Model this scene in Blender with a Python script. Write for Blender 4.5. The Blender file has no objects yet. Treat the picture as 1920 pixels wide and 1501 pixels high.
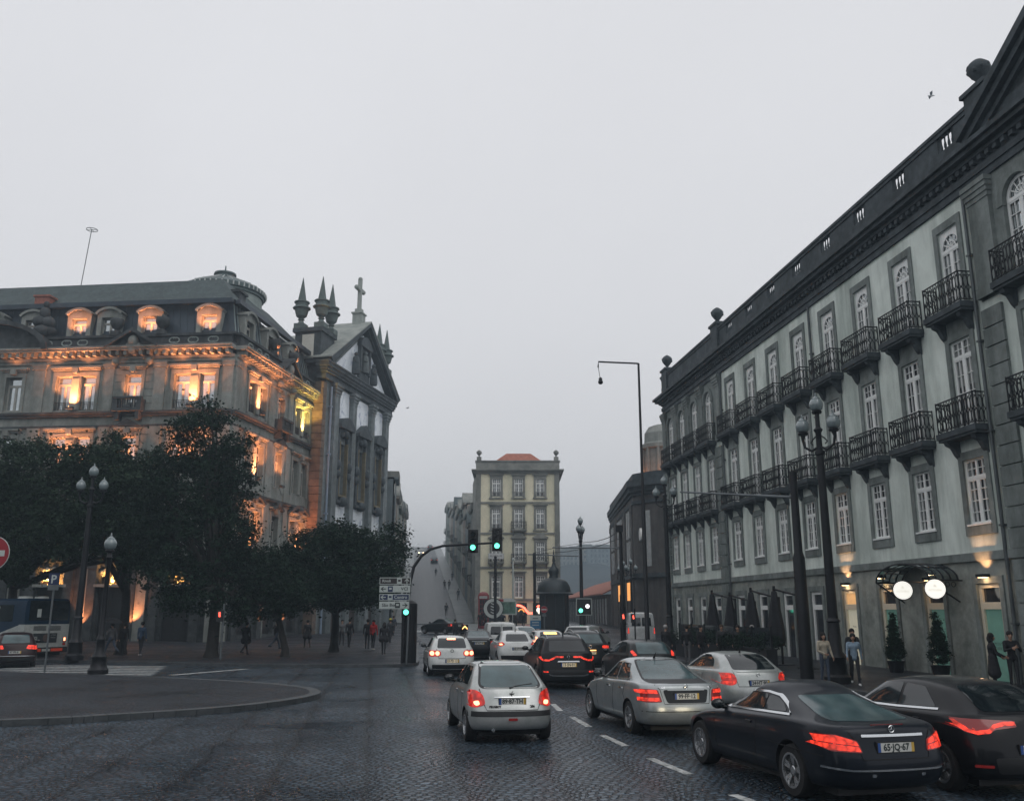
import bpy, bmesh, math, random
import numpy as np
from mathutils import Vector, Matrix
from mathutils.bvhtree import BVHTree

SC = bpy.context.scene
R = math.radians
# ------------------------------------------------------------------ camera
FPX, CX, CY, YH, CAMH = 1690.0, 960.0, 750.5, 1145.0, 2.4
PITCH = math.atan((YH - CY) / FPX)
cam_d = bpy.data.cameras.new('camera')
cam_d.sensor_width = 36.0
cam_d.lens = 36.0 * FPX / 1920.0
cam_d.clip_start = 0.1
cam_d.clip_end = 3000.0
cam = bpy.data.objects.new('camera', cam_d)
SC.collection.objects.link(cam)
cam.location = (0, 0, CAMH)
cam.rotation_euler = (math.pi / 2 + PITCH, 0, 0)
SC.camera = cam
# ------------------------------------------------------------------ sky: thick overcast at dusk
SUN_EL, SUN_AZ = R(24), R(-70)
SKY = (0.825, 0.83, 0.86)
w = bpy.data.worlds.new('World')
SC.world = w
w.use_nodes = True
nt = w.node_tree
nt.nodes.clear()
out = nt.nodes.new('ShaderNodeOutputWorld')
sky = nt.nodes.new('ShaderNodeTexSky')
sky.sky_type = 'NISHITA'
sky.sun_disc = False
sky.sun_elevation = SUN_EL
sky.sun_rotation = SUN_AZ
b1 = nt.nodes.new('ShaderNodeBackground')
b1.inputs['Strength'].default_value = 0.1
nt.links.new(sky.outputs[0], b1.inputs[0])
b2 = nt.nodes.new('ShaderNodeBackground')
b2.inputs['Color'].default_value = (*SKY, 1)
tcw = nt.nodes.new('ShaderNodeTexCoord')         # barely visible structure in the cloud
now = nt.nodes.new('ShaderNodeTexNoise')
now.inputs['Scale'].default_value = 2.2
now.inputs['Detail'].default_value = 5
nt.links.new(tcw.outputs['Generated'], now.inputs['Vector'])
crw = nt.nodes.new('ShaderNodeValToRGB')
crw.color_ramp.elements[0].position = 0.3
crw.color_ramp.elements[1].position = 0.7
crw.color_ramp.elements[0].color = (*[q * .965 for q in SKY], 1)
crw.color_ramp.elements[1].color = (*[q * 1.02 for q in SKY], 1)
nt.links.new(now.outputs['Fac'], crw.inputs[0])
nt.links.new(crw.outputs[0], b2.inputs[0])
b2.inputs['Strength'].default_value = 1.0
mx = nt.nodes.new('ShaderNodeMixShader')
mx.inputs[0].default_value = 0.95            # cloud cover
nt.links.new(b1.outputs[0], mx.inputs[1])
nt.links.new(b2.outputs[0], mx.inputs[2])
nt.links.new(mx.outputs[0], out.inputs[0])
# ------------------------------------------------------------------ sun behind cloud
sd = bpy.data.lights.new('sun', 'SUN')
sd.energy = 0.5
sd.angle = R(40)
sd.color = (1.0, 0.98, 0.95)
so = bpy.data.objects.new('sun', sd)
SC.collection.objects.link(so)
so.rotation_euler = (math.pi / 2 - SUN_EL - R(25), 0, R(40))
SC.view_settings.view_transform = 'Standard'
SC.view_settings.look = 'None'
SC.view_settings.exposure = 0.0
SC.view_settings.gamma = 1.0
SC.render.engine = 'CYCLES'
SC.cycles.use_denoising = True
SC.cycles.max_bounces = 6
SC.cycles.diffuse_bounces = 3
SC.cycles.glossy_bounces = 3
SC.cycles.transmission_bounces = 4
SC.cycles.volume_bounces = 1
SC.cycles.caustics_reflective = False
SC.cycles.caustics_refractive = False
SC.cycles.sample_clamp_indirect = 4.0

# ------------------------------------------------------------------ helpers
def ray(x, y):
    u = (x - CX) / FPX
    v = (CY - y) / FPX
    s, c = math.sin(PITCH), math.cos(PITCH)
    return Vector((u, c - v * s, s + v * c))
def gp(x, y, z=0.0):                     # a pixel of the photograph on the ground
    r = ray(x, y)
    t = (z - CAMH) / r.z
    return Vector((0, 0, CAMH)) + r * t
def at(x, y, Y):                         # a pixel at distance Y
    r = ray(x, y)
    return Vector((0, 0, CAMH)) + r * (Y / r.y)

def link(o, parent=None):
    SC.collection.objects.link(o)
    if parent is not None:
        o.parent = parent
    return o
def tag(o, label=None, cat=None, group=None, kind=None):
    if label: o['label'] = label
    if cat: o['category'] = cat
    if group: o['group'] = group
    if kind: o['kind'] = kind
    return o
def empty(name, loc, label=None, cat=None, group=None, rz=0.0):
    o = bpy.data.objects.new(name, None)
    o.empty_display_size = 0.3
    link(o)
    o.location = loc
    o.rotation_euler = (0, 0, rz)
    return tag(o, label, cat, group)
def place(name, mesh, parent, loc, rz=0.0):   # a copy of a part: new object, shared mesh, loc in the parent's space
    o = bpy.data.objects.new(name, mesh)
    link(o, parent)
    o.location = loc
    o.rotation_euler = (0, 0, rz)
    return o
def copy_tree(o, parent=None):
    c = o.copy()
    link(c)
    c.parent = parent
    for ch in list(o.children):
        copy_tree(ch, c)
    return c

class MB:
    """collects faces and links them as one mesh object"""
    def __init__(s):
        s.v, s.f, s.m = [], [], []
    def add(s, verts, faces, m=0):
        n = len(s.v)
        s.v += [tuple(p) for p in verts]
        s.f += [tuple(i + n for i in f) for f in faces]
        s.m += [m] * len(faces)
        return s
    def hexa(s, p, m=0):
        return s.add(p, [(0, 3, 2, 1), (4, 5, 6, 7), (0, 1, 5, 4), (1, 2, 6, 5), (2, 3, 7, 6), (3, 0, 4, 7)], m)
    def box(s, x0, x1, y0, y1, z0, z1, m=0):
        return s.hexa([(x0, y0, z0), (x1, y0, z0), (x1, y1, z0), (x0, y1, z0),
                       (x0, y0, z1), (x1, y0, z1), (x1, y1, z1), (x0, y1, z1)], m)
    def fb(s, F, s0, s1, d0, d1, z0, z1, m=0):      # box in a facade's frame
        P = F.P
        return s.hexa([P(s0, d0, z0), P(s1, d0, z0), P(s1, d1, z0), P(s0, d1, z0),
                       P(s0, d0, z1), P(s1, d0, z1), P(s1, d1, z1), P(s0, d1, z1)], m)
    def prism(s, poly, fn, a, b, m=0):              # poly (u,v), fn(u,v,t)
        n = len(poly)
        v = [fn(u, q, a) for u, q in poly] + [fn(u, q, b) for u, q in poly]
        f = [tuple(range(n))[::-1], tuple(range(n, 2 * n))]
        f += [(i, (i + 1) % n, n + (i + 1) % n, n + i) for i in range(n)]
        return s.add(v, f, m)
    def lathe(s, prof, c=(0, 0, 0), n=16, m=0, sx=1.0, sy=1.0, axis='z', a0=0.0):
        v, f = [], []
        for r, z in prof:
            for k in range(n):
                a = a0 + 2 * math.pi * k / n
                x, y = r * math.cos(a) * sx, r * math.sin(a) * sy
                p = (x, y, z) if axis == 'z' else ((z, x, y) if axis == 'x' else (x, z, y))
                v.append((c[0] + p[0], c[1] + p[1], c[2] + p[2]))
        for i in range(len(prof) - 1):
            for k in range(n):
                k2 = (k + 1) % n
                f.append((i * n + k, i * n + k2, (i + 1) * n + k2, (i + 1) * n + k))
        f.append(tuple(range(n))[::-1])
        f.append(tuple(range((len(prof) - 1) * n, len(prof) * n)))
        return s.add(v, f, m)
    def tube(s, pts, r, n=6, m=0, closed=False):
        pts = [Vector(p) for p in pts]
        rr = r if isinstance(r, (list, tuple)) else [r] * len(pts)
        v, f = [], []
        N = len(pts)
        up = None
        for i, p in enumerate(pts):
            if closed:
                t = pts[(i + 1) % N] - pts[i - 1]
            else:
                t = pts[min(i + 1, N - 1)] - pts[max(i - 1, 0)]
            t.normalize()
            if up is None:
                up = Vector((0, 0, 1)) if abs(t.z) < 0.9 else Vector((1, 0, 0))
            a = t.cross(up)
            if a.length < 1e-4:
                a = t.cross(Vector((0.3, 1, 0.2)))
            a.normalize()
            b = a.cross(t)
            up = b
            for k in range(n):
                q = 2 * math.pi * k / n + math.pi / n
                v.append(p + (a * math.cos(q) + b * math.sin(q)) * rr[i])
        for i in range(N if closed else N - 1):
            for k in range(n):
                k2 = (k + 1) % n
                j = (i + 1) % N
                f.append((i * n + k, i * n + k2, j * n + k2, j * n + k))
        if not closed:
            f.append(tuple(range(n))[::-1])
            f.append(tuple(range((N - 1) * n, N * n)))
        return s.add(v, f, m)
    def ball(s, c, r, n=8, m=0, sx=1, sy=1, sz=1):
        prof = [(max(1e-3, r * math.sin(math.pi * i / n)), -r * sz * math.cos(math.pi * i / n)) for i in range(n + 1)]
        return s.lathe(prof, c, max(8, n + 2), m, sx, sy)
    def mesh(s, name, mats, smooth=None, off=(0, 0, 0)):
        me = bpy.data.meshes.new(name)
        o = Vector(off)
        me.from_pydata([(a - o.x, b - o.y, c - o.z) for a, b, c in s.v], [], s.f)
        if not isinstance(mats, (list, tuple)): mats = [mats]
        for q in mats: me.materials.append(q)
        me.polygons.foreach_set('material_index', s.m)
        bm = bmesh.new()
        bm.from_mesh(me)
        bmesh.ops.recalc_face_normals(bm, faces=bm.faces)
        bm.to_mesh(me)
        bm.free()
        if smooth is not None:
            me.polygons.foreach_set('use_smooth', [True] * len(me.polygons))
            me.set_sharp_from_angle(angle=R(smooth))
        me.update()
        return me
    def build(s, name, mats, parent=None, smooth=None, loc=None):
        """coordinates are world coordinates unless the parent is rotated; loc = where the origin goes for a top-level mesh"""
        off = Vector((0, 0, 0))
        if parent is not None and not parent.get('_local'):
            p = parent
            while p is not None:
                off += p.location
                p = p.parent
        elif loc is not None:
            off = Vector(loc)
        o = bpy.data.objects.new(name, s.mesh(name, mats, smooth, off))
        link(o, parent)
        if parent is None and loc is not None:
            o.location = loc
        return o

class Fac:
    """a facade: s runs along it, d out of it, z up"""
    def __init__(self, O, az, nsign=1):
        a = R(az)
        self.O = Vector((O[0], O[1], 0))
        self.t = Vector((math.sin(a), math.cos(a), 0))
        self.n = Vector((self.t.y, -self.t.x, 0)) * nsign
        self.ang = math.atan2(self.n.y, self.n.x) - math.pi / 2     # local +y -> n
    def P(self, s, d, z):
        p = self.O + self.t * s + self.n * d
        return Vector((p.x, p.y, z))

# ------------------------------------------------------------------ materials
MATS = {}
def mat(name, col, rough=0.6, metal=0.0, var=0.12, scale=2.0, bump=0.0, bscale=18.0, stain=0.0, sscale=0.7,
        streak=False, spec=0.5, coat=0.0, emit=None, estr=0.0, stretch=(1, 1, 1), evar=0.0):
    if name in MATS: return MATS[name]
    m = bpy.data.materials.new(name)
    m.use_nodes = True
    t = m.node_tree
    N, L = t.nodes, t.links
    p = N['Principled BSDF']
    p.inputs['Roughness'].default_value = rough
    p.inputs['Metallic'].default_value = metal
    p.inputs['Specular IOR Level'].default_value = spec
    p.inputs['Coat Weight'].default_value = coat
    p.inputs['Coat Roughness'].default_value = 0.06
    tc = N.new('ShaderNodeTexCoord')
    mp = N.new('ShaderNodeMapping')
    mp.inputs['Scale'].default_value = stretch
    L.new(tc.outputs['Object'], mp.inputs[0])
    no = N.new('ShaderNodeTexNoise')
    no.inputs['Scale'].default_value = scale
    no.inputs['Detail'].default_value = 6
    no.inputs['Roughness'].default_value = 0.62
    L.new(mp.outputs[0], no.inputs['Vector'])
    cr = N.new('ShaderNodeValToRGB')
    lo = [max(0, c * (1 - var)) for c in col]
    hi = [min(1, c * (1 + var)) for c in col]
    cr.color_ramp.elements[0].position = 0.3
    cr.color_ramp.elements[1].position = 0.7
    cr.color_ramp.elements[0].color = (*lo, 1)
    cr.color_ramp.elements[1].color = (*hi, 1)
    L.new(no.outputs['Fac'], cr.inputs[0])
    base = cr.outputs[0]
    if stain > 0:
        mp2 = N.new('ShaderNodeMapping')
        mp2.inputs['Scale'].default_value = (1, 1, 0.18) if streak else (1, 1, 1)
        mp2.inputs['Location'].default_value = (3.1, 7.7, 1.3)
        L.new(tc.outputs['Object'], mp2.inputs[0])
        n2 = N.new('ShaderNodeTexNoise')
        n2.inputs['Scale'].default_value = sscale
        n2.inputs['Detail'].default_value = 8
        n2.inputs['Roughness'].default_value = 0.68
        L.new(mp2.outputs[0], n2.inputs['Vector'])
        r2 = N.new('ShaderNodeValToRGB')
        r2.color_ramp.elements[0].position = 0.36
        r2.color_ramp.elements[1].position = 0.6
        k = 1 - stain
        r2.color_ramp.elements[0].color = (k * .95, k, k * .98, 1)
        r2.color_ramp.elements[1].color = (1, 1, 1, 1)
        L.new(n2.outputs['Fac'], r2.inputs[0])
        mu = N.new('ShaderNodeMix')
        mu.data_type = 'RGBA'
        mu.blend_type = 'MULTIPLY'
        mu.inputs[0].default_value = 1
        L.new(base, mu.inputs[6])
        L.new(r2.outputs[0], mu.inputs[7])
        base = mu.outputs[2]
    L.new(base, p.inputs['Base Color'])
    if bump > 0:
        n3 = N.new('ShaderNodeTexNoise')
        n3.inputs['Scale'].default_value = bscale
        n3.inputs['Detail'].default_value = 5
        L.new(mp.outputs[0], n3.inputs['Vector'])
        bp = N.new('ShaderNodeBump')
        bp.inputs['Strength'].default_value = bump
        bp.inputs['Distance'].default_value = 0.03
        L.new(n3.outputs['Fac'], bp.inputs['Height'])
        L.new(bp.outputs[0], p.inputs['Normal'])
    if emit is not None:
        p.inputs['Emission Color'].default_value = (*emit, 1)
        p.inputs['Emission Strength'].default_value = estr
        if evar > 0:                                      # lens facets and bulbs: uneven glow
            vo = N.new('ShaderNodeTexVoronoi')
            vo.inputs['Scale'].default_value = evar
            L.new(tc.outputs['Object'], vo.inputs['Vector'])
            mr = N.new('ShaderNodeMapRange')
            mr.inputs['From Min'].default_value = 0.0
            mr.inputs['From Max'].default_value = 0.75
            mr.inputs['To Min'].default_value = estr * 2.4
            mr.inputs['To Max'].default_value = estr * .25
            L.new(vo.outputs['Distance'], mr.inputs['Value'])
            L.new(mr.outputs[0], p.inputs['Emission Strength'])
    MATS[name] = m
    return m

def text_mesh(mb, txt, size, fn, m=0, depth=0.004, align='CENTER', bold=0.0):
    """writing as raised letters; fn(x, z, d) maps the lettering plane into space"""
    cu = bpy.data.curves.new('lettering', 'FONT')
    cu.body = txt
    cu.size = size
    cu.align_x = align
    cu.align_y = 'CENTER'
    cu.offset = bold
    cu.resolution_u = 2
    o = bpy.data.objects.new('lettering', cu)
    me = o.to_mesh()
    vs = [v.co.copy() for v in me.vertices]
    fs = [tuple(p.vertices) for p in me.polygons]
    mb.add([fn(v.x, v.y, depth) for v in vs], fs, m)
    o.to_mesh_clear()
    bpy.data.objects.remove(o)
    bpy.data.curves.remove(cu)
# ================================================================== ground, roads, pavements
def cobble_mat(name='wet_cobbles', c0=(.022, .040, .060), c1=(.080, .125, .172), W=1.35, RR=.80, ST=.145, ang=.15, er_=.45, r0=.20, r1=.50):
    m = bpy.data.materials.new(name)
    m.use_nodes = True
    t = m.node_tree
    N, L = t.nodes, t.links
    p = N['Principled BSDF']
    def math_(op, a, b=None):
        n = N.new('ShaderNodeMath')
        n.operation = op
        for i, q in enumerate((a, b)):
            if q is None: continue
            if isinstance(q, (int, float)): n.inputs[i].default_value = q
            else: L.new(q, n.inputs[i])
        return n.outputs[0]
    g = N.new('ShaderNodeNewGeometry')
    dn = N.new('ShaderNodeTexNoise')
    dn.inputs['Scale'].default_value = 0.9
    dn.inputs['Detail'].default_value = 3
    L.new(g.outputs['Position'], dn.inputs['Vector'])
    sp = N.new('ShaderNodeSeparateXYZ')
    L.new(g.outputs['Position'], sp.inputs[0])
    wob = math_('MULTIPLY', math_('SUBTRACT', dn.outputs['Fac'], 0.5), 0.35)
    ca, sa = math.cos(ang), math.sin(ang)
    x = math_('ADD', math_('ADD', math_('MULTIPLY', sp.outputs[0], ca), math_('MULTIPLY', sp.outputs[1], sa)), wob)
    y = math_('ADD', math_('SUBTRACT', math_('MULTIPLY', sp.outputs[1], ca), math_('MULTIPLY', sp.outputs[0], sa)), wob)
    xc = math_('DIVIDE', x, W)
    fx = math_('MULTIPLY', math_('SUBTRACT', math_('FRACT', xc), 0.5), W)
    arc = math_('SQRT', math_('MAXIMUM', math_('SUBTRACT', RR * RR, math_('MULTIPLY', fx, fx)), 0.01))
    v = math_('DIVIDE', math_('SUBTRACT', y, arc), ST)
    u = math_('DIVIDE', math_('MULTIPLY', math_('ARCSINE', math_('DIVIDE', fx, RR)), RR), ST)
    u = math_('ADD', u, math_('MULTIPLY', math_('FLOOR', xc), 37.0))
    u = math_('ADD', u, math_('MULTIPLY', math_('MODULO', math_('FLOOR', v), 2.0), 0.5))
    cb = N.new('ShaderNodeCombineXYZ')
    L.new(u, cb.inputs[0])
    L.new(v, cb.inputs[1])
    vo = N.new('ShaderNodeTexVoronoi')
    vo.voronoi_dimensions = '2D'
    vo.feature = 'DISTANCE_TO_EDGE'
    vo.inputs['Scale'].default_value = 1.0
    vo.inputs['Randomness'].default_value = 0.45
    L.new(cb.outputs[0], vo.inputs['Vector'])
    vc = N.new('ShaderNodeTexVoronoi')
    vc.voronoi_dimensions = '2D'
    vc.inputs['Scale'].default_value = 1.0
    vc.inputs['Randomness'].default_value = 0.45
    L.new(cb.outputs[0], vc.inputs['Vector'])
    jr = N.new('ShaderNodeValToRGB')                    # joints
    jr.color_ramp.elements[0].position = 0.05
    jr.color_ramp.elements[1].position = 0.24
    L.new(vo.outputs['Distance'], jr.inputs[0])
    # arc boundaries read as darker lines where two segments meet
    edge = math_('SUBTRACT', W / 2, math_('ABSOLUTE', fx))
    er = N.new('ShaderNodeValToRGB')
    er.color_ramp.elements[0].position = 0.0
    er.color_ramp.elements[1].position = 0.10
    er.color_ramp.elements[0].color = (er_, er_, er_, 1)
    L.new(edge, er.inputs[0])
    hs = N.new('ShaderNodeSeparateColor')
    L.new(vc.outputs['Color'], hs.inputs[0])
    cr = N.new('ShaderNodeValToRGB')
    e = cr.color_ramp.elements
    e[0].color = (*c0, 1)
    e[1].color = (*c1, 1)
    L.new(hs.outputs[0], cr.inputs[0])
    mj = N.new('ShaderNodeMix')
    mj.data_type = 'RGBA'
    mj.inputs[6].default_value = (.003, .004, .006, 1)
    L.new(jr.outputs[0], mj.inputs[0])
    L.new(cr.outputs[0], mj.inputs[7])
    me_ = N.new('ShaderNodeMix')
    me_.data_type = 'RGBA'
    me_.blend_type = 'MULTIPLY'
    me_.inputs[0].default_value = 1
    L.new(mj.outputs[2], me_.inputs[6])
    L.new(er.outputs[0], me_.inputs[7])
    big = N.new('ShaderNodeTexNoise')                   # wear and grime patches
    big.inputs['Scale'].default_value = 0.35
    big.inputs['Detail'].default_value = 7
    L.new(g.outputs['Position'], big.inputs['Vector'])
    br = N.new('ShaderNodeValToRGB')
    br.color_ramp.elements[0].position = 0.3
    br.color_ramp.elements[1].position = 0.7
    br.color_ramp.elements[0].color = (.68, .68, .7, 1)
    br.color_ramp.elements[1].color = (1.18, 1.18, 1.15, 1)
    L.new(big.outputs['Fac'], br.inputs[0])
    mb_ = N.new('ShaderNodeMix')
    mb_.data_type = 'RGBA'
    mb_.blend_type = 'MULTIPLY'
    mb_.inputs[0].default_value = 1
    L.new(me_.outputs[2], mb_.inputs[6])
    L.new(br.outputs[0], mb_.inputs[7])
    L.new(mb_.outputs[2], p.inputs['Base Color'])
    rr = N.new('ShaderNodeMapRange')
    rr.inputs['From Min'].default_value = 0.3
    rr.inputs['From Max'].default_value = 0.7
    rr.inputs['To Min'].default_value = r0
    rr.inputs['To Max'].default_value = r1
    L.new(big.outputs['Fac'], rr.inputs['Value'])
    L.new(rr.outputs[0], p.inputs['Roughness'])
    p.inputs['Specular IOR Level'].default_value = 0.4
    hgt = math_('ADD', math_('MULTIPLY', jr.outputs[0], 0.7), math_('MULTIPLY', hs.outputs[1], 0.35))
    bp = N.new('ShaderNodeBump')
    bp.inputs['Strength'].default_value = 1.0
    bp.inputs['Distance'].default_value = 0.05
    L.new(hgt, bp.inputs['Height'])
    L.new(bp.outputs[0], p.inputs['Normal'])
    return m

M_COB = cobble_mat()
M_ASPH = mat('wet_asphalt', (.028, .037, .044), rough=.42, var=.3, scale=1.2, bump=.25, bscale=60, stain=.35, sscale=.25)
M_PAVE = cobble_mat('small_stone_paving', (.015, .023, .035), (.040, .055, .078), 6.0, 60.0, .105, .5, 1.0, .32, .6)
M_PAVE2 = mat('wet_light_paving', (.24, .26, .265), rough=.42, var=.35, scale=7, bump=.4, bscale=26, stain=.4, sscale=.5)
M_KERB = mat('kerb_granite', (.07, .078, .085), rough=.5, var=.3, scale=5, bump=.3, bscale=30, stain=.35, sscale=1.2)
M_LINE = mat('worn_road_paint', (.55, .57, .56), rough=.55, var=.3, scale=7, stain=.75, sscale=6, bump=.4, bscale=25)

def gz(Y):                                   # the square rises gently beyond its middle
    return 0.0 if Y < 70 else 0.016 * (Y - 70)
def grid_ground():
    ys = [-60, -20, 0, 10, 20, 30, 40, 50, 60, 70, 80, 95, 110, 118, 140, 200, 400, 700]
    xs = [-500, -120, -60, -30, -15, 0, 15, 30, 60, 120, 500]
    v = [(x, y, min(gz(y), .78)) for y in ys for x in xs]
    n = len(xs)
    f = [(j * n + i, j * n + i + 1, (j + 1) * n + i + 1, (j + 1) * n + i) for j in range(len(ys) - 1) for i in range(n - 1)]
    b = MB().add(v, f)
    return tag(b.build('road', M_COB), kind='structure')
grid_ground()

def slab(name, poly, h, mat_, kerb=None, z0=0.0, kw=.22):
    b = MB()
    n = len(poly)
    top = [(x, y, h + min(gz(y), .78)) for x, y in poly]
    bot = [(x, y, -0.3) for x, y in poly]
    b.add(top + bot, [tuple(range(n))] + [(i, n + i, n + (i + 1) % n, (i + 1) % n) for i in range(n)])
    o = tag(b.build(name, mat_), kind='structure')
    if kerb:                                   # kerb stones along given vertex range, 4 mm proud
        k = MB()
        for i in range(kerb[0], kerb[1]):
            a, c = Vector((*poly[i], 0)), Vector((*poly[i + 1], 0))
            d = (c - a)
            L_ = d.length
            d.normalize()
            nn = Vector((d.y, -d.x, 0))
            m = max(1, int(L_ / 1.0))
            for q in range(m):
                p0 = a + d * (L_ * q / m + .006)
                p1 = a + d * (L_ * (q + 1) / m - .006)
                za, zb = h + gz(p0.y) + .006, h + gz(p1.y) + .006
                o0, o1 = p0 + nn * .012, p1 + nn * .012
                i0, i1 = p0 - nn * kw, p1 - nn * kw
                k.hexa([(o0.x, o0.y, -.2), (o1.x, o1.y, -.2), (i1.x, i1.y, -.2), (i0.x, i0.y, -.2),
                        (o0.x, o0.y, za), (o1.x, o1.y, zb), (i1.x, i1.y, zb), (i0.x, i0.y, za)])
        tag(k.build('kerb', M_KERB), kind='structure')
    return o
def smooth_line(pts, n=6):
    out_ = []
    P = [Vector(p) for p in pts]
    for i in range(len(P) - 1):
        p0, p1, p2, p3 = P[max(i - 1, 0)], P[i], P[i + 1], P[min(i + 2, len(P) - 1)]
        for k in range(n):
            t = k / n
            out_.append(0.5 * ((2 * p1) + (p2 - p0) * t + (2 * p0 - 5 * p1 + 4 * p2 - p3) * t * t + (3 * p1 - p0 - 3 * p2 + p3) * t ** 3))
    out_.append(P[-1])
    return out_
isl = [(-40, 13.0), (-20, 17.2), (-10.9, 20.3), (-9.05, 21.3), (-7.15, 22.8), (-6.05, 24.4), (-5.5, 26.1), (-5.6, 27.5), (-6.3, 29.0), (-8.2, 30.8), (-11.5, 32.8), (-19.2, 36.2), (-27, 37.4), (-45, 38)]
isl = [tuple(p) for p in (v.to_2d() for v in smooth_line([(x, y, 0) for x, y in isl], 5))]
slab('traffic_island', isl, .13, M_PAVE, kerb=(0, len(isl) - 1), kw=.3)
pav = [(-60, 58), (-40, 51.5), (-24.9, 45.8), (-15.95, 42.9), (-12.68, 41.7), (-8.3, 41.0), (-5.6, 41.1), (-4.5, 41.9), (-4.35, 43.6), (-5.0, 50), (-6.6, 66), (-7.7, 78), (-10.2, 96), (-12.5, 117), (-14.8, 118)]
pav = [tuple(p) for p in (v.to_2d() for v in smooth_line([(x, y, 0) for x, y in pav], 4))]
slab('pavement', pav + [(-40, 118), (-60, 118)], .13, M_PAVE, kerb=(0, len(pav) - 1))
rk = [(16.3, -20), (13.4, 5), (9.6, 31), (7.0, 52), (5.6, 66), (6.2, 76), (8.6, 92), (9.4, 117)]
slab('pavement', rk[::-1] + [(30, -20), (30, 117)], .13, M_PAVE, kerb=(0, len(rk) - 1))
slab('pavement', [(-6.6, 99), (-5.0, 93.5), (-1, 91.5), (4.5, 92), (6.6, 96), (7.2, 119), (-8.0, 119)], .13, M_PAVE2, kerb=(0, 4))

def decal_quad(name, quads, z=.004):
    b = MB()
    for q in quads:
        b.add([(x, y, z + min(gz(y), .78)) for x, y in q], [tuple(range(len(q)))])
    return tag(b.build(name, M_LINE), kind='structure')
def strip(a, b_, wd):
    a, b_ = Vector(a), Vector(b_)
    d = (b_ - a).normalized()
    n = Vector((-d.y, d.x)) * wd / 2
    rnd = random.Random(int(a.x * 91 + a.y * 17))
    out_ = []
    m = 10
    for k in range(m + 1):
        p = a.lerp(b_, k / m)
        out_.append(p + n * (1 + rnd.uniform(-.13, .1)))
    for k in range(m, -1, -1):
        p = a.lerp(b_, k / m)
        out_.append(p - n * (1 + rnd.uniform(-.13, .1)))
    return [tuple(p) for p in out_]
dash = []
for (x0, y0), (x1, y1) in (((1036, 1319), (1051, 1332)), ((1072, 1343), (1105, 1362)), ((1130, 1378), (1173, 1398)), ((1219, 1421), (1292, 1451)), ((1374, 1489), (1440, 1513))):
    a, c = gp(x0, y0), gp(x1, y1)
    dash.append(strip(a.to_2d(), c.to_2d(), .15))
decal_quad('road_markings', dash)
zb = []
for k in range(6):                               # zebra on the left, bars across the far road
    y = 36.4 + k * 1.05
    zb.append(strip((-21.0 - .3 * k, y + .9), (-13.9 - .3 * k, y), .46))
zb.append(strip(gp(322, 1265).to_2d(), gp(462, 1253.5).to_2d(), .34))
for k in range(5):                               # zebra between the left pavement and the far corner
    zb.append(strip((-3.6 + k * 1.15, 58.0), (-3.8 + k * 1.15, 61.5), .55))
for k in range(5):
    zb.append(strip((-9.4 + k * 1.1, 93), (-9.7 + k * 1.1, 97), .55))
decal_quad('zebra_crossing', zb)
decal_quad('lane_line', [strip((-3.7, 47.5), (-2.2, 47.8), .12), strip((-1.7, 62), (-4.2, 84), .12)])
# the street that climbs the hill behind the yellow house
UA = R(-5.9)
UO = Vector((-9.6, 118.0, 0))
UT = Vector((math.sin(UA), math.cos(UA), 0))
UN = Vector((UT.y, -UT.x, 0))
def uz(s):
    return .78 + (.118 * s if s < 195 else .118 * 195 + .02 * (s - 195)) if s > 0 else .78
def UP(s, d, z=0.0):
    p = UO + UT * s + UN * d
    return Vector((p.x, p.y, uz(s) + z))
def ribbon(name, d0, d1, m, z, n=24, s0=-1.5, s1=230, thick=.4):
    b = MB()
    v, f = [], []
    for i in range(n + 1):
        s = s0 + (s1 - s0) * i / n
        v += [UP(s, d0, z), UP(s, d1, z), UP(s, d0, z - thick), UP(s, d1, z - thick)]
    for i in range(n):
        a = 4 * i
        f += [(a, a + 1, a + 5, a + 4), (a + 2, a, a + 4, a + 6), (a + 1, a + 3, a + 7, a + 5)]
    return tag(b.add(v, f).build(name, m), kind='structure')
ribbon('street', -3.5, 2.7, M_ASPH, .06)
ribbon('pavement', -5.3, -3.51, M_PAVE2, .2, s0=0)
ribbon('pavement', 2.71, 5.0, M_PAVE2, .2, s0=0)
b = MB()
for d in (-1.0, .3, 1.3, 2.3):                     # tram rails and worn lines climbing the street
    v, f = [], []
    for i in range(25):
        s = 4 + 218 * i / 24
        v += [UP(s, d - .11, .066), UP(s, d + .11, .066)]
    f = [(2 * i, 2 * i + 1, 2 * i + 3, 2 * i + 2) for i in range(24)]
    b.add(v, f)
tag(b.build('tram_rails', mat('dark_rail', (.03, .035, .04), rough=.4, metal=.3)), kind='structure')
# ================================================================== building kit
M_STUC = mat('grey_green_stucco', (.78, .85, .79), rough=.9, var=.09, scale=1.2, stain=.42, sscale=.6, streak=True, bump=.12, bscale=40)
M_STONE = mat('weathered_granite', (.23, .26, .25), rough=.85, var=.22, scale=3.5, stain=.5, sscale=.8, streak=True, bump=.35, bscale=22)
M_STONE_D = mat('sooty_granite', (.068, .084, .095), rough=.85, var=.35, scale=3.0, stain=.5, sscale=.9, bump=.35, bscale=22)
M_STONE_G = mat('ground_floor_granite', (.33, .355, .325), rough=.85, var=.2, scale=2.2, stain=.5, sscale=.7, bump=.3, bscale=25)
M_WHITE = mat('white_window_paint', (.88, .90, .88), rough=.45, var=.06, scale=6)
M_GLASS = mat('dark_window_glass', (.022, .026, .032), rough=.06, var=.5, scale=.9, spec=.9)
M_CURT = mat('sky_reflecting_glass', (.50, .54, .55), rough=.10, metal=.8, var=.14, scale=1.3)
M_IRON = mat('black_ironwork', (.007, .009, .012), rough=.55, var=.3, spec=.3)
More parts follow.
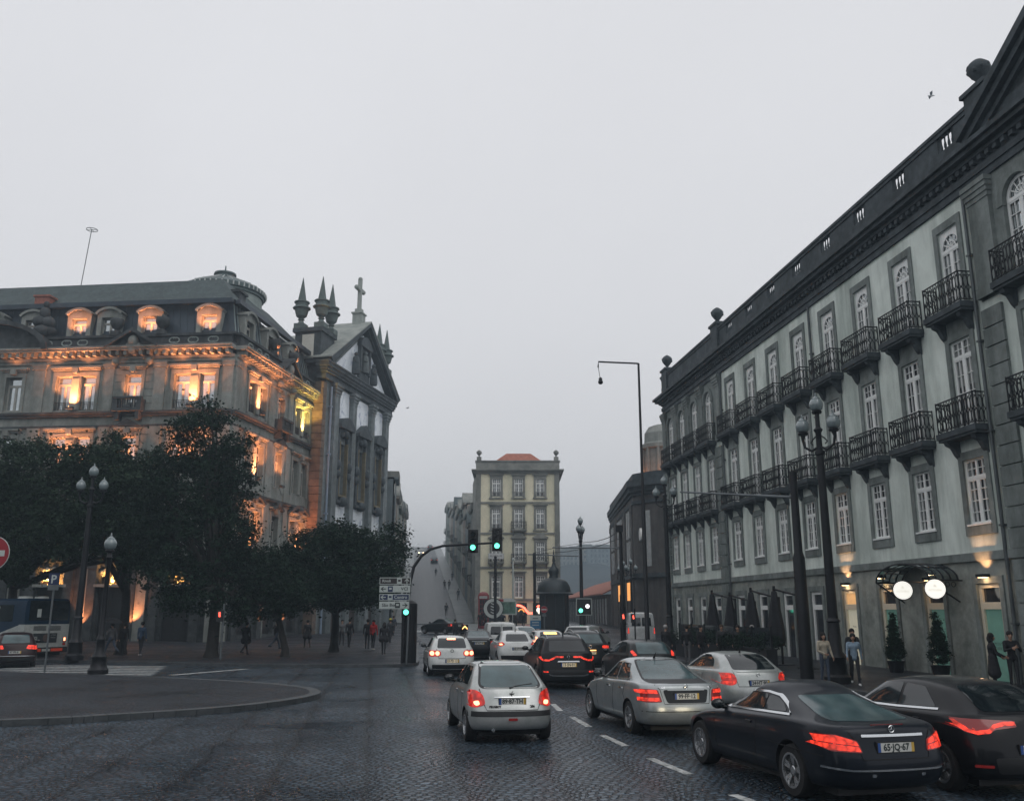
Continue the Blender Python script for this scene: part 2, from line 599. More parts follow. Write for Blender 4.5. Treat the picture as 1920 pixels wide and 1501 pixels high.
M_PIPE = mat('drainpipe_zinc', (.10, .115, .12), rough=.5, var=.3, metal=.4, scale=1.5)
M_CREAM = mat('cream_door_paint', (.66, .62, .50), rough=.45, var=.06)
M_GREEN = mat('green_glass_panel', (.12, .25, .205), rough=.25, var=.3, scale=1.2, emit=(.2, .42, .34), estr=.13)
M_WARMGL = mat('warm_lit_pane', (.4, .28, .16), rough=.3, var=.3, emit=(1.0, .55, .22), estr=.5)

def wall_cells(b, F, s0, s1, z0, z1, ops, d=0.0, rev=.28, m=0, mr=None):
    """front of a wall with openings and their reveals"""
    mr = m if mr is None else mr
    S = sorted({s0, s1, *[q for o in ops for q in o[:2] if s0 < q < s1]})
    Zs = sorted({z0, z1, *[q for o in ops for q in o[2:4] if z0 < q < z1]})
    P = F.P
    for i in range(len(S) - 1):
        for j in range(len(Zs) - 1):
            cs, cz = (S[i] + S[i + 1]) / 2, (Zs[j] + Zs[j + 1]) / 2
            if any(o[0] < cs < o[1] and o[2] < cz < o[3] for o in ops): continue
            b.add([P(S[i], d, Zs[j]), P(S[i + 1], d, Zs[j]), P(S[i + 1], d, Zs[j + 1]), P(S[i], d, Zs[j + 1])], [(0, 1, 2, 3)], m)
    for a, c, e, g in [o[:4] for o in ops]:
        if not (s0 <= a and c <= s1 and z0 <= e and g <= z1): continue
        q = [(a, e), (c, e), (c, g), (a, g)]
        for k in range(4):
            u, v = q[k], q[(k + 1) % 4]
            b.add([P(u[0], d, u[1]), P(v[0], d, v[1]), P(v[0], d - rev, v[1]), P(u[0], d - rev, u[1])], [(0, 1, 2, 3)], mr)

def window_frame(w_, h, tr, rows=4, cols=2, fan=False, fr=.07, y=-.06, lights=True, mid=True, mb=.024, m=0):
    """casement with transom; local: x along, y out, z up from the sill"""
    b = MB()
    hw = w_ / 2
    def bar(x0, x1, z0, z1, dy=0.0, t=.05): b.box(x0, x1, y - t + dy, y + dy, z0, z1, m)
    bar(-hw, -hw + fr, 0, h); bar(hw - fr, hw, 0, h)
    bar(-hw + fr, hw - fr, h - fr, h); bar(-hw + fr, hw - fr, 0, fr)
    zt = h - tr
    if tr > 0: bar(-hw + fr, hw - fr, zt - .05, zt + .07, .02)
    if mid: bar(-.055, .055, fr, zt - .05, .012)
    for sx in (-1, 1):                                    # leaves
        x0, x1 = (.055, hw - fr) if mid else (0, hw - fr)
        if not mid and sx < 0: continue
        xa, xb = (x0, x1) if sx > 0 else (-x1, -x0)
        if not mid: xa, xb = -hw + fr, hw - fr
        bar(xa, xa + .035, fr, zt - .05, .004); bar(xb - .035, xb, fr, zt - .05, .004)
        bar(xa + .035, xb - .035, fr, fr + .06, .004); bar(xa + .035, xb - .035, zt - .10, zt - .05, .004)
        for k in range(1, cols):
            x = xa + (xb - xa) * k / cols
            bar(x - mb / 2, x + mb / 2, fr + .06, zt - .1, -.004)
        for k in range(1, rows):
            z = fr + (zt - fr) * k / rows
            bar(xa + .035, xb - .035, z - mb / 2, z + mb / 2, -.007)
    if tr > 0 and fan:
        r = min(hw - fr, tr - fr - .08)
        zc = zt + .07
        n = 14
        X, Zt = hw - fr, h - fr
        for k in range(n):                                # solid spandrels round the arch
            a0, a1 = math.pi * k / n, math.pi * (k + 1) / n
            def outer(a):
                c, s_ = math.cos(a), math.sin(a)
                t_ = min(X / abs(c) if abs(c) > 1e-6 else 9, (Zt - zc) / s_ if s_ > 1e-6 else 9)
                return (t_ * c, zc + t_ * s_)
            i0, i1 = (r * .93 * math.cos(a0), zc + r * .93 * math.sin(a0)), (r * .93 * math.cos(a1), zc + r * .93 * math.sin(a1))
            o0, o1 = outer(a0), outer(a1)
            p = [i0, o0, o1, i1]
            b.prism(p, lambda u, v, t: (u, t, v), y - .05, y + .004, m)
            q = [(r * .46 * math.cos(a0), zc + r * .46 * math.sin(a0)), (r * .53 * math.cos(a0), zc + r * .53 * math.sin(a0)),
                 (r * .53 * math.cos(a1), zc + r * .53 * math.sin(a1)), (r * .46 * math.cos(a1), zc + r * .46 * math.sin(a1))]
            b.prism(q, lambda u, v, t: (u, t, v), y - .04, y - .006, m)
        for k in range(1, 6):
            a = math.pi * k / 6
            c, s_ = math.cos(a), math.sin(a)
            e = .016
            q = [(r * .12 * c - e * s_, zc + r * .12 * s_ + e * c), (r * .12 * c + e * s_, zc + r * .12 * s_ - e * c),
                 (r * .95 * c + e * s_, zc + r * .95 * s_ - e * c), (r * .95 * c - e * s_, zc + r * .95 * s_ + e * c)]
            b.prism(q, lambda u, v, t: (u, t, v), y - .04, y - .010, m)
    elif tr > 0 and lights:
        bar(-.05, .05, zt + .07, h - fr, .008)
        for sx in (-1, 1):
            xa, xb = (.05, hw - fr) if sx > 0 else (-hw + fr, -.05)
            bar((xa + xb) / 2 - mb / 2, (xa + xb) / 2 + mb / 2, zt + .07, h - fr, -.004)
            z = (zt + .07 + h - fr) / 2
            bar(xa, xb, z - mb / 2, z + mb / 2, -.007)
    return b
def pane_mesh(name, w_, h, m, y=-.125):
    return MB().box(-w_ / 2, w_ / 2, y - .02, y, 0.0, h).mesh(name, m)

def balcony_rail_mesh(name, w_, d, h, cell=.155, r=.0125):
    """ornamental iron railing with lens-shaped bars and bosses"""
    b = MB()
    path = [Vector((-w_ / 2, 0, 0)), Vector((-w_ / 2, d, 0)), Vector((w_ / 2, d, 0)), Vector((w_ / 2, 0, 0))]
    for i in range(3):
        p, q = path[i], path[i + 1]
        L_ = (q - p).length
        t = (q - p).normalized()
        for z, rr in ((h, .026), (h - .13, .011), (.07, .016)):
            b.tube([p + Vector((0, 0, z)), q + Vector((0, 0, z))], rr, 5)
        n = max(1, round(L_ / cell))
        c = L_ / n
        zl, zh, zm = .07, h - .13, (.07 + h - .13) / 2
        for k in range(n):
            o = p + t * (c * (k + .5))
            for sx in (-1, 1):
                for za, zz in ((zl, zm), (zm, zh)):
                    b.tube([o + t * (sx * c * .5 * f) + Vector((0, 0, za + (zz - za) * g)) for f, g in ((.12, 0), (.75, .22), (.92, .5), (.75, .78), (.12, 1))], r, 4)
                b.tube([o + t * (sx * c * .5 * f) + Vector((0, 0, zh + .13 * g)) for f, g in ((0, 0), (.8, .45), (.5, 1))], r * .8, 4)
            b.ball(o + Vector((0, 0, zm)), .034, 4)
            b.tube([o + t * (c * .5) + Vector((0, 0, .07)), o + t * (c * .5) + Vector((0, 0, h - .13))], r * .75, 4)
        b.tube([p, p + Vector((0, 0, h + .04))], .022, 5)
    b.tube([path[3], path[3] + Vector((0, 0, h + .04))], .022, 5)
    return b.mesh(name, M_IRON)
def slab_mesh(name, w_, d, t, m):
    b = MB()
    b.box(-w_ / 2 - .06, w_ / 2 + .06, -.02, d + .07, -t, 0)
    b.box(-w_ / 2 - .02, w_ / 2 + .02, -.02, d + .02, -t - .09, -t)
    for sx in (-1, 1):                                    # scrolled brackets under it
        x = sx * (w_ / 2 - .28)
        pr = [(0, -t - .09), (d * .95, -t - .09), (d * .85, -t - .22), (d * .5, -t - .30), (d * .25, -t - .55), (0, -t - .7)]
        b.prism(pr, lambda u, v, k: (k, u, v), x - .11, x + .11)
    return b.mesh(name, m)
def urn_mesh(name, m, s=1.0):
    b = MB()
    b.box(-.22 * s, .22 * s, -.22 * s, .22 * s, 0, .16 * s)
    b.lathe([(r * s, z * s) for r, z in ((.12, .16), (.10, .26), (.16, .34), (.30, .52), (.44, .74), (.47, .92), (.40, 1.06), (.30, 1.16), (.2, 1.24), (.05, 1.32))], n=12)
    for k in range(9):
        a = k * .7
        b.ball((.38 * s * math.cos(a), .38 * s * math.sin(a), (.72 + .1 * (k % 3)) * s), .11 * s, 4)
    return b.mesh(name, m, smooth=40)

# ================================================================== the long hotel on the right
HF = Fac((18.965, 0), -6.997, -1)
hotel = empty('hotel_building', HF.P(46.5, 0, 0), 'long grey green plastered hotel with rows of white windows and iron balconies along the right', 'building')
MAIN = [29.80 + 3.083 * k for k in range(8)]
FARB = [55.15, 57.85, 60.50, 63.05]
NEARB = [26.05, 23.3, 20.55, 17.8]
WW = 1.16
ROWS = ((5.14, 7.33, .62), (8.32, 11.45, .60), (12.50, 15.52, .78))
def ops_for(bays, rows, w_=WW): return [(s - w_ / 2, s + w_ / 2, r[0], r[1]) for s in bays for r in rows]
allb = NEARB + MAIN + FARB
GROUND = [(s - WW / 2, s + WW / 2, 0.02, 3.27) for s in allb]
b = MB()
wall_cells(b, HF, 28.4, 52.85, 4.25, 16.35, ops_for(MAIN, ROWS))
wall_cells(b, HF, 52.85, 64.75, 4.25, 12.3, ops_for(FARB, ROWS[:2]))
wall_cells(b, HF, 14.0, 28.4, 4.25, 12.3, ops_for(NEARB, ROWS[:2]))
b.build('stucco_wall', M_STUC, hotel)
b = MB()
wall_cells(b, HF, 14.0, 64.75, 0, 4.0, GROUND)
b.build('ground_floor_wall', M_STONE_G, hotel)
for bays, a, c in ((FARB, 52.85, 64.75), (NEARB, 14.0, 28.4)):
    b = MB()
    wall_cells(b, HF, a, c, 12.3, 16.35, [(s - .66, s + .66, 12.5, 15.72) for s in bays], d=.02, rev=.3)
    b.build('pavilion_wall', M_STONE, hotel)
b = MB()                                                  # body behind the facade, end wall and roof
b.fb(HF, 14.0, 64.73, -16, -.3, 0, 17.3)
b.build('side_wall', M_STONE, hotel)
tag(MB().fb(HF, 14, 64.6, -15.8, -.42, 17.3, 17.6).build('roof', M_STONE_D, hotel))
# string course, surrounds, quoins, pilasters
b = MB()
b.fb(HF, 14.0, 64.8, -.05, .10, 4.0, 4.27)
b.fb(HF, 14.0, 64.8, -.05, .05, .0, .35) if False else None
b.build('string_course', M_STONE, hotel)
for s in MAIN:
    for (z0, z1, _), tw in zip(ROWS, (.22, .22, .22)):
        sur = MB()
        a, c = s - WW / 2, s + WW / 2
        e0 = z0 - (.32 if z0 < 6 else .0)
        sur.fb(HF, a - tw, a, -.02, .055, e0, z1 + .28); sur.fb(HF, c, c + tw, -.02, .055, e0, z1 + .28)
        sur.fb(HF, a, c, -.02, .053, z1, z1 + .28)
        if z0 < 6: sur.fb(HF, a, c, -.02, .07, z0 - .32, z0 - .01)
        if 8 < z0 < 12: sur.fb(HF, a - .02, c + .02, -.02, .03, z1 + .28, z1 + .75)
        sur.build('window_surround', M_STONE, hotel)
for s in FARB + NEARB:
    for z0, z1, _ in ROWS[:2]:
        sur = MB()
        a, c = s - WW / 2, s + WW / 2
        e0 = z0 - (.32 if z0 < 6 else .0)
        sur.fb(HF, a - .2, a, -.02, .055, e0, z1 + .26); sur.fb(HF, c, c + .2, -.02, .055, e0, z1 + .26)
        sur.fb(HF, a, c, -.02, .053, z1, z1 + .26)
        if z0 < 6: sur.fb(HF, a, c, -.02, .07, z0 - .32, z0 - .01)
        sur.build('window_surround', M_STONE, hotel)
    sur = MB()
    n = 12                                                # arched surround upstairs
    zc, r0, r1 = 15.06, .66, .90
    for k in range(n):
        a0, a1 = math.pi * k / n, math.pi * (k + 1) / n
        q = [(s + r0 * math.cos(a0), zc + r0 * math.sin(a0)), (s + r1 * math.cos(a0), zc + r1 * math.sin(a0)),
             (s + r1 * math.cos(a1), zc + r1 * math.sin(a1)), (s + r0 * math.cos(a1), zc + r0 * math.sin(a1))]
        sur.prism(q, lambda u, v, t: HF.P(u, t, v), -.02, .13)
        i = [(s + .66 * math.cos(a0), zc + .66 * math.sin(a0)), (s + .66 * math.cos(a1), zc + .66 * math.sin(a1))]
        o_ = [(s + (.662 if math.cos(a1) + math.cos(a0) > 0 else -.662), zc + .663)]
        sur.prism([i[0], o_[0], i[1]], lambda u, v, t: HF.P(u, t, v), -.25, .0)
    for e in (-1, 1):
        sur.fb(HF, s + e * .78 - .12, s + e * .78 + .12, -.02, .10, 12.4, 15.06)
        sur.fb(HF, s + e * .78 - .15, s + e * .78 + .15, -.02, .14, 14.95, 15.10)
    sur.build('window_surround', M_STONE, hotel)
for s in allb:
    sur = MB()
    a, c = s - WW / 2, s + WW / 2
    sur.fb(HF, a - .2, a, -.02, .06, 0, 3.5); sur.fb(HF, c, c + .2, -.02, .06, 0, 3.5); sur.fb(HF, a, c, -.02, .057, 3.27, 3.5)
    sur.build('door_surround', M_STONE, hotel)
for a, c in ((27.42, 28.42), (53.15, 54.2), (64.05, 64.78), (14.6, 15.35), (18.9, 19.65), (21.6, 22.35), (24.3, 25.05)):
    q_ = MB()
    z = 4.28
    while z < 12.0:
        q_.fb(HF, a, c, -.02, .10, z, z + .60)
        z += .645
    if a > 26:
        z = .02
        while z < 3.8:
            q_.fb(HF, a, c, -.02, .08, z, z + .62)
            z += .66
    q_.build('quoins', M_STONE, hotel)
for a, c in ((27.3, 28.35), (24.35, 25.0), (21.6, 22.25), (18.85, 19.5), (52.87, 53.7), (55.95, 56.75), (58.75, 59.5), (61.35, 62.05), (64.0, 64.78)):
    p_ = MB()
    p_.fb(HF, a, c, -.02, .16, 12.35, 15.6)
    p_.fb(HF, a - .05, c + .05, -.02, .2, 12.35, 12.7)
    for k in range(4):                                    # carved capital
        p_.fb(HF, a - .03 - .03 * k, c + .03 + .03 * k, -.02, .19 + .04 * k, 15.6 + .17 * k, 15.6 + .17 * (k + 1))
    p_.build('pilaster', M_STONE, hotel)
c_ = MB()                                                 # entablature, cornice
for z0, z1, d, e in ((16.30, 16.55, .10, .02), (16.55, 16.78, .16, .06), (16.78, 17.05, .10, .02), (17.05, 17.2, .30, .22), (17.2, 17.36, .52, .46), (17.36, 17.52, .66, .6)):
    c_.fb(HF, 14, 64.75 + e, -.3, d, z0, z1)
for k in range(128):
    s = 14.2 + k * .395
    c_.fb(HF, s, s + .2, .09, .27, 16.88, 17.05)
c_.build('cornice', M_STONE_D, hotel)
pp = MB()                                                 # parapet with groups of balusters
pp.fb(HF, 14, 64.75, -.08, .12, 17.52, 18.28)
pp.fb(HF, 14, 64.75, -.08, .15, 18.86, 19.0)
pp.fb(HF, 14, 64.80, -.10, .20, 19.0, 19.12)
holes = [29.18 + 3.083 * k for k in range(8)]
edges = [14.0]
for h_ in holes: edges += [h_ - .46, h_ + .46]
edges += [64.75]
for i in range(0, len(edges), 2): pp.fb(HF, edges[i], edges[i + 1], -.06, .10, 18.28, 18.86)
for h_ in holes:
    for k in range(4):
        s = h_ - .33 + k * .22
        c = HF.P(s, .03, 0)
        pp.lathe([(.03, 18.28), (.05, 18.40), (.055, 18.47), (.03, 18.62), (.03, 18.74), (.05, 18.86)], (c.x, c.y, 0), 8)
for s in (27.2, 52.95, 63.6):
    pp.fb(HF, s - .55, s + .55, -.4, .26, 17.5, 19.3)
    pp.fb(HF, s - .65, s + .65, -.46, .34, 19.3, 19.45)
pp.build('parapet', M_STONE_D, hotel)
um = urn_mesh('urn', M_STONE_D, .82)
for s in (27.2, 52.95, 63.6):
    place('urn', um, hotel, HF.P(s, -.05, 19.43) - hotel.location, HF.ang)
pd = MB()                                                 # pediment over the near pavilion
ap, ba = (20.2, 21.75), (27.9, 17.55)
for off, th, dd in ((0, .35, .62), (.35, .3, .45), (.65, .25, .25)):
    for sgn in (1, -1):
        e_ = (ap[0] + sgn * (ba[0] - ap[0]), ba[1])
        q = [(e_[0], e_[1] + .5 - off * .9), (ap[0], ap[1] + .5 - off), (ap[0], ap[1] + .5 - off - th), (e_[0], e_[1] + .5 - off * .9 - th * .8)]
        pd.prism(q, lambda u, v, t: HF.P(u, t, v), -.3, dd)
pd.prism([(27.5, 17.5), (20.2, 21.5), (14, 18.2), (14, 17.5)], lambda u, v, t: HF.P(u, t, v), -.3, .10)
pd.build('pediment', M_STONE_D, hotel)
for s in (28.62, 40.62, 52.72):
    dp = MB()
    dp.tube([HF.P(s, .11, .1), HF.P(s, .11, 16.3)], .06, 8)
    for z in (2, 5, 8, 11, 14): dp.fb(HF, s - .09, s + .09, 0, .18, z, z + .06)
    dp.build('drainpipe', M_PIPE, hotel)
# windows
wm = [window_frame(WW, r[1] - r[0], r[2], rows=4 if i < 2 else 4, fan=(i == 2)).mesh('window_frame', M_WHITE) for i, r in enumerate(ROWS)]
pm = [pane_mesh('pane', WW, r[1] - r[0], M_GLASS if i < 2 else M_CURT) for i, r in enumerate(ROWS)]
M_BLIND = mat('grey_blind', (.20, .215, .21), rough=.5, var=.12, scale=3)
def pane_var(w_, h, k):
    b = MB()
    b.box(-w_ / 2, w_ / 2, -.145, -.125, 0, h, 0)
    rnd = random.Random(k)
    if k % 4 == 1: b.box(-w_ / 2, w_ / 2, -.124, -.121, h * (.45 + .3 * rnd.random()), h, 1)
    if k % 4 == 2:
        for e in (-1, 1): b.box(e * w_ * .36 - w_ * .13, e * w_ * .36 + w_ * .13, -.124, -.121, 0, h, 1)
    if k % 4 == 3: b.box(-w_ / 2, 0, -.124, -.121, 0, h * .72, 1)
    return b.mesh('pane', [M_GLASS, M_BLIND])
pvar = [[pane_var(WW, r[1] - r[0], k) for k in range(4)] for r in ROWS[:2]]
prnd = random.Random(12)
fw = window_frame(1.32, 3.22, .70, rows=5, fan=True).mesh('window_frame', M_WHITE)
fp = pane_mesh('pane', 1.32, 3.22, M_CURT)
rm = balcony_rail_mesh('railing', 2.06, .50, 1.06)
sm = slab_mesh('balcony_slab', 2.06, .50, .20, M_STONE_D)
sill = MB().box(-WW / 2 - .05, WW / 2 + .05, -.1, .10, -.005, .055).mesh('sill', M_WHITE)
def add_window(parent, frame, pane, loc, rz, name='window'):
    o = place(name, frame, parent, loc - parent.location, rz)
    place('pane', pane, o, (0, 0, 0))
    return o
def add_balcony(parent, slab_, rail, loc, rz):
    o = place('balcony', slab_, parent, loc - parent.location, rz)
    place('railing', rail, o, (0, 0, 0))
    return o
for s in allb:
    for i, r in enumerate(ROWS):
        if i == 2 and s not in MAIN:
            add_window(hotel, fw, fp, HF.P(s, .02, 12.5), HF.ang)
        else:
            o = add_window(hotel, wm[i], pm[i] if i == 2 else pvar[i][prnd.choice((0, 0, 1, 2, 3))], HF.P(s, 0, r[0]), HF.ang)
            if i == 0: place('sill', sill, o, (0, 0, 0))
        if i == 1: add_balcony(hotel, sm, rm, HF.P(s, 0, 8.30), HF.ang)
        if i == 2: add_balcony(hotel, sm, rm, HF.P(s, .02, 12.46), HF.ang)
# ground floor: tall glazed doors, four of them cream and lit
def door_mesh(cream):
    b = MB()
    for x0, x1, z0, z1 in ((-.58, -.44, 0, 3.25), (.44, .58, 0, 3.25), (-.44, .44, 3.11, 3.25), (-.44, .44, 2.44, 2.66), (-.44, .44, 0, .12)):
        b.box(x0, x1, -.12, -.03, z0, z1)
    return b.mesh('glazed_door', M_CREAM if cream else M_WHITE)
dmc, dmw = door_mesh(True), door_mesh(False)
pl_dark = MB().box(-.46, .46, -.13, -.10, .1, 2.5).mesh('pane', M_GLASS)
pt_dark = MB().box(-.46, .46, -.13, -.102, 2.6, 3.15).mesh('transom_pane', M_GLASS)
M_INK = mat('dark_lettering', (.03, .04, .04), rough=.6)
def green_panel(txts, mm):
    b = MB()
    b.box(-.46, .46, -.13, -.10, .1, 2.5, 0)
    for t, z, sz in txts:
        text_mesh(b, t, sz, lambda x, zz, d, z=z: (-x, -.098 + d * .3, z + zz), 1)
    return b.mesh('pane', [mm, M_INK])
M_PALE = mat('pale_lit_panel', (.62, .60, .50), rough=.4, emit=(.9, .85, .62), estr=.22)
gp1 = green_panel([('|', 1.72, .12), ('MUSIC', 1.6, .11)], M_GREEN)
gp2 = green_panel([('|', 1.5, .12)], M_GREEN)
gp3 = green_panel([('MONT', 1.36, .13), ('DARK', 1.22, .13)], M_GREEN)
gp0 = green_panel([('MUSIC', 1.75, .10)], M_PALE)
tr_warm = MB().box(-.46, .46, -.13, -.102, 2.6, 3.15).mesh('transom_pane', M_WARMGL)
for s in allb:
    k = MAIN.index(s) if s in MAIN else -1
    lit = k in (0, 1, 2, 3)
    o = place('glazed_door', dmc if lit else dmw, hotel, HF.P(s, 0, .02) - hotel.location, HF.ang)
    place('pane', {0: gp3, 1: gp2, 2: gp1, 3: gp0}.get(k, pl_dark), o, (0, 0, 0))
    place('transom_pane', tr_warm if k == 3 else pt_dark, o, (0, 0, 0))
# up and down lights over the lit doors
def lamp_light(name, loc, power, col=(1, .5, .22), size=.05, parent=None, spot=None, direction=None, blend=.6):
    d = bpy.data.lights.new(name, 'SPOT' if spot else 'POINT')
    d.energy = power
    d.color = col
    d.shadow_soft_size = size
    if spot:
        d.spot_size = R(spot)
        d.spot_blend = blend
    o = bpy.data.objects.new(name, d)
    link(o)
    o.location = loc
    if direction is not None:
        o.rotation_euler = Vector(direction).to_track_quat('-Z', 'Y').to_euler()
    return o
M_LAMPLIT = mat('warm_lamp_glass', (.8, .6, .4), emit=(1.0, .62, .30), estr=6)
for i, s in enumerate(MAIN[:4]):
    b = MB()
    b.fb(HF, s - .20, s + .20, .055, .30, 3.46, 3.56, 0)
    b.fb(HF, s - .14, s + .14, .08, .26, 3.445, 3.459, 1)
    o = b.build('wall_lamp', [M_IRON, M_LAMPLIT], None, loc=HF.P(s, .2, 3.5))
    tag(o, ['dark wall lamp over the cream door nearest the right edge', 'dark wall lamp half hidden by the right round sign',
            'dark wall lamp at the left end of the glass canopy', 'dark wall lamp over the cream door beside the big lamp post'][i], 'wall lamp', 'wall lamps over the hotel doors')
    if i in (0, 3):
        lamp_light('lamp_light', HF.P(s, .46, 3.60), 85, (1, .50, .24), .05, spot=74, direction=HF.P(s, .0, 4.25) - HF.P(s, .46, 3.6))
    lamp_light('lamp_light', HF.P(s, .22, 3.40), 9 if i in (0, 3) else 6, (1, .60, .32), .06)
# ================================================================== the floodlit bank on the left
M_BST = mat('bank_limestone', (.26, .275, .255), rough=.85, var=.18, scale=2.0, stain=.45, sscale=.6, streak=True, bump=.25, bscale=18)
M_BST_D = mat('bank_soot_and_shade_stone', (.058, .066, .07), rough=.85, var=.4, scale=2.4, stain=.55, sscale=.7, bump=.3, bscale=18)  # sooty trim stone; on the ground floor its dark stands in for tree shade
M_ZINC = mat('zinc_mansard', (.035, .052, .07), rough=.42, var=.25, scale=1.4, metal=.35, stain=.3, sscale=.4, streak=True)
M_ZINC_L = mat('pale_zinc_seams', (.22, .27, .27), rough=.5, var=.25, scale=1.4, metal=.2)
M_SLATE = mat('mossy_roof_tiles', (.05, .075, .078), rough=.75, var=.4, scale=5, bump=.8, bscale=9, stain=.4, sscale=1.2)
M_BRICK = mat('red_brick', (.28, .11, .08), rough=.85, var=.3, scale=6)
M_RENDER = mat('grey_green_render', (.30, .345, .33), rough=.85, var=.12, scale=1.2, stain=.25, sscale=.4, streak=True)
M_WOODW = mat('grey_window_wood', (.36, .36, .33), rough=.5, var=.1)
BC = (-21.005, 66.0)
BFR = Fac(BC, -84.5, 1)
BRT = Fac(BC, 9.0, 1)
if BFR.n.y > 0: BFR = Fac(BC, -84.5, -1)
if BRT.n.x < 0: BRT = Fac(BC, 9.0, -1)
bank = empty('bank_building', (BC[0], BC[1], 0), 'large stone bank with orange floodlit windows and a dark mansard roof behind the left trees', 'building')
ORANGE = (1.0, .30, .105)
# (kind, centre, lit) per floor; double = two lights either side of a pier
FD = [3.08, 12.55]
FS = [7.95, 17.6, 21.5]
RDs = [4.15, 13.45]
RSs = [8.75]
WIN = []                     # (facade, kind, s, z0, z1, lit)
for s in FD: WIN += [(BFR, 'd', s, 17.32, 20.0, 1), (BFR, 'd', s, 12.3, 15.2, 1), (BFR, 'd', s, 6.7, 9.9, 0)]
for s in FS: WIN += [(BFR, 's', s, 17.35, 20.0, s < 10), (BFR, 's', s, 12.4, 15.2, s < 10), (BFR, 's', s, 6.7, 9.9, 0)]
for s in RDs: WIN += [(BRT, 'd', s, 17.6, 20.1, 2 if s > 10 else 1), (BRT, 'd', s, 12.35, 15.25, s < 10), (BRT, 'd', s, 6.3, 10.0, 1)]
for s in RSs: WIN += [(BRT, 's', s, 17.7, 20.0, 1), (BRT, 's', s, 12.4, 15.3, 1), (BRT, 's', s, 6.3, 10.0, 0)]
def lights_of(kind, s): return [(s - 1.62, s - .40), (s + .40, s + 1.62)] if kind == 'd' else [(s - .66, s + .66)]
for F, smax in ((BFR, 40.0), (BRT, 16.1)):
    ops = [(a, c, z0, z1) for G_, k, s, z0, z1, l in WIN if G_ is F for a, c in lights_of(k, s)]
    if F is BFR:
        ops += [(s - 1.1, s + 1.1, .1, 5.5) for s in (3.1, 8.0, 12.7, 17.8)]
        gf = [3.1, 8.0, 12.7, 17.8]
    else:
        ops += [(s - 1.0, s + 1.0, .6, 5.2) for s in (4.15, 8.75, 13.45)]
    b = MB()
    wall_cells(b, F, 0, smax, 5.9, 21.4, ops, rev=.42)
    b.build('wall', M_BST, bank)
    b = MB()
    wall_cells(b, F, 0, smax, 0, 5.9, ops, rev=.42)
    b.build('ground_floor_wall', M_BST_D, bank)  # the trees' shade is put into the wall colour
back = MB()
back.prism([(0, 0), (0, 40)], lambda u, v, t: (0, 0, 0), 0, 0) if False else None
p1, p2 = BFR.P(.4, -.45, 0), BFR.P(40, -.45, 0)
p3 = BRT.P(16.1, -.45, 0)
p4 = BRT.P(16.1, -.45, 0) + BFR.t * 40
p0 = BFR.P(.45, -.45, 0)
back.hexa([p0, p2, p4, p3] + [q + Vector((0, 0, 21.9)) for q in (p0, p2, p4, p3)])
back.build('core_wall', mat('dark_interior', (.02, .02, .02)), bank)
def bands(F, s0, s1, lst, b, m=0):
    for z0, z1, d in lst: b.fb(F, s0, s1, -.3, d, z0, z1, m)
for F, s1 in ((BFR, 40), (BRT, 16.1)):
    b = MB()
    bands(F, -.0, s1, ((16.75, 16.95, .22), (16.95, 17.13, .34), (15.95, 16.1, .12), (10.9, 11.1, .2), (11.1, 11.3, .38), (5.9, 6.1, .25), (6.1, 6.3, .4)), b)
    b.build('string_course', M_BST_D, bank)
    b = MB()
    bands(F, -.0, s1, ((20.95, 21.2, .12), (21.2, 21.42, .25), (21.78, 21.95, .85), (21.95, 22.1, .95)), b)
    k = 0
    while .4 + k * .62 < s1:                              # modillions under the cornice
        b.fb(F, .3 + k * .62, .55 + k * .62, -.1, .72, 21.42, 21.78)
        k += 1
    b.build('cornice', M_BST, bank)
    b = MB()
    bands(F, 0, s1, ((22.1, 22.3, .30), (22.95, 23.15, .34)), b)
    bands(F, .3, s1, ((22.3, 22.95, .16),), b)
    b.build('parapet', M_BST_D, bank)
    for s in ([1.8, 3.4, 4.9, 12.3, 13.6, 15.2] if F is BFR else [2.0, 3.6, 5.0, 12.4, 14.0]):
        b = MB()
        for e in (-1, 1):
            pts = [F.P(s + e * (.10 + .30 * math.cos(t)), .19, 22.62 + .22 * math.sin(t)) for t in np.linspace(-2.2, 2.4, 9)]
            b.tube(pts, .055, 5)
        b.build('parapet_scroll', M_RENDER, bank)
    for a, c in ((.05, .85), (5.4, 6.3), (9.5, 10.3), (15.1, 16.05)) if F is BFR else ((.05, 1.1), (6.3, 7.35), (10.2, 11.0), (15.3, 16.05)):
        b = MB()
        b.fb(F, a, c, -.05, .12, 17.13, 20.95); b.fb(F, a, c, -.05, .12, 11.3, 15.95); b.fb(F, a, c, -.05, .14, 6.3, 10.9); b.fb(F, a, c, -.05, .16, 0, 5.9)
        b.fb(F, a - .08, c + .08, -.05, .2, 20.55, 20.8); b.fb(F, a - .12, c + .12, -.05, .24, 20.8, 20.95)
        b.build('pilaster', M_BST, bank)
    b = MB()
    for z0 in (17.2, 12.0, 6.4):
        for e in (-1, 1):
            b = MB()
            x = (FS[0] if F is BFR else RSs[0]) + e * 1.35
            for k in range(6 if z0 > 17 else 7): b.fb(F, x - .42, x + .42, -.05, .06, z0 + k * .56, z0 + k * .56 + .52)
            b.build('rusticated_pier', M_BST, bank)
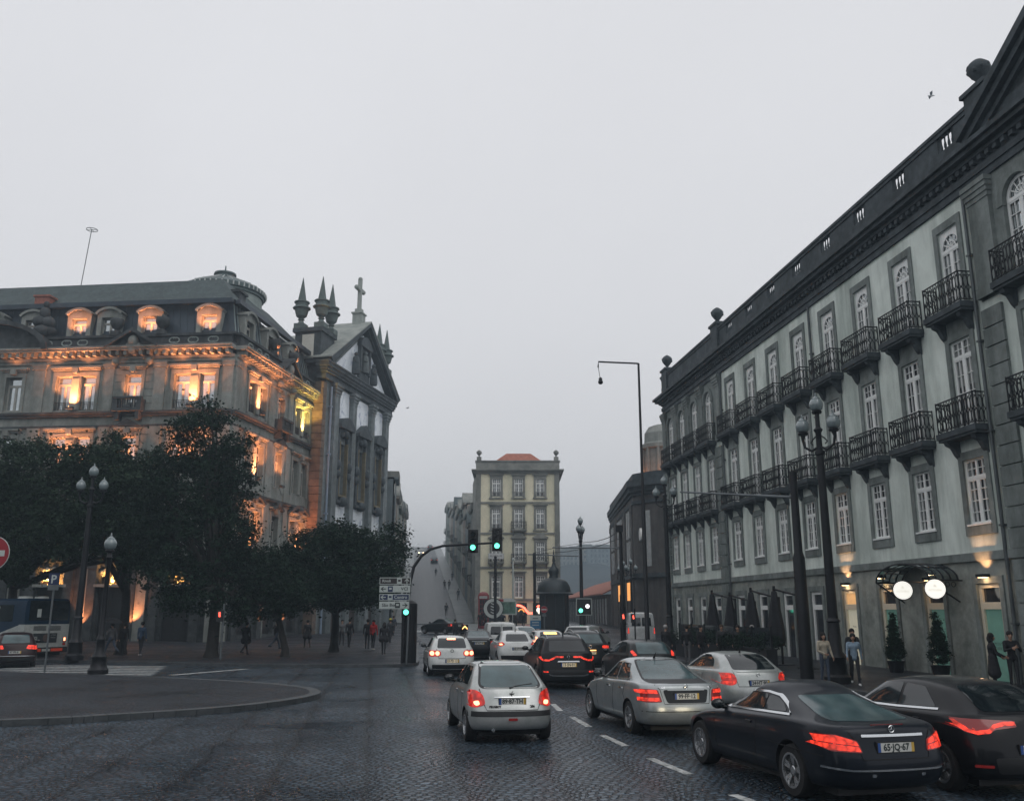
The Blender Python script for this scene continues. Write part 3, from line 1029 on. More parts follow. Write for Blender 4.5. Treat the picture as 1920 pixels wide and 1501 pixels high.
# window surrounds, lintels, frames
fr_d = window_frame(1.22, 2.68, .62, rows=1, cols=1, lights=False, fr=.06, y=-.30, mb=.02).mesh('window_frame', M_WOODW)
fr_t = window_frame(1.22, 2.9, .66, rows=1, cols=1, lights=False, fr=.06, y=-.30).mesh('window_frame', M_WOODW)
fr_s = window_frame(1.32, 2.65, .62, rows=1, cols=1, lights=False, fr=.06, y=-.30).mesh('window_frame', M_WOODW)
fr_u = window_frame(1.32, 2.85, .66, rows=1, cols=1, lights=False, fr=.06, y=-.30).mesh('window_frame', M_WOODW)
fr_g = window_frame(1.22, 3.4, .8, rows=3, cols=1, lights=False, fr=.07, y=-.30).mesh('window_frame', M_WOODW)
def pane_b(w_, h, m): return pane_mesh('pane', w_, h, m, y=-.34)
pa = {('d', 0): pane_b(1.22, 2.68, M_CURT), ('d', 1): pane_b(1.22, 2.9, M_CURT), ('s', 0): pane_b(1.32, 2.65, M_CURT), ('s', 1): pane_b(1.32, 2.85, M_CURT), ('g', 0): pane_b(1.25, 3.4, M_GLASS),
      ('x', 0): pane_b(1.22, 2.68, M_GLASS), ('x', 1): pane_b(1.22, 2.9, M_GLASS)}
rail_s = MB()
for z in (.02, .62): rail_s.tube([(-.62, -.05, z), (.62, -.05, z)], .022, 5)
for k in range(10): rail_s.tube([(-.56 + k * .124, -.05, 0), (-.56 + k * .124, -.05, .62)], .018, 4)
rail_s = rail_s.mesh('guard_rail', M_IRON)
for F, kind, s, z0, z1, lit in WIN:
    sur = MB()
    up = z0 > 17
    ex = 2.0 if kind == 'd' else 1.0
    hw = 1.62 if kind == 'd' else .66
    sur.fb(F, s - hw - .26, s - hw, -.05, .10, z0 - .15, z1 + .3); sur.fb(F, s + hw, s + hw + .26, -.05, .10, z0 - .15, z1 + .3)
    sur.fb(F, s - hw, s + hw, -.05, .098, z1, z1 + .3)
    sur.fb(F, s - hw - .34, s + hw + .34, -.05, .20, z1 + .42, z1 + .56)
    sur.fb(F, s - hw - .44, s + hw + .44, -.05, .34, z1 + .56, z1 + .70)
    sur.fb(F, s - hw - .26, s + hw + .26, -.05, .06, z1 + .3, z1 + .42)
    sur.fb(F, s - .22, s + .22, .0, .40, z1 + .18, z1 + .6)
    if kind == 'd': sur.fb(F, s - .36, s + .36, -.4, .06, z0, z1); sur.fb(F, s - .30, s + .30, -.4, .12, z0, z1 - .2)
    sur.build('window_surround', M_BST, bank)
    for a, c in lights_of(kind, s):
        if z0 < 10: fm, pm_ = fr_g, pa[('g', 0)]
        elif kind == 'd': fm, pm_ = (fr_d, pa[('d', 0)]) if up else (fr_t, pa[('d', 1)])
        else: fm, pm_ = (fr_s, pa[('s', 0)]) if up else (fr_u, pa[('s', 1)])
        if F is BRT and kind == 'd' and z0 > 10: pm_ = pa[('x', 0)] if up else pa[('x', 1)]
        o = add_window(bank, fm, pm_, F.P((a + c) / 2, 0, z0), F.ang)
        if up and kind == 'd': place('guard_rail', rail_s, o, (0, 0, 0))
# curved heads over the first floor windows
for F, s, hw in [(BRT, 4.15, 2.2), (BRT, 13.45, 2.2), (BRT, 8.75, 1.2), (BFR, 3.08, 2.2), (BFR, 12.55, 2.2), (BFR, 7.95, 1.2)]:
    b = MB()
    n = 10
    for k in range(n):
        a0, a1 = math.pi * (.12 + .76 * k / n), math.pi * (.12 + .76 * (k + 1) / n)
        q = [(s + hw * math.cos(a), 10.3 + hw * .5 * math.sin(a)) for a in (a0, a1)] + [(s + (hw - .3) * math.cos(a), 10.25 + (hw - .3) * .46 * math.sin(a)) for a in (a1, a0)]
        b.prism(q, lambda u, v, t: F.P(u, t, v), -.02, .45)
    b.ball(F.P(s, .3, 10.9), .38, 6)
    b.build('curved_head', M_BST_D, bank)
# small stone balconies with pediments beneath, over the single bays
for F, s in ((BFR, FS[0]), (BRT, RSs[0])):
    b = MB()
    b.fb(F, s - 1.15, s + 1.15, 0, .75, 17.05, 17.28); b.fb(F, s - 1.15, s + 1.15, .5, .8, 17.98, 18.14)
    for e in (-1, 1): b.fb(F, s + e * .95 - .2, s + e * .95 + .2, .02, .74, 17.28, 17.98); b.fb(F, s + e * .8 - .14, s + e * .8 + .14, 0, .6, 16.4, 17.05)
    for k in range(7):
        c = F.P(s - .6 + k * .2, .62, 0)
        b.lathe([(.04, 17.28), (.08, 17.42), (.05, 17.62), (.05, 17.8), (.08, 17.98)], (c.x, c.y, 0), 6)
    b.prism([(s - 1.1, 15.95), (s + 1.1, 15.95), (s, 16.5)], lambda u, v, t: F.P(u, t, v), -.02, .42)
    b.build('stone_balcony', M_BST_D, bank)
    b = MB()                                              # pediment breaking the parapet
    for e in (-1, 1):
        q = [(s + e * 2.1, 21.95), (s + e * 2.1, 22.2), (s, 23.5), (s, 23.2)]
        b.prism(q, lambda u, v, t: F.P(u, t, v), -.2, 1.05)
    b.prism([(s - 1.9, 22.0), (s + 1.9, 22.0), (s, 23.25)], lambda u, v, t: F.P(u, t, v), -.2, .45)
    b.build('pediment', M_BST_D, bank)
    b = MB()
    b.ball(F.P(s, .62, 22.45), .42, 8, sz=1.25)
    b.ball(F.P(s, .70, 21.75), .30, 6)
    for e in (-1, 1): b.ball(F.P(s + e * .42, .55, 22.2), .2, 5)
    b.build('carved_shield', M_BST, bank, smooth=60)
    for e in (-1, 1): MB().ball(F.P(s + e * 1.35, .5, 20.9), .28, 5).build('carved_bracket', M_BST, bank, smooth=60)
b = MB()                                                  # segmental gable of the middle block, out to the left edge
sc, n = 20.2, 14
for k in range(n):
    a0, a1 = math.pi * k / n, math.pi * (k + 1) / n
    q = [(sc + 5.6 * math.cos(a), 21.9 + 2.6 * math.sin(a)) for a in (a0, a1)] + [(sc + 5.2 * math.cos(a), 21.9 + 2.25 * math.sin(a)) for a in (a1, a0)]
    b.prism(q, lambda u, v, t: BFR.P(u, t, v), -.2, 1.2)
b.prism([(sc + 5.2 * math.cos(math.pi * k / n), 21.9 + 2.25 * math.sin(math.pi * k / n)) for k in range(n + 1)], lambda u, v, t: BFR.P(u, t, v), -.2, .5)
b.build('curved_gable', M_BST_D, bank)
# statues and urns on the parapet
def finial(F, s, sc_=.72, dark=True):
    b = MB()
    c = F.P(s, .1, 23.1)
    b.box(c.x - .45 * sc_, c.x + .45 * sc_, c.y - .45 * sc_, c.y + .45 * sc_, 23.1, 23.1 + .5 * sc_)
    b.lathe([(r * sc_, 23.1 + z * sc_) for r, z in ((.25, .5), (.2, .7), (.55, 1.0), (.72, 1.35), (.75, 1.8), (.6, 1.95), (.3, 2.0))], (c.x, c.y, 0), 10)
    b.build('parapet_urn', M_BST_D, bank, smooth=50)
for F, s in ((BFR, 6.0), (BFR, 9.7), (BRT, 6.6), (BRT, 10.6)): finial(F, s)
b = MB()
c = BFR.P(15.6, .3, 23.1)
for dx, dz, r, sz in ((0, .5, .75, .7), (-.3, 1.3, .6, .8), (.35, 1.2, .55, .9), (0, 2.0, .42, 1.2), (.05, 2.7, .26, 1.1), (.6, .5, .5, .7), (-.75, .4, .4, .8)):
    b.ball((c.x + dx, c.y, c.z + dz), r, 6, sz=sz)
b.build('statue_group', M_BST_D, bank, smooth=60)
# mansard, upper roof, dormers
def MP(F, s, d, z): return F.P(s, d, z)
b = MB()
sl = 1.35                                                  # setback over the mansard's height
def corner(d, z):
    A, n1, n2 = BFR.O, BFR.n, BRT.n
    # intersection of the two facade lines offset inwards by d
    M_ = Matrix(((n1.x, n1.y), (n2.x, n2.y)))
    q = M_.inverted() @ Vector((-d, -d))
    return Vector((A.x + q.x, A.y + q.y, z))
c0, c1 = corner(.35, 22.9), corner(.35 + sl * .55, 25.9)
e0, e1 = BFR.P(40, -.35, 22.9), BFR.P(40, -.35 - sl * .55, 25.9)
r0, r1 = BRT.P(16.1, -.35, 22.9), BRT.P(16.1, -.35 - sl * .55, 25.9)
b.add([c0, e0, e1, c1], [(0, 1, 2, 3)])
b.add([c0, c1, r1, r0], [(0, 1, 2, 3)])
for k in range(70):                                        # standing seams
    f = .01 + k / 70
    p, q = c0.lerp(e0, f), c1.lerp(e1, f)
    b.tube([p + BFR.n * .02, q + BFR.n * .02], .028, 4)
b.build('mansard_roof', M_ZINC, bank)
b = MB()
for k in range(30):
    f = .01 + k / 30
    p, q = c0.lerp(r0, f), c1.lerp(r1, f)
    b.tube([p + BRT.n * .02, q + BRT.n * .02], .05, 4)
b.build('roof_seams', M_ZINC_L, bank)
b = MB()
bands(BFR, .75, 40, ((25.75, 26.0, -.72), (26.0, 26.12, -.6)), b)
bands(BRT, .75, 16.1, ((25.75, 26.0, -.72), (26.0, 26.12, -.6)), b)
b.build('roof_moulding', M_ZINC, bank)
k0, k1 = corner(.75, 26.1), corner(4.3, 28.2)
g0, g1 = BFR.P(40, -.75, 26.1), BFR.P(40, -4.3, 29.0)
h0, h1 = BRT.P(16.1, -.75, 26.1), BRT.P(16.1, -3.2, 27.0)
b = MB()
k1 = BFR.P(3.4, -4.3, 29.2)
b.add([k0, g0, g1, k1], [(0, 1, 2, 3)])
h1 = k1 + BRT.t * 9
b.add([k0, k1, h1, h0], [(0, 1, 2, 3)])
b.add([k1, g1, g1 + BRT.t * 12, h1], [(0, 1, 2, 3)])
b.build('upper_roof', M_SLATE, bank)
cmb = MB()
cmb.fb(BFR, 16.1, 17.3, -1.6, -.7, 25.7, 27.0)
cmb.fb(BFR, 16.0, 17.4, -1.7, -.6, 26.85, 27.0)
cmb.build('chimney', M_BRICK, bank)
cmb = MB()
cmb.fb(BRT, 3.0, 4.2, -2.6, -1.6, 26.0, 27.6); cmb.fb(BRT, 2.85, 4.35, -2.75, -1.45, 27.6, 27.8)
cmb.build('chimney', M_BST_D, bank)
def dormer_mesh(glass):
    b = MB()
    hw, z1 = .62, 1.55
    b.box(-.98, -hw, -1.6, .12, 0, z1 + .45); b.box(hw, .98, -1.6, .12, 0, z1 + .45)
    b.box(-hw, hw, -1.6, .12, z1, z1 + .45); b.box(-hw, hw, -.5, .16, -.1, .02)
    n = 8
    for k in range(n):
        a0, a1 = math.pi * (.2 + .6 * k / n), math.pi * (.2 + .6 * (k + 1) / n)
        q = [(1.38 * math.cos(a), z1 - .35 + 1.2 * math.sin(a)) for a in (a0, a1)] + [(1.2 * math.cos(a), z1 - .40 + 1.05 * math.sin(a)) for a in (a1, a0)]
        b.prism(q, lambda u, v, t: (u, t, v), -1.6, .32)
        q = [(1.2 * math.cos(a), z1 - .40 + 1.05 * math.sin(a)) for a in (a0, a1)] + [(1.2 * math.cos(a1), z1 + .4), (1.2 * math.cos(a0), z1 + .4)]
        b.prism(q, lambda u, v, t: (u, t, v), -1.6, .118)
    return b.mesh('dormer', M_BST)
dm = dormer_mesh(0)
fr_dm = window_frame(1.24, 1.55, .42, rows=1, cols=1, lights=False, fr=.05, y=-.22, mid=True).mesh('window_frame', M_WOODW)
pn_dm = pane_mesh('pane', 1.24, 1.55, M_CURT, y=-.26)
pn_dd = pane_mesh('pane', 1.24, 1.55, M_GLASS, y=-.26)
DORM = [(BFR, 2.45, 1), (BFR, 7.2, 1), (BFR, 10.55, 0), (BFR, 13.0, 1), (BFR, 16.85, 1), (BFR, 20.2, 1), (BRT, 2.5, 0), (BRT, 6.6, 1), (BRT, 10.9, 1)]
for F, s, lit in DORM:
    o = place('dormer', dm, bank, F.P(s, -.3, 23.2) - bank.location, F.ang)
    place('window_frame', fr_dm, o, (0, 0, 0))
    place('pane', pn_dm if F is BFR else pn_dd, o, (0, 0, 0))
    if lit: lamp_light('flood_light', F.P(s, .42, 23.30), 750, ORANGE, .06, spot=100, direction=F.P(s, -.2, 25.0) - F.P(s, .42, 23.3), blend=.7)
# round drum with conical skylight
dc = BRT.P(9.6, -6.4, 0)
b = MB()
b.lathe([(3.35, 24.5), (3.35, 29.5)], (dc.x, dc.y, 0), 48)
b.build('rotunda_drum', M_RENDER, bank, smooth=40)
b = MB()
b.lathe([(3.35, 29.5), (3.5, 29.55), (3.5, 29.75), (3.62, 29.78), (3.66, 30.15), (3.45, 30.3), (.85, 31.5), (.85, 31.75), (.98, 31.8), (.95, 31.95), (.08, 32.05), (.05, 32.7)], (dc.x, dc.y, 0), 48)
b.build('rotunda_roof', mat('verdigris_zinc', (.085, .12, .12), rough=.5, var=.2, metal=.2), bank, smooth=25)
b = MB()
for k in range(48):
    a = 2 * math.pi * k / 48
    ca, sa = math.cos(a), math.sin(a)
    b.tube([(dc.x + 3.68 * ca, dc.y + 3.68 * sa, 29.8), (dc.x + 3.68 * ca, dc.y + 3.68 * sa, 30.13)], .07, 4)
    if k % 2 == 0:
        b.tube([(dc.x + 3.3 * ca, dc.y + 3.3 * sa, 30.42), (dc.x + 0.9 * ca, dc.y + 0.9 * sa, 31.52)], .05, 4)
b.build('skylight_ribs', mat('pale_glazing_bars', (.5, .53, .52), rough=.5), bank)
# ground floor: arched openings with lit heads and panelled doors
MD_ = mat('dark_bronze_door', (.03, .03, .032), rough=.4, metal=.3)
for s in (3.1, 8.0, 12.7, 17.8):
    b = MB()
    b.fb(BFR, s - 1.1, s + 1.1, -.42, -.36, .1, 4.1, 0)
    for k in range(5):
        for e in (-1, 1): b.fb(BFR, s + e * .55 - .42, s + e * .55 + .42, -.36, -.32, .3 + k * .75, .85 + k * .75, 0)
    b.fb(BFR, s - 1.3, s + 1.3, -.3, .35, 4.1, 4.3, 1)
    for k in range(26):                                    # pierced stone rosettes in the head
        rnd = random.Random(int(s * 10) + k)
        b.ball(BFR.P(s + rnd.uniform(-1.0, 1.0), .0 + rnd.uniform(-.1, .1), 4.45 + rnd.random() * .95), .12 + rnd.random() * .1, 4, 1)
    b.build('entrance_door', [MD_, M_BST], bank)
for s in (4.15, 8.75, 13.45):
    b = MB()
    b.fb(BRT, s - 1.0, s + 1.0, -.42, -.36, .6, 5.2, 0)
    for k in range(7): b.fb(BRT, s - 1.0, s + 1.0, -.36, -.30, .9 + k * .6, 1.0 + k * .6, 0)
    b.build('shuttered_window', MD_, bank)
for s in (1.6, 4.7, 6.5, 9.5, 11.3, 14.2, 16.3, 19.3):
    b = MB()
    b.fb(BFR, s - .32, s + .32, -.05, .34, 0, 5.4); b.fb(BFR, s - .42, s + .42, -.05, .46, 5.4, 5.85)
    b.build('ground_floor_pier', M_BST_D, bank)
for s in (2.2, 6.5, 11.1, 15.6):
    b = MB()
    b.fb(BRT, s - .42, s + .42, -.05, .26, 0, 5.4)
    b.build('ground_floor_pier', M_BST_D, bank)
# the flood lights
for F, kind, s, z0, z1, lit in WIN:
    if not lit: continue
    col = (1.0, .62, .12) if lit == 2 else ORANGE
    g = MB()
    g.fb(F, s - .28, s + .28, .42, .68, z0 - .02, z0 + .16, 0)
    g.build('floodlight', [M_BST_D], bank)
    if kind == 'd':
        lamp_light('flood_light', F.P(s, .72, z0 + .15), 1700 if F is BFR else 1600, col, .06, spot=108, direction=Vector((0, 0, 1)) - F.n * .16, blend=.35)
        lamp_light('flood_light', F.P(s, 1.15, z0 - .1), 2600, col, .08, spot=64, direction=F.P(s, .1, z1 + .2) - F.P(s, 1.15, z0 - .1), blend=.4)
    else:
        lamp_light('flood_light', F.P(s, .55, z0 + .25), 1500, col, .08, spot=70, direction=F.P(s, -.1, z1) - F.P(s, .55, z0 + .25), blend=.7)
for s in (1.6, 4.2, 6.6, 9.4, 11.6, 14.2, 17.5, 21): lamp_light('flood_light', BFR.P(s, .62, 20.75), 60, ORANGE, .1, spot=150, direction=Vector((0, 0, 1)) + BFR.n * .1)
for s in (1.6, 4.0, 6.4, 9.0): lamp_light('flood_light', BRT.P(s, .62, 20.75), 60, ORANGE, .1, spot=150, direction=Vector((0, 0, 1)) + BRT.n * .1)
for s in (8.0, 12.7, 3.1): lamp_light('flood_light', BFR.P(s, .5, 4.4), 700 if s > 5 else 300, (1, .42, .11), .08, spot=140, direction=Vector((0, 0, .8)) - BFR.n)
for s in (6.1, 9.9): lamp_light('flood_light', BFR.P(s, .75, 1.2), 900, ORANGE, .08, spot=70, direction=Vector((0, 0, 1)) - BFR.n * .25)
for s in (6.5, 11.1): lamp_light('flood_light', BRT.P(s, .75, 1.2), 800, ORANGE, .08, spot=70, direction=Vector((0, 0, 1)) - BRT.n * .22)
b = MB()                                                   # roof antenna with its hoop
ac = BFR.P(15.9, -4.3, 28.0)
b.tube([ac, ac + Vector((.45, 0, 6.2))], .035, 5)
b.tube([ac + Vector((.47 + .45 * math.cos(t), .45 * math.sin(t), 6.15)) for t in np.linspace(0, 2 * math.pi, 16, endpoint=False)], .03, 4, closed=True)
for t in (0, math.pi / 2): b.tube([ac + Vector((.47 - .45 * math.cos(t), -.45 * math.sin(t), 6.15)), ac + Vector((.47 + .45 * math.cos(t), .45 * math.sin(t), 6.15))], .02, 4)
tag(b.build('antenna', M_PIPE, None, loc=ac), 'thin antenna mast with a hoop on top, standing on the roof ridge of the bank', 'antenna')
# ================================================================== the tiled church
M_CST = mat('church_granite', (.19, .22, .23), rough=.85, var=.28, scale=2.2, stain=.5, sscale=.6, streak=True, bump=.3, bscale=16)
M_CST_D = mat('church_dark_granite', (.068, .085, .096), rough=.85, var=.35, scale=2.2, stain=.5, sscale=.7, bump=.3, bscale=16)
M_CST_B = mat('church_brown_granite', (.17, .125, .095), rough=.85, var=.35, scale=1.4, stain=.4, sscale=.8, bump=.3, bscale=16)
M_CAP = mat('pale_roof_slab', (.33, .35, .33), rough=.8, var=.15, scale=1.5, stain=.3)
def tile_mat():
    m = mat('blue_and_white_tiles', (.62, .67, .72), rough=.25, var=.08, scale=1.2, coat=.3)
    t = m.node_tree
    N, L = t.nodes, t.links
    p = N['Principled BSDF']
    tc = N.new('ShaderNodeTexCoord')
    no = N.new('ShaderNodeTexNoise')
    no.inputs['Scale'].default_value = .75
    no.inputs['Detail'].default_value = 9
    no.inputs['Roughness'].default_value = .7
    no.inputs['Distortion'].default_value = 1.3
    L.new(tc.outputs['Object'], no.inputs['Vector'])
    cr = N.new('ShaderNodeValToRGB')
    cr.color_ramp.elements[0].position = .30
    cr.color_ramp.elements[1].position = .47
    cr.color_ramp.elements[0].color = (.10, .18, .36, 1)
    cr.color_ramp.elements[1].color = (.74, .80, .85, 1)
    L.new(no.outputs['Fac'], cr.inputs[0])
    L.new(cr.outputs[0], p.inputs['Base Color'])
    return m
M_TILE = tile_mat()
M_GOLD = mat('ochre_window_trim', (.15, .125, .07), rough=.6, var=.3)
KF = Fac((-17.11, 83.0), 12.75, 1)
if KF.n.x < 0: KF = Fac((-17.11, 83.0), 12.75, -1)
church = empty('church', KF.P(7.2, 0, 0), 'grey stone church with blue and white tile panels, obelisk pinnacles and a gable cross', 'church')
C0, S0, S1 = 7.3, -1.3, 15.6
WC = [2.85, 7.45, 12.0]
b = MB()
wall_cells(b, KF, S0, S1, 0, 24.4, [(s - .85, s + .85, 13.2, 18.1) for s in WC] + [(s - 1.2, s + 1.2, .15, 7.0) for s in WC], rev=.5)
b.build('wall', M_CST, church)
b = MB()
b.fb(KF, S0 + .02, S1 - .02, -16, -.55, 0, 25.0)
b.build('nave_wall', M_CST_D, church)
b = MB()
z = .1
while z < 22.9:                                            # coursed brown corner pier on the near edge
    b.fb(KF, S0 - .75, S0 - .01, -.9, .12, z, z + .66)
    z += .70
b.build('corner_pier', M_CST_B, church)
b = MB()
b.tube([KF.P(-.45, .22, .2), KF.P(-.45, .22, 23)], .10, 8)
for z in (6, 11, 16.5, 21): b.fb(KF, -.6, -.3, 0, .36, z, z + .14)
b.build('drainpipe', mat('blue_grey_pipe', (.22, .29, .38), rough=.45, var=.15), church)
for a, c in ((.15, 1.25), (4.5, 5.45), (9.45, 10.4), (13.6, 14.6)):
    b = MB()
    b.fb(KF, a, c, -.05, .38, 9.6, 22.7); b.fb(KF, a, c, -.05, .38, .1, 8.6)
    for k in range(4): b.fb(KF, a - .05 - .07 * k, c + .05 + .07 * k, -.05, .42 + .08 * k, 22.3 + .3 * k, 22.56 + .3 * k)
    b.build('pilaster', M_CST, church)
b = MB()
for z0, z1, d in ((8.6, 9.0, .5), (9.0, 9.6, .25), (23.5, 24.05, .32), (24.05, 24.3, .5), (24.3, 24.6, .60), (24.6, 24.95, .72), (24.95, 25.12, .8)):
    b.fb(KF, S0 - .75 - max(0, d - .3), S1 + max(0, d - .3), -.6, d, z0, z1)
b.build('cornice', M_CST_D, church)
for s, hw in zip(WC, (1.42, 1.85, 1.42)):
    b = MB()
    b.fb(KF, s - hw, s + hw, .0, .03, 20.0, 23.3)
    b.build('tile_panel', M_TILE, church)
    b = MB()
    b.fb(KF, s - 1.3, s + 1.3, .0, .03, 9.7, 12.2)
    b.build('tile_panel', M_TILE, church)
b = MB()
b.prism([(0.1, 25.15), (14.5, 25.15), (7.3, 30.4)], lambda u, v, t: KF.P(u, t, v), -.3, .02)
b.build('gable_tiles', M_TILE, church)
for i, (s, hw) in enumerate(zip(WC, (1.62, 1.75, 1.62))):
    b = MB()
    zb, dd = 19.45, .7
    if i == 1: pr = [(s - hw, zb + .3), (s - hw, zb), (s + hw, zb), (s + hw, zb + .3), (s, zb + 1.35)]
    else: pr = [(s - hw, zb + .3), (s - hw, zb), (s + hw, zb), (s + hw, zb + .3)] + [(s + hw * .95 * math.cos(a), zb + .3 + .85 * math.sin(a)) for a in np.linspace(.15, math.pi - .15, 8)]
    b.prism(pr, lambda u, v, t: KF.P(u, t, v), -.02, dd)
    b.fb(KF, s - 1.2, s + 1.2, -.02, .3, 18.9, 19.45)
    for e in (-1, 1):
        b.fb(KF, s + e * 1.1 - .2, s + e * 1.1 + .2, -.02, .28, 12.6, 18.9)
        b.ball(KF.P(s + e * 1.3, .3, 15.9), .34, 5, sz=1.5); b.ball(KF.P(s + e * 1.3, .3, 15.0), .3, 5, sz=1.4)
        b.ball(KF.P(s + e * .6, .3, 18.9), .3, 5)
    b.ball(KF.P(s, .35, 19.0), .42, 5); b.ball(KF.P(s, .35, 12.5), .5, 5)
    b.fb(KF, s - 1.4, s + 1.4, -.02, .4, 12.35, 12.6)
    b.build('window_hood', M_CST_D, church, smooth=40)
for s in WC:
    b = MB()
    for e in (-1, 1): b.fb(KF, s + e * .88 - .07, s + e * .88 + .07, -.02, .32, 13.0, 18.2)
    b.fb(KF, s - .95, s + .95, -.02, .32, 12.95, 13.15)
    b.build('window_trim', M_GOLD, church)
wf = window_frame(1.7, 4.9, 0, rows=6, cols=2, fr=.08, y=-.35, mid=True, mb=.05).mesh('window_frame', mat('grey_leaded_frame', (.22, .25, .25), rough=.6))
wp = pane_mesh('pane', 1.7, 4.9, mat('dull_church_glass', (.07, .085, .085), rough=.15, var=.4, scale=.8), y=-.4)
for s in WC: add_window(church, wf, wp, KF.P(s, 0, 13.2), KF.ang)
for s in WC:
    b = MB()
    b.fb(KF, s - 1.2, s + 1.2, -.5, -.42, .15, 7)
    for k in range(4): b.fb(KF, s - 1.0, s - .1, -.42, -.36, .5 + k * 1.5, 1.7 + k * 1.5); b.fb(KF, s + .1, s + 1.0, -.42, -.36, .5 + k * 1.5, 1.7 + k * 1.5)
    b.build('door', mat('dark_oak_door', (.04, .03, .025), rough=.6, var=.3), church)
# raking pediment
b = MB()
base_l, base_r, ap = (-2.1, 25.12), (16.7, 25.12), (7.3, 31.7)
for e_ in (base_l, base_r):
    sg = 1 if e_[0] < 7 else -1
    for off, th, d in ((0, .40, .8), (.40, .3, .45)):
        q = [(e_[0] + sg * off * .9, e_[1] + (.35 if off == 0 else .0)), (ap[0], ap[1] - off), (ap[0], ap[1] - off - th), (e_[0] + sg * (off * .9 + .55), e_[1])]
        b.prism(q, lambda u, v, t: KF.P(u, t, v), -.4, d)
b.build('pediment', M_CST_D, church)
b = MB()
for e_ in (base_l, base_r):
    q = [(e_[0], e_[1] + .36), (ap[0], ap[1] + .01), (ap[0], ap[1] + .16), (e_[0], e_[1] + .5)]
    b.prism(q, lambda u, v, t: KF.P(u, t, v), -4.2, .86)
b.prism([(S0, 25.0), (S1, 25.0), (7.3, 30.9)], lambda u, v, t: KF.P(u, t, v), -15.5, -.45)
b.build('roof', M_CAP, church)
b = MB()                                                   # niche with a saint and two statues
b.fb(KF, 5.9, 8.7, -.02, .25, 25.5, 26.2)
for s in (6.1, 8.5): b.fb(KF, s - .2, s + .2, -.02, .4, 26.2, 28.9)
b.fb(KF, 5.7, 8.9, -.02, .5, 28.9, 29.25)
b.prism([(5.7, 29.25), (8.9, 29.25), (8.2, 29.9), (7.3, 30.15), (6.4, 29.9)], lambda u, v, t: KF.P(u, t, v), -.02, .45)
b.fb(KF, 6.5, 8.1, .02, .06, 26.2, 28.9)
b.build('niche', M_CST_D, church)
for s, z0, m in ((7.3, 26.3, M_CST), (4.9, 25.6, M_CST_D), (9.7, 25.6, M_CST_D)):
    c = KF.P(s, .3, z0)
    b = MB()
    b.lathe([(.42, 0), (.46, .3), (.40, .9), (.36, 1.4), (.30, 1.75), (.16, 1.9)], c, 10)
    b.ball((c.x, c.y, c.z + 2.1), .22, 6)
    for e in (-1, 1): b.tube([c + KF.t * (e * .3) + Vector((0, 0, 1.65)), c + KF.t * (e * .42) + KF.n * .1 + Vector((0, 0, 1.2)), c + KF.t * (e * .15) + KF.n * .3 + Vector((0, 0, 1.15))], .10, 6)
    b.build('statue', m, church, smooth=50)
for s0 in (-1.9, 13.2):
    b = MB()
    b.fb(KF, s0, s0 + 3.0, -3.1, -.45, 25.1, 28.1)
    b.fb(KF, s0 - .2, s0 + 3.2, -3.3, -.25, 28.1, 28.5)
    b.build('corner_block', M_CST_D, church)
b = MB()
b.fb(KF, -1.93, -1.905, -2.35, -1.15, 25.45, 27.85)
b.build('pale_panel', mat('pale_plaster_panel', (.62, .61, .55), rough=.8, var=.05), church)
pin = MB()
pin.box(-.5, .5, -.5, .5, 0, .5)
pin.lathe([(.42, .5), (.3, .62), (.2, .85), (.34, .95), (.2, 1.05), (.5, 1.3), (.62, 1.75), (.66, 2.0), (.85, 2.05), (.85, 2.15), (.6, 2.3), (.62, 2.6), (.75, 2.65), (.72, 2.75), (.45, 2.8)], n=12)
pin.lathe([(.40, 2.8), (.40, 3.0), (.03, 5.2)], n=4, a0=math.pi / 4)
pin = pin.mesh('pinnacle', mat('pinnacle_granite', (.13, .165, .16), rough=.85, var=.3, scale=3, stain=.3), smooth=30)
for s, d in ((-1.55, -2.75), (-1.5, -.7), (.75, -.7), (13.6, -2.75), (15.9, -.7), (13.6, -.7)):
    place('pinnacle', pin, church, KF.P(s, d, 28.5) - church.location, KF.ang)
b = MB()
b.fb(KF, 6.75, 7.85, -1.1, -.1, 31.4, 32.7); b.fb(KF, 6.6, 8.0, -1.2, 0, 32.7, 32.85); b.fb(KF, 6.95, 7.65, -.95, -.25, 32.85, 33.3)
b.fb(KF, 7.12, 7.48, -.78, -.42, 33.3, 36.6); b.fb(KF, 6.35, 8.25, -.77, -.43, 35.3, 35.65)
for s, z in ((6.35, 35.48), (8.25, 35.48), (7.3, 36.65)): b.ball(KF.P(s, -.6, z), .25, 5)
b.build('cross', mat('pale_cross_stone', (.30, .33, .31), rough=.8, var=.15), church)
# ================================================================== the yellow house that closes the square
M_YEL = mat('yellow_plaster', (.88, .82, .62), rough=.9, var=.08, scale=.8, stain=.22, sscale=.35, streak=True)
M_YST = mat('yellow_house_stone', (.27, .275, .255), rough=.85, var=.2, scale=1.6, stain=.35)
M_RTILE = mat('red_roof_tiles', (.36, .13, .085), rough=.8, var=.25, scale=2.5, bump=.6, bscale=8)
M_PANEF = mat('far_window_glass', (.10, .12, .13), rough=.12, var=.6, scale=.5, spec=.8)
YF = Fac((6.05, 115.0), -90, 1)
if YF.n.y > 0: YF = Fac((6.05, 115.0), -90, -1)
yel = empty('yellow_house', YF.P(5.3, 0, .75), 'narrow yellow house with grey stone trim and a red hipped roof, closing the square', 'building')
YW = 10.65
YB = [2.45, 5.2, 8.05]
YR = ((16.6, 18.95, .6), (12.5, 15.1, .6), (8.45, 10.9, .6), (4.0, 6.7, .7))
b = MB()
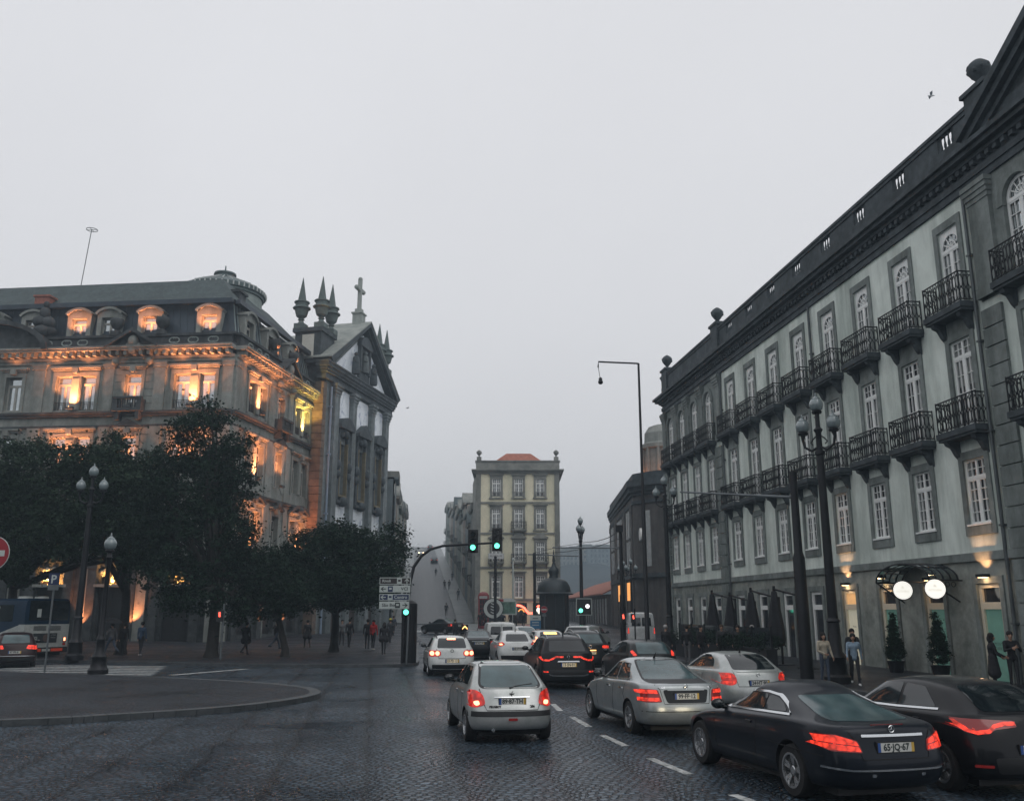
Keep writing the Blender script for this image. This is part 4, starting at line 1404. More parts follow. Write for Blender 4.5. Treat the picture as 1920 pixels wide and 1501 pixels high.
wall_cells(b, YF, 0, YW, .5, 19.7, [(s - .55, s + .55, r[0], r[1]) for s in YB for r in YR] + [(s - 1.0, s + 1.0, .9, 3.4) for s in YB], rev=.25)
b.build('wall', M_YEL, yel)
b = MB()
b.hexa([YF.P(.02, -.3, .5), YF.P(YW - .02, -.3, .5), YF.P(YW + 1.0, -13, .5), YF.P(0.02, -13, .5)] + [YF.P(.02, -.3, 20), YF.P(YW - .02, -.3, 20), YF.P(YW + 1.0, -13, 20), YF.P(0.02, -13, 20)])
b.build('side_wall', M_YST, yel)
b = MB()
for a, c in ((-.02, .62), (YW - .62, YW + .02)): b.fb(YF, a, c, -.3, .12, .5, 19.7)
for z in (15.75, 11.85, 7.6): b.fb(YF, -.05, YW + .05, -.1, .14, z, z + .22)
b.fb(YF, -.1, YW + .1, -.3, .16, 3.6, 3.9)
for i, r in enumerate(YR):
    for s in YB:
        b.fb(YF, s - .82, s - .55, -.05, .08, r[0] - .1, r[1] + .28); b.fb(YF, s + .55, s + .82, -.05, .08, r[0] - .1, r[1] + .28)
        b.fb(YF, s - .55, s + .55, -.05, .078, r[1], r[1] + .28)
        b.fb(YF, s - .98, s + .98, -.05, .26, r[1] + .42, r[1] + .56); b.fb(YF, s - .82, s + .82, -.05, .1, r[1] + .28, r[1] + .42)
        if i < 2: b.fb(YF, s - .92, s + .92, -.05, .2, r[0] - .26, r[0] - .1)
        if i == 2: b.prism([(s - 1.02, r[1] + .56), (s + 1.02, r[1] + .56), (s, r[1] + 1.15)], lambda u, v, t: YF.P(u, t, v), -.02, .26)
for z0, z1, d in ((19.55, 19.75, .2), (19.75, 19.95, .4), (19.95, 20.1, .6)): b.fb(YF, -d, YW + d, -13, d, z0, z1)
b.fb(YF, -.05, YW + .05, -12.9, .05, 20.1, 21.15); b.fb(YF, -.15, YW + .15, -13, .15, 21.15, 21.3)
b.build('stone_trim', M_YST, yel)
b = MB()
q = [YF.P(1.8, -.8, 21.1), YF.P(8.6, -.8, 21.1), YF.P(8.6, -9, 21.1), YF.P(1.8, -9, 21.1)]
t_ = [YF.P(3.6, -3.2, 22.75), YF.P(6.8, -3.2, 22.75), YF.P(6.8, -6, 22.75), YF.P(3.6, -6, 22.75)]
b.hexa(q + t_)
b.build('roof', M_RTILE, yel)
uy = urn_mesh('urn', M_YST, .75)
for s in (.35, YW - .35):
    b = MB()
    b.fb(YF, s - .3, s + .3, -.4, .2, 21.3, 21.75)
    b.build('urn_plinth', M_YST, yel)
    place('urn', uy, yel, YF.P(s, -.1, 21.7) - yel.location, 0)
yfm = [window_frame(1.1, r[1] - r[0], r[2], rows=3, cols=2, fr=.10, y=-.1, mb=.05, lights=True).mesh('window_frame', M_WHITE) for r in YR]
ypm = [pane_mesh('pane', 1.1, r[1] - r[0], M_PANEF, y=-.18) for r in YR]
yrl = balcony_rail_mesh('railing', 1.9, .6, .95, cell=.3, r=.02)
ysl = slab_mesh('balcony_slab', 1.9, .6, .18, M_YST)
ysr = MB()
for z in (.1, .6): ysr.tube([(-.55, .04, z), (.55, .04, z)], .03, 4)
for k in range(9): ysr.tube([(-.5 + k * .125, .04, .1), (-.5 + k * .125, .04, .6)], .022, 4)
ysr = ysr.mesh('guard_rail', M_IRON)
for i, r in enumerate(YR):
    for j, s in enumerate(YB):
        o = add_window(yel, yfm[i], ypm[i], YF.P(s, 0, r[0]), YF.ang)
        if i == 2 or (i == 1 and j == 1): add_balcony(yel, ysl, yrl, YF.P(s, 0, r[0] - .03), YF.ang)
        elif i < 2: place('guard_rail', ysr, o, (0, 0, 0))
b = MB()
b.fb(YF, 7.1, 9.0, .66, .70, 8.75, 9.45, 0)
text_mesh(b, 'ALUGA-SE', .34, lambda x, z, d: YF.P(8.05 - x, .702 + d * .2, 9.1 + z), 1)
b.build('banner', [mat('pale_banner', (.6, .62, .62)), M_INK], yel)
for s in YB: MB().fb(YF, s - 1.0, s + 1.0, -.28, -.2, .9, 3.4).build('shop_window', M_GLASS, yel)
# neon arches of the shop below
M_NEON = mat('red_neon', (.8, .1, .08), emit=(1.0, .12, .07), estr=5)
M_NEON_W = mat('white_neon', (.9, .9, .8), emit=(1.0, .95, .8), estr=2.5)
b = MB()
pts = [YF.P(6.4 - 1.9 * math.cos(a) * -1 - 1.0, .5, 2.3 + 1.5 * math.sin(a)) for a in np.linspace(1.45, 0.1, 9)]
pc = [at(x, y, 112) for x, y in ((968, 1134), (976, 1135), (983, 1139), (988, 1146), (991, 1149), (998, 1149))]
b.tube(pc, .12, 6, 0)
pc2 = [at(x, y, 112) for x, y in ((1007, 1137), (1011, 1135), (1016, 1134.5))]
b.tube(pc2, .12, 6, 0)
for x, y in ((1010, 1143), (1013, 1147)): b.ball(at(x, y, 112), .26, 5, 1)
b.tube([at(x, y, 112.2) for x, y in ((972, 1146), (975, 1142), (980, 1142), (983, 1147))], .07, 5, 2)
o = b.build('neon_sign', [M_NEON, M_NEON_W, mat('amber_neon', (.8, .4, .1), emit=(1, .5, .12), estr=1.0)], None, loc=at(990, 1150, 112))
tag(o, 'glowing red neon arches with a white figure on the shop under the yellow house', 'neon sign')

# ================================================================== houses climbing the street on both sides
PALS = [(.30, .32, .31), (.40, .38, .33), (.22, .26, .28), (.36, .31, .27), (.45, .45, .42), (.26, .30, .27)]
def row_house(side, s0, wd, h, idx, label, depth=9):
    rnd = random.Random(idx * 7 + 3)
    d0 = 5.05 if side > 0 else -5.35
    A = UP(s0, d0)
    zb = uz(s0)
    F = Fac((A.x, A.y), math.degrees(UA), 1)
    if (F.n.dot(UN) > 0) == (side > 0): F = Fac((A.x, A.y), math.degrees(UA), -1)
    o = empty('row_house', (A.x, A.y, zb), label, 'house', 'houses up the left of the steep street' if side < 0 else 'houses up the right of the steep street')
    m = mat('row_plaster_%d' % (idx % 6), PALS[idx % 6], rough=.9, var=.15, scale=.8, stain=.4, sscale=.4, streak=True)
    fl = int((h - .5) // 3.4)
    n = max(2, int(wd // 2.3))
    bays = [wd * (k + .5) / n for k in range(n)]
    b = MB()
    zt = zb + h
    lo = zb - 1
    rz = [(zb + .9 + 3.4 * f + (1.0 if f == 0 else .6), zb + .9 + 3.4 * f + 2.9) for f in range(fl)]
    wall_cells(b, F, .02, wd - .02, lo, zt, [(s - .55, s + .55, z0, z1) for s in bays for z0, z1 in rz], rev=.2)
    b.fb(F, .02, wd - .02, -depth, -.25, lo, zt - .02)
    b.fb(F, 0.03, wd - .03, -.1, .35, zt - .02, zt + .22)
    b.build('wall', m, o)
    fm, pm_ = row_frames
    for s in bays:
        for z0, z1 in rz:
            add_window(o, fm, pm_, F.P(s, 0, z0), F.ang)
    b = MB()
    b.prism([(.02, zt + .2), (wd - .02, zt + .2), (wd - .02, zt + .35), (wd * .5, zt + 2.3), (.02, zt + .35)] if idx % 2 else [(.02, zt + .2), (wd - .02, zt + .2), (wd - .02, zt + 1.2), (.02, zt + .9)], lambda u, v, t: F.P(u, t, v), -depth, .42)
    b.build('roof', M_SLATE if idx % 3 == 1 else M_YST, o)
    if idx % 2 == 0:
        for z0, z1 in rz[1:3]:
            s = bays[len(bays) // 2]
            add_balcony(o, ysl, yrl, F.P(s, 0, z0 - .1), F.ang)
    return o
row_frames = (window_frame(1.1, 2.3, .5, rows=2, cols=1, fr=.1, y=-.08, mb=.05, lights=False).mesh('window_frame', M_WHITE), pane_mesh('pane', 1.1, 2.3, M_PANEF, y=-.15))
row_frames = (window_frame(1.1, 1.9, .5, rows=2, cols=1, fr=.1, y=-.08, mb=.05, lights=False).mesh('window_frame', M_WHITE), pane_mesh('pane', 1.1, 2.0, M_PANEF, y=-.15))
s = 7.0
cols = ['grey', 'beige', 'slate blue', 'brown grey', 'off white', 'dull green']
ords = ['first', 'second', 'third', 'fourth', 'fifth', 'sixth', 'seventh', 'eighth', 'ninth', 'tenth', 'eleventh', 'twelfth', 'thirteenth']
for i in range(13):
    wd = [7.5, 6.2, 8.4, 7.0, 9.2, 8, 10, 9, 11, 12, 12, 14, 14][i]
    h = [14.6, 12.2, 13.6, 15.2, 12.6, 14.2, 13, 14.8, 13.2, 14, 13, 14, 14][i]
    row_house(1, s, wd, h, i, '%s house row front, %s up the street from the yellow house' % (cols[i % 6], ords[i]))
    s += wd + .06
s = -14.0
for i in range(9):
    wd = [6.0, 7.0, 8, 9, 11, 13, 15, 20, 24][i]
    h = [16.5, 15.0, 16.0, 14.6, 15, 14, 14.5, 14, 14][i]
    row_house(-1, s, wd, h, i + 20, '%s house row front, %s up the street from the church' % (cols[(i + 20) % 6], ords[i]))
    s += wd + .06

# ================================================================== railway station and low red roofed wing on the right
M_SST = mat('station_granite', (.125, .115, .11), rough=.85, var=.25, scale=1.5, stain=.45, sscale=.5, streak=True, bump=.3, bscale=14)
M_SLIT = mat('pale_tall_glazing', (.42, .44, .44), rough=.25, var=.2)
SF = Fac((11.45, 84.5), 1.3, -1)
if SF.n.x > 0: SF = Fac((11.45, 84.5), 1.3, 1)
stn = empty('railway_station', SF.P(13, 0, .5), 'dark granite railway station with tall pale window strips beyond the far end of the hotel', 'building')
b = MB()
ring = [SF.P(27, 0, 0), SF.P(.8, 0, 0), SF.P(.2, -.4, 0), SF.P(-1.6, -1.9, 0), SF.P(-2.9, -4.2, 0), SF.P(-3.0, -9, 0), SF.P(27, -16, 0)]
b.prism([(p.x, p.y) for p in ring], lambda u, v, t: (u, v, t), 0, 14.2)
b.build('wall', M_SST, stn)
b = MB()
for z0, z1, e in ((13.0, 13.3, .25), (13.3, 13.7, .55), (13.7, 14.3, .85), (5.4, 5.8, .3), (12.2, 12.5, .15)):
    c = sum((p for p in ring), Vector()) / len(ring)
    b.prism([(p.x + (p - c).normalized().x * e * 1.3, p.y + (p - c).normalized().y * e * 1.3) for p in ring], lambda u, v, t: (u, v, t), z0, z1)
b.prism([(p.x, p.y) for p in ring], lambda u, v, t: (u, v, t), 14.3, 15.1)
b.build('cornice', M_CST_D, stn)
for s in (4.2, 6.0, 12.4, 14.2, 16.0, 22, 23.8):
    b = MB()
    b.fb(SF, s - .32, s + .32, -.05, .16, 6.6, 9.0); b.fb(SF, s - .32, s + .32, -.05, .16, 9.3, 11.9)
    b.build('tall_window', M_SLIT, stn)
b = MB()
for (x0, y0), (x1, y1), z0, z1 in (((-.5, -.95), (-.95, -1.35), 6.4, 11.5), ((-2.0, -2.6), (-2.3, -3.2), 6.4, 9)):
    p, q = SF.P(x0, y0, 0), SF.P(x1, y1, 0)
    nn = (q - p).cross(Vector((0, 0, 1))).normalized() * .08
    b.hexa([p - nn + Vector((0, 0, z0)), q - nn + Vector((0, 0, z0)), q + nn + Vector((0, 0, z0)), p + nn + Vector((0, 0, z0)), p - nn + Vector((0, 0, z1)), q - nn + Vector((0, 0, z1)), q + nn + Vector((0, 0, z1)), p + nn + Vector((0, 0, z1))])
b.build('tall_windows', M_SLIT, stn)
for s in (8.6, 2.2, 18.5, 26):
    b = MB()
    b.fb(SF, s - .55, s + .55, -.05, .12, 0, 12.6); b.fb(SF, s - .7, s + .7, -.05, .16, 11.6, 12.2)
    b.build('buttress', M_SST, stn)
M_ORW = mat('orange_lit_window', (.6, .3, .1), emit=(1.0, .42, .12), estr=1.1)
b = MB()
for s in (6.4, 5.0, 14.5, 15.9): b.fb(SF, s - .28, s + .28, -.02, .2, 3.4, 5.1)
b.build('lit_windows', M_ORW, stn)
b = MB()
tp = at(1229, 860, 92)
b.lathe([(2.0, 14), (2.0, 15.6), (1.75, 15.7), (1.7, 18.6), (2.05, 18.7), (2.05, 19.1), (1.7, 19.3), (1.65, 20.3), (1.2, 21.0), (.3, 21.3)], (tp.x + .6, 92, 0), 10)
for k in range(10):
    a = 2 * math.pi * k / 10
    b.tube([(tp.x + .6 + 1.85 * math.cos(a), 92 + 1.85 * math.sin(a), 15.7), (tp.x + .6 + 1.85 * math.cos(a), 92 + 1.85 * math.sin(a), 18.7)], .16, 6)
b.build('corner_tower', M_BST, stn)
lamp_light('flood_light', (tp.x - 1.6, 91, 15.4), 110, ORANGE, .1)
lamp_light('flood_light', (tp.x + .2, 89.2, 15.4), 110, ORANGE, .1)
b = MB()
c = SF.P(-.3, -.5, 9.3)
b.lathe([(.55, -.12), (.6, -.1), (.6, .1), (.55, .12)], c, 16, axis='x')
b.build('round_clock', M_WHITE, stn)
wing = empty('station_wing', (12.2, 113, .6), 'low wing with a red tiled lean-to roof beside the station, left of its far end', 'building')
b = MB()
b.hexa([(11.6, 112, 0), (9.4, 168, 0), (22, 168, 0), (22, 112, 0), (11.6, 112, 4.4), (9.4, 168, 4.4), (22, 168, 4.4), (22, 112, 4.4)])
b.build('wall', M_SST, wing)
b = MB()
b.add([(11.0, 111.5, 4.35), (8.8, 169, 4.35), (15.2, 169, 6.9), (16.2, 111.5, 6.9), (11.0, 111.5, 4.5), (8.8, 169, 4.5), (15.2, 169, 7.05), (16.2, 111.5, 7.05)],
      [(0, 3, 2, 1), (4, 5, 6, 7), (0, 1, 5, 4), (1, 2, 6, 5), (2, 3, 7, 6), (3, 0, 4, 7)])
b.build('roof', M_RTILE, wing)
for k in range(22):
    b = MB()
    f = k / 22
    x, y = 11.6 + (9.4 - 11.6) * f - .06, 112.8 + 55 * f
    b.box(x - .12, x + .02, y, y + .5, .8, 3.9)
    b.build('window_strip', M_SLIT, wing)
# ================================================================== the hill behind
b = MB()
rnd = random.Random(5)
v, f = [], []
nx, ny = 34, 16
for j in range(ny):
    for i in range(nx):
        x = -250 + i * 20.0
        y = 300 + j * 24.0
        up_ = max(0.0, min(1.0, (y - 330) / 250))
        side = 1.0 / (1 + math.exp(-(x + 2 + (y - 180) * .06) / 14))
        side2 = 1.0 / (1 + math.exp((x + 40 + (y - 180) * .06) / 14))
        h = (33 * up_ ** .8 + 6 * math.sin(x * .05) * up_) * max(side, side2 * .8) + uz(y - 118) * .7 * (1 - max(side, side2)) - 1
        v.append((x, y, h + rnd.uniform(-1, 1)))
for j in range(ny - 1):
    for i in range(nx - 1): f.append((j * nx + i, j * nx + i + 1, (j + 1) * nx + i + 1, (j + 1) * nx + i))
hill = b.add(v, f).build('hill', mat('hill_scrub', (.04, .052, .055), rough=.95, var=.4, scale=.08), smooth=60)
tag(hill, kind='structure')
hv = [Vector(p) for p in v]
for k, (px, Y, hh, ww) in enumerate(((1066, 500, 9, 16), (1100, 530, 8, 15), (1132, 515, 10, 17), (1078, 600, 8, 14), (1116, 625, 9, 16), (1142, 580, 8, 15))):
    X = (px - 960) / 1735 * Y
    z0 = min(hv, key=lambda p: (p.x - X) ** 2 + (p.y - Y) ** 2).z - 1.5
    o = empty('hillside_house', (X, Y, z0), ['grey hillside house, lowest and leftmost, fading in the mist right of the yellow house', 'wide grey hillside house fading in the mist behind the lamp post', 'pale hillside house fading in the mist above the red roof',
              'small house high in the mist right of the yellow house', 'small house high in the mist above the others on the hill', 'misty hillside house beside the station cornice'][k], 'house', 'misty houses on the hill')
    F = Fac((X + ww / 2, Y), -90 + k * 5 - 12, 1)
    if F.n.y > 0: F = Fac((X + ww / 2, Y), -90 + k * 5 - 12, -1)
    b = MB()
    rows = [(z0 + 2.2 + 2.9 * r, z0 + 3.7 + 2.9 * r) for r in range(int(hh // 3.2))]
    bays = [1.5 + 2.2 * q for q in range(int((ww - 1) // 2.2))]
    wall_cells(b, F, 0, ww, z0 - 4, z0 + hh, [(s - .5, s + .5, a, c) for s in bays for a, c in rows], rev=.2)
    b.fb(F, .01, ww - .01, -8, -.25, z0 - 4, z0 + hh - .02)
    b.build('wall', mat('row_plaster_%d' % (k % 6), PALS[k % 6]), o)
    for s_ in bays:
        for a, c in rows: place('window', row_frames[1], o, F.P(s_, -.03, a - .05) - o.location, F.ang)
    b = MB()
    b.prism([(-.3, z0 + hh), (ww + .3, z0 + hh), (ww * .7, z0 + hh + 2.2), (ww * .3, z0 + hh + 2.2)], lambda u, v, t: F.P(u, t, v), -8.3, .4)
    b.build('roof', M_YST, o)
# ================================================================== trees
M_LEAF = mat('dark_leaves', (.012, .028, .016), rough=.6, var=.55, scale=1.4, spec=.12)
M_LEAF2 = mat('dull_green_leaves', (.018, .036, .019), rough=.6, var=.5, scale=1.1, spec=.12)
M_BARK = mat('dark_bark', (.022, .020, .018), rough=.9, var=.4, scale=6, bump=.8, bscale=14)
def leaf_cloud(name, blobs, clumps, per, size, seed, m, parent, cr=.75):
    rng = np.random.default_rng(seed)
    wts = np.array([b[3] * b[4] * b[5] for b in blobs]) ** .75
    wts /= wts.sum()
    bi = rng.choice(len(blobs), clumps, p=wts)
    B = np.array(blobs)[bi]
    d = rng.normal(size=(clumps, 3))
    d /= np.linalg.norm(d, axis=1)[:, None]
    rad = .45 + .55 * rng.random(clumps) ** .45
    cc = B[:, :3] + d * B[:, 3:6] * rad[:, None]
    crs = cr * (.5 + rng.random(clumps))
    cc = np.repeat(cc, per, 0)
    crs = np.repeat(crs, per)
    n = len(cc)
    g = rng.normal(size=(n, 3)) * (crs * .42)[:, None]
    g[:, 2] *= .62
    c = cc + g
    u = rng.normal(size=(n, 3))
    u[:, 2] *= .6
    u /= np.linalg.norm(u, axis=1)[:, None]
    w_ = rng.normal(size=(n, 3))
    w_ -= (w_ * u).sum(1)[:, None] * u
    w_ /= np.linalg.norm(w_, axis=1)[:, None]
    s = size * (.55 + .8 * rng.random(n))
    a = u * (s * .5)[:, None]
    b = w_ * (s * .32)[:, None]
    V = np.stack([c - a, c + b - a * .1, c + a, c - b - a * .1], 1).reshape(-1, 3) - np.array(parent.location)
    me = bpy.data.meshes.new(name)
    me.vertices.add(4 * n)
    me.vertices.foreach_set('co', V.astype(np.float32).ravel())
    me.loops.add(4 * n)
    me.loops.foreach_set('vertex_index', np.arange(4 * n, dtype=np.int32))
    me.polygons.add(n)
    me.polygons.foreach_set('loop_start', np.arange(0, 4 * n, 4, dtype=np.int32))
    me.materials.append(m)
    me.update()
    me.validate()
    return link(bpy.data.objects.new(name, me), parent)
def tree(label, foot, blobs, clumps, per, size, seed, m=M_LEAF, tr=.22, fork=2.4, lean=(0, 0)):
    o = empty('street_tree', foot, label, 'tree', 'trees on the left pavement')
    rnd = random.Random(seed)
    f = Vector(foot)
    b = MB()
    top = f + Vector((lean[0], lean[1], fork))
    b.tube([f + Vector((0, 0, -.05)), f + Vector((.02, 0, .35)), f.lerp(top, .6) + Vector((.05, .03, 0)), top], [tr * 1.5, tr * 1.05, tr * .9, tr * .85], 10)
    for bl in blobs:
        for k in range(3):
            e = Vector(bl[:3]) + Vector((rnd.uniform(-.6, .6) * bl[3], rnd.uniform(-.6, .6) * bl[4], rnd.uniform(-.2, .6) * bl[5]))
            mid = top.lerp(e, .5) + Vector((rnd.uniform(-.4, .4), rnd.uniform(-.4, .4), .3))
            b.tube([top - Vector((0, 0, .25)), mid, e], [tr * .55, tr * .32, .02], 6)
            for q in range(2):
                e2 = mid.lerp(e, .5) + Vector((rnd.uniform(-1, 1), rnd.uniform(-1, 1), rnd.uniform(0, 1)))
                b.tube([mid, e2], [tr * .2, .012], 5)
    b.build('trunk', M_BARK, o, smooth=60)
    leaf_cloud('crown', blobs, clumps, per, size, seed, m, o)
    return o
def blob(px, py, Y, rx, rz, ry=None):
    p = at(px, py, Y)
    return (p.x, p.y, p.z, rx, ry or rx, rz)
g = lambda x, y: (gp(x, y).x, gp(x, y).y, .13)
tree('round headed tree with a forked trunk, in front of the church', g(625, 1226),
     [blob(610, 1050, 51, 2.6, 1.7), blob(535, 1070, 50, 1.8, 1.4), blob(690, 1060, 52, 1.6, 1.7), blob(640, 1010, 51, 1.7, .9), blob(500, 1095, 49.5, 1.1, .9), blob(735, 1030, 55, .9, 1.6), blob(575, 1115, 50, 1.7, .8), blob(665, 1118, 51, 1.8, .7), blob(620, 1090, 50, 1.8, 1.0), blob(720, 1095, 52, 1.2, .8)], 520, 80, .17, 3, M_LEAF, .24, 2.4)
tree('smaller leaning tree beside the bank corner, left of the round headed tree', g(533, 1236),
     [blob(500, 1080, 47.5, 1.5, 1.2), blob(470, 1060, 47.5, 1.0, 1.3), blob(545, 1120, 47.5, 1.2, .8), blob(490, 1130, 47, 1.1, .6)], 160, 80, .16, 4, M_LEAF, .18, 2.0, (-.5, .2))
tree('tallest tree, dark crown reaching the bank windows nearest its corner', g(395, 1238),
     [blob(380, 830, 47.5, 1.9, 1.9), blob(350, 920, 47, 2.4, 2.2), blob(420, 900, 48, 1.6, 2.4), blob(380, 1010, 47, 2.6, 2.0), blob(300, 1000, 47, 2.0, 2.0), blob(385, 785, 47.5, .8, .9), blob(440, 1010, 47.5, 1.0, 1.2), blob(330, 1080, 46.5, 2.2, 1.0), blob(425, 1100, 47, 1.4, .9), blob(455, 820, 49, .6, .8), blob(370, 1120, 46, 1.8, .8), blob(435, 1140, 46.5, 1.0, .7)], 560, 80, .17, 5, M_LEAF, .30, 3.4)
tree('broad mid green tree behind the triple lamp post, left of the tallest tree', g(225, 1232),
     [blob(190, 880, 49, 2.0, 1.3), blob(235, 930, 48, 2.2, 1.6), blob(160, 980, 48, 2.4, 1.7), blob(250, 1000, 47.5, 2.0, 1.6), blob(210, 840, 50, .9, .8), blob(290, 880, 49, 1.2, 1.2)], 560, 80, .17, 6, M_LEAF2, .26, 3.4)
tree('wide tree at the left edge, above the bus', (-29.0, 53.5, .13),
     [blob(60, 880, 50, 2.2, 1.4), blob(110, 930, 49, 2.2, 1.6), blob(20, 960, 49, 2.4, 1.8), blob(80, 1000, 48.5, 2.4, 1.4), blob(-40, 900, 50, 2.2, 1.8), blob(40, 840, 51, 1.2, .8), blob(140, 870, 50, 1.1, 1.0), blob(0, 1050, 49, 1.4, .8), blob(20, 1065, 48, 1.5, .8), blob(150, 1020, 47, 1.3, .7), blob(275, 1040, 47, 1.0, .8)], 620, 80, .17, 7, M_LEAF2, .28, 3.8)
# ================================================================== cars
def paint(name, col, metal=0.0, rough=.28, coat=None):
    dark = sum(col) < .3
    coat = (.25 if dark else 1.0) if coat is None else coat
    return mat('car_paint_' + name, col, rough=rough, metal=metal, var=.06, scale=1.5, coat=coat, spec=.14 if dark else .4, stain=.22, sscale=2.6, bump=.03, bscale=150)
P_SILVER = paint('silver', (.52, .53, .52), .55, .34)
P_SILVER2 = paint('cool_silver', (.40, .43, .44), .55, .32)
P_SILVER3 = paint('pale_silver', (.50, .52, .51), .5, .34)
P_WHITE = paint('white', (.70, .71, .70), 0, .35)
P_BLACK = paint('black', (.010, .011, .014), 0, .3)
P_NAVY = paint('dark_blue', (.012, .016, .024), .2, .3)
P_GREY = paint('dark_grey', (.022, .025, .028), .2, .3)
M_CGLASS = mat('car_glass', (.010, .016, .019), rough=.05, var=.5, scale=1.1, spec=.8)
M_CGLASS_R = mat('sky_tinted_rear_glass', (.045, .085, .092), rough=.13, var=.45, scale=1.6, spec=.8)  # teal of the reflected sky put into the base colour
M_RUB = mat('tyre_rubber', (.012, .012, .013), rough=.8, var=.3, scale=12, bump=.2, bscale=60)
M_PLASTIC = mat('black_plastic', (.016, .017, .019), rough=.5, var=.2)
M_RIM = mat('alloy_rim', (.50, .51, .52), rough=.25, metal=.85, var=.1, scale=8)
M_CHROME = mat('chrome_trim', (.70, .72, .73), rough=.14, metal=1.0, var=.02)
M_TAIL = mat('red_tail_lens', (.42, .012, .008), rough=.15, var=.3, scale=9, coat=.6, emit=(1.0, .035, .015), estr=.28, evar=9)
M_TAILON = mat('lit_red_lamp', (.6, .05, .03), rough=.2, var=.2, scale=20, emit=(1.0, .045, .02), estr=.75, evar=14)
M_TAILHOT = mat('bright_brake_lamp', (.8, .3, .2), rough=.2, emit=(1.0, .30, .15), estr=4.5)
M_TAILDIM = mat('dark_red_lens', (.16, .012, .012), rough=.15, coat=.6, emit=(1, .05, .04), estr=.06)
M_AMBER = mat('amber_lamp', (.8, .4, .15), emit=(1.0, .5, .16), estr=3)
M_PLATE = mat('number_plate_white', (.62, .62, .58), rough=.4, var=.04)
M_PLATE_LIT = mat('lit_number_plate', (.66, .62, .5), rough=.4, var=.04, emit=(1.0, .78, .45), estr=.28)
M_PBLUE = mat('plate_blue_band', (.03, .09, .30), rough=.4)
M_PYEL = mat('plate_yellow_band', (.62, .40, .08), rough=.4)
M_SEAM = mat('panel_gap', (.006, .006, .007), rough=.8)
M_BADGE = M_CHROME

def pl(tab, x):
    """piecewise linear table"""
    if x <= tab[0][0]: return tab[0][1]
    for (a, p), (b_, q) in zip(tab, tab[1:]):
        if x <= b_: return p + (q - p) * (x - a) / (b_ - a) if b_ > a else q
    return tab[-1][1]

def ring_pts(w_, yr, yf, rr, rf, zf, bow=.03, fb_=.05):
    """right half of a rounded plan outline, rear centre to front centre"""
    L_ = yf - yr
    pts = [(0, yr - bow), (.42 * w_, yr - bow * .8), (.76 * w_, yr + rr * .10), (.93 * w_, yr + rr * .42), (.995 * w_, yr + rr * 1.0)]
    a, c = yr + rr * 1.0, yf - rf * 1.0
    for t in (.10, .24, .38, .52, .66, .80, .92): pts.append((w_, a + (c - a) * t))
    pts += [(.97 * w_, c), (.86 * w_, yf - rf * .45), (.64 * w_, yf - rf * .12), (.34 * w_, yf + fb_ * .6), (0, yf + fb_)]
    return [(x, y, zf(x, y)) for x, y in pts]

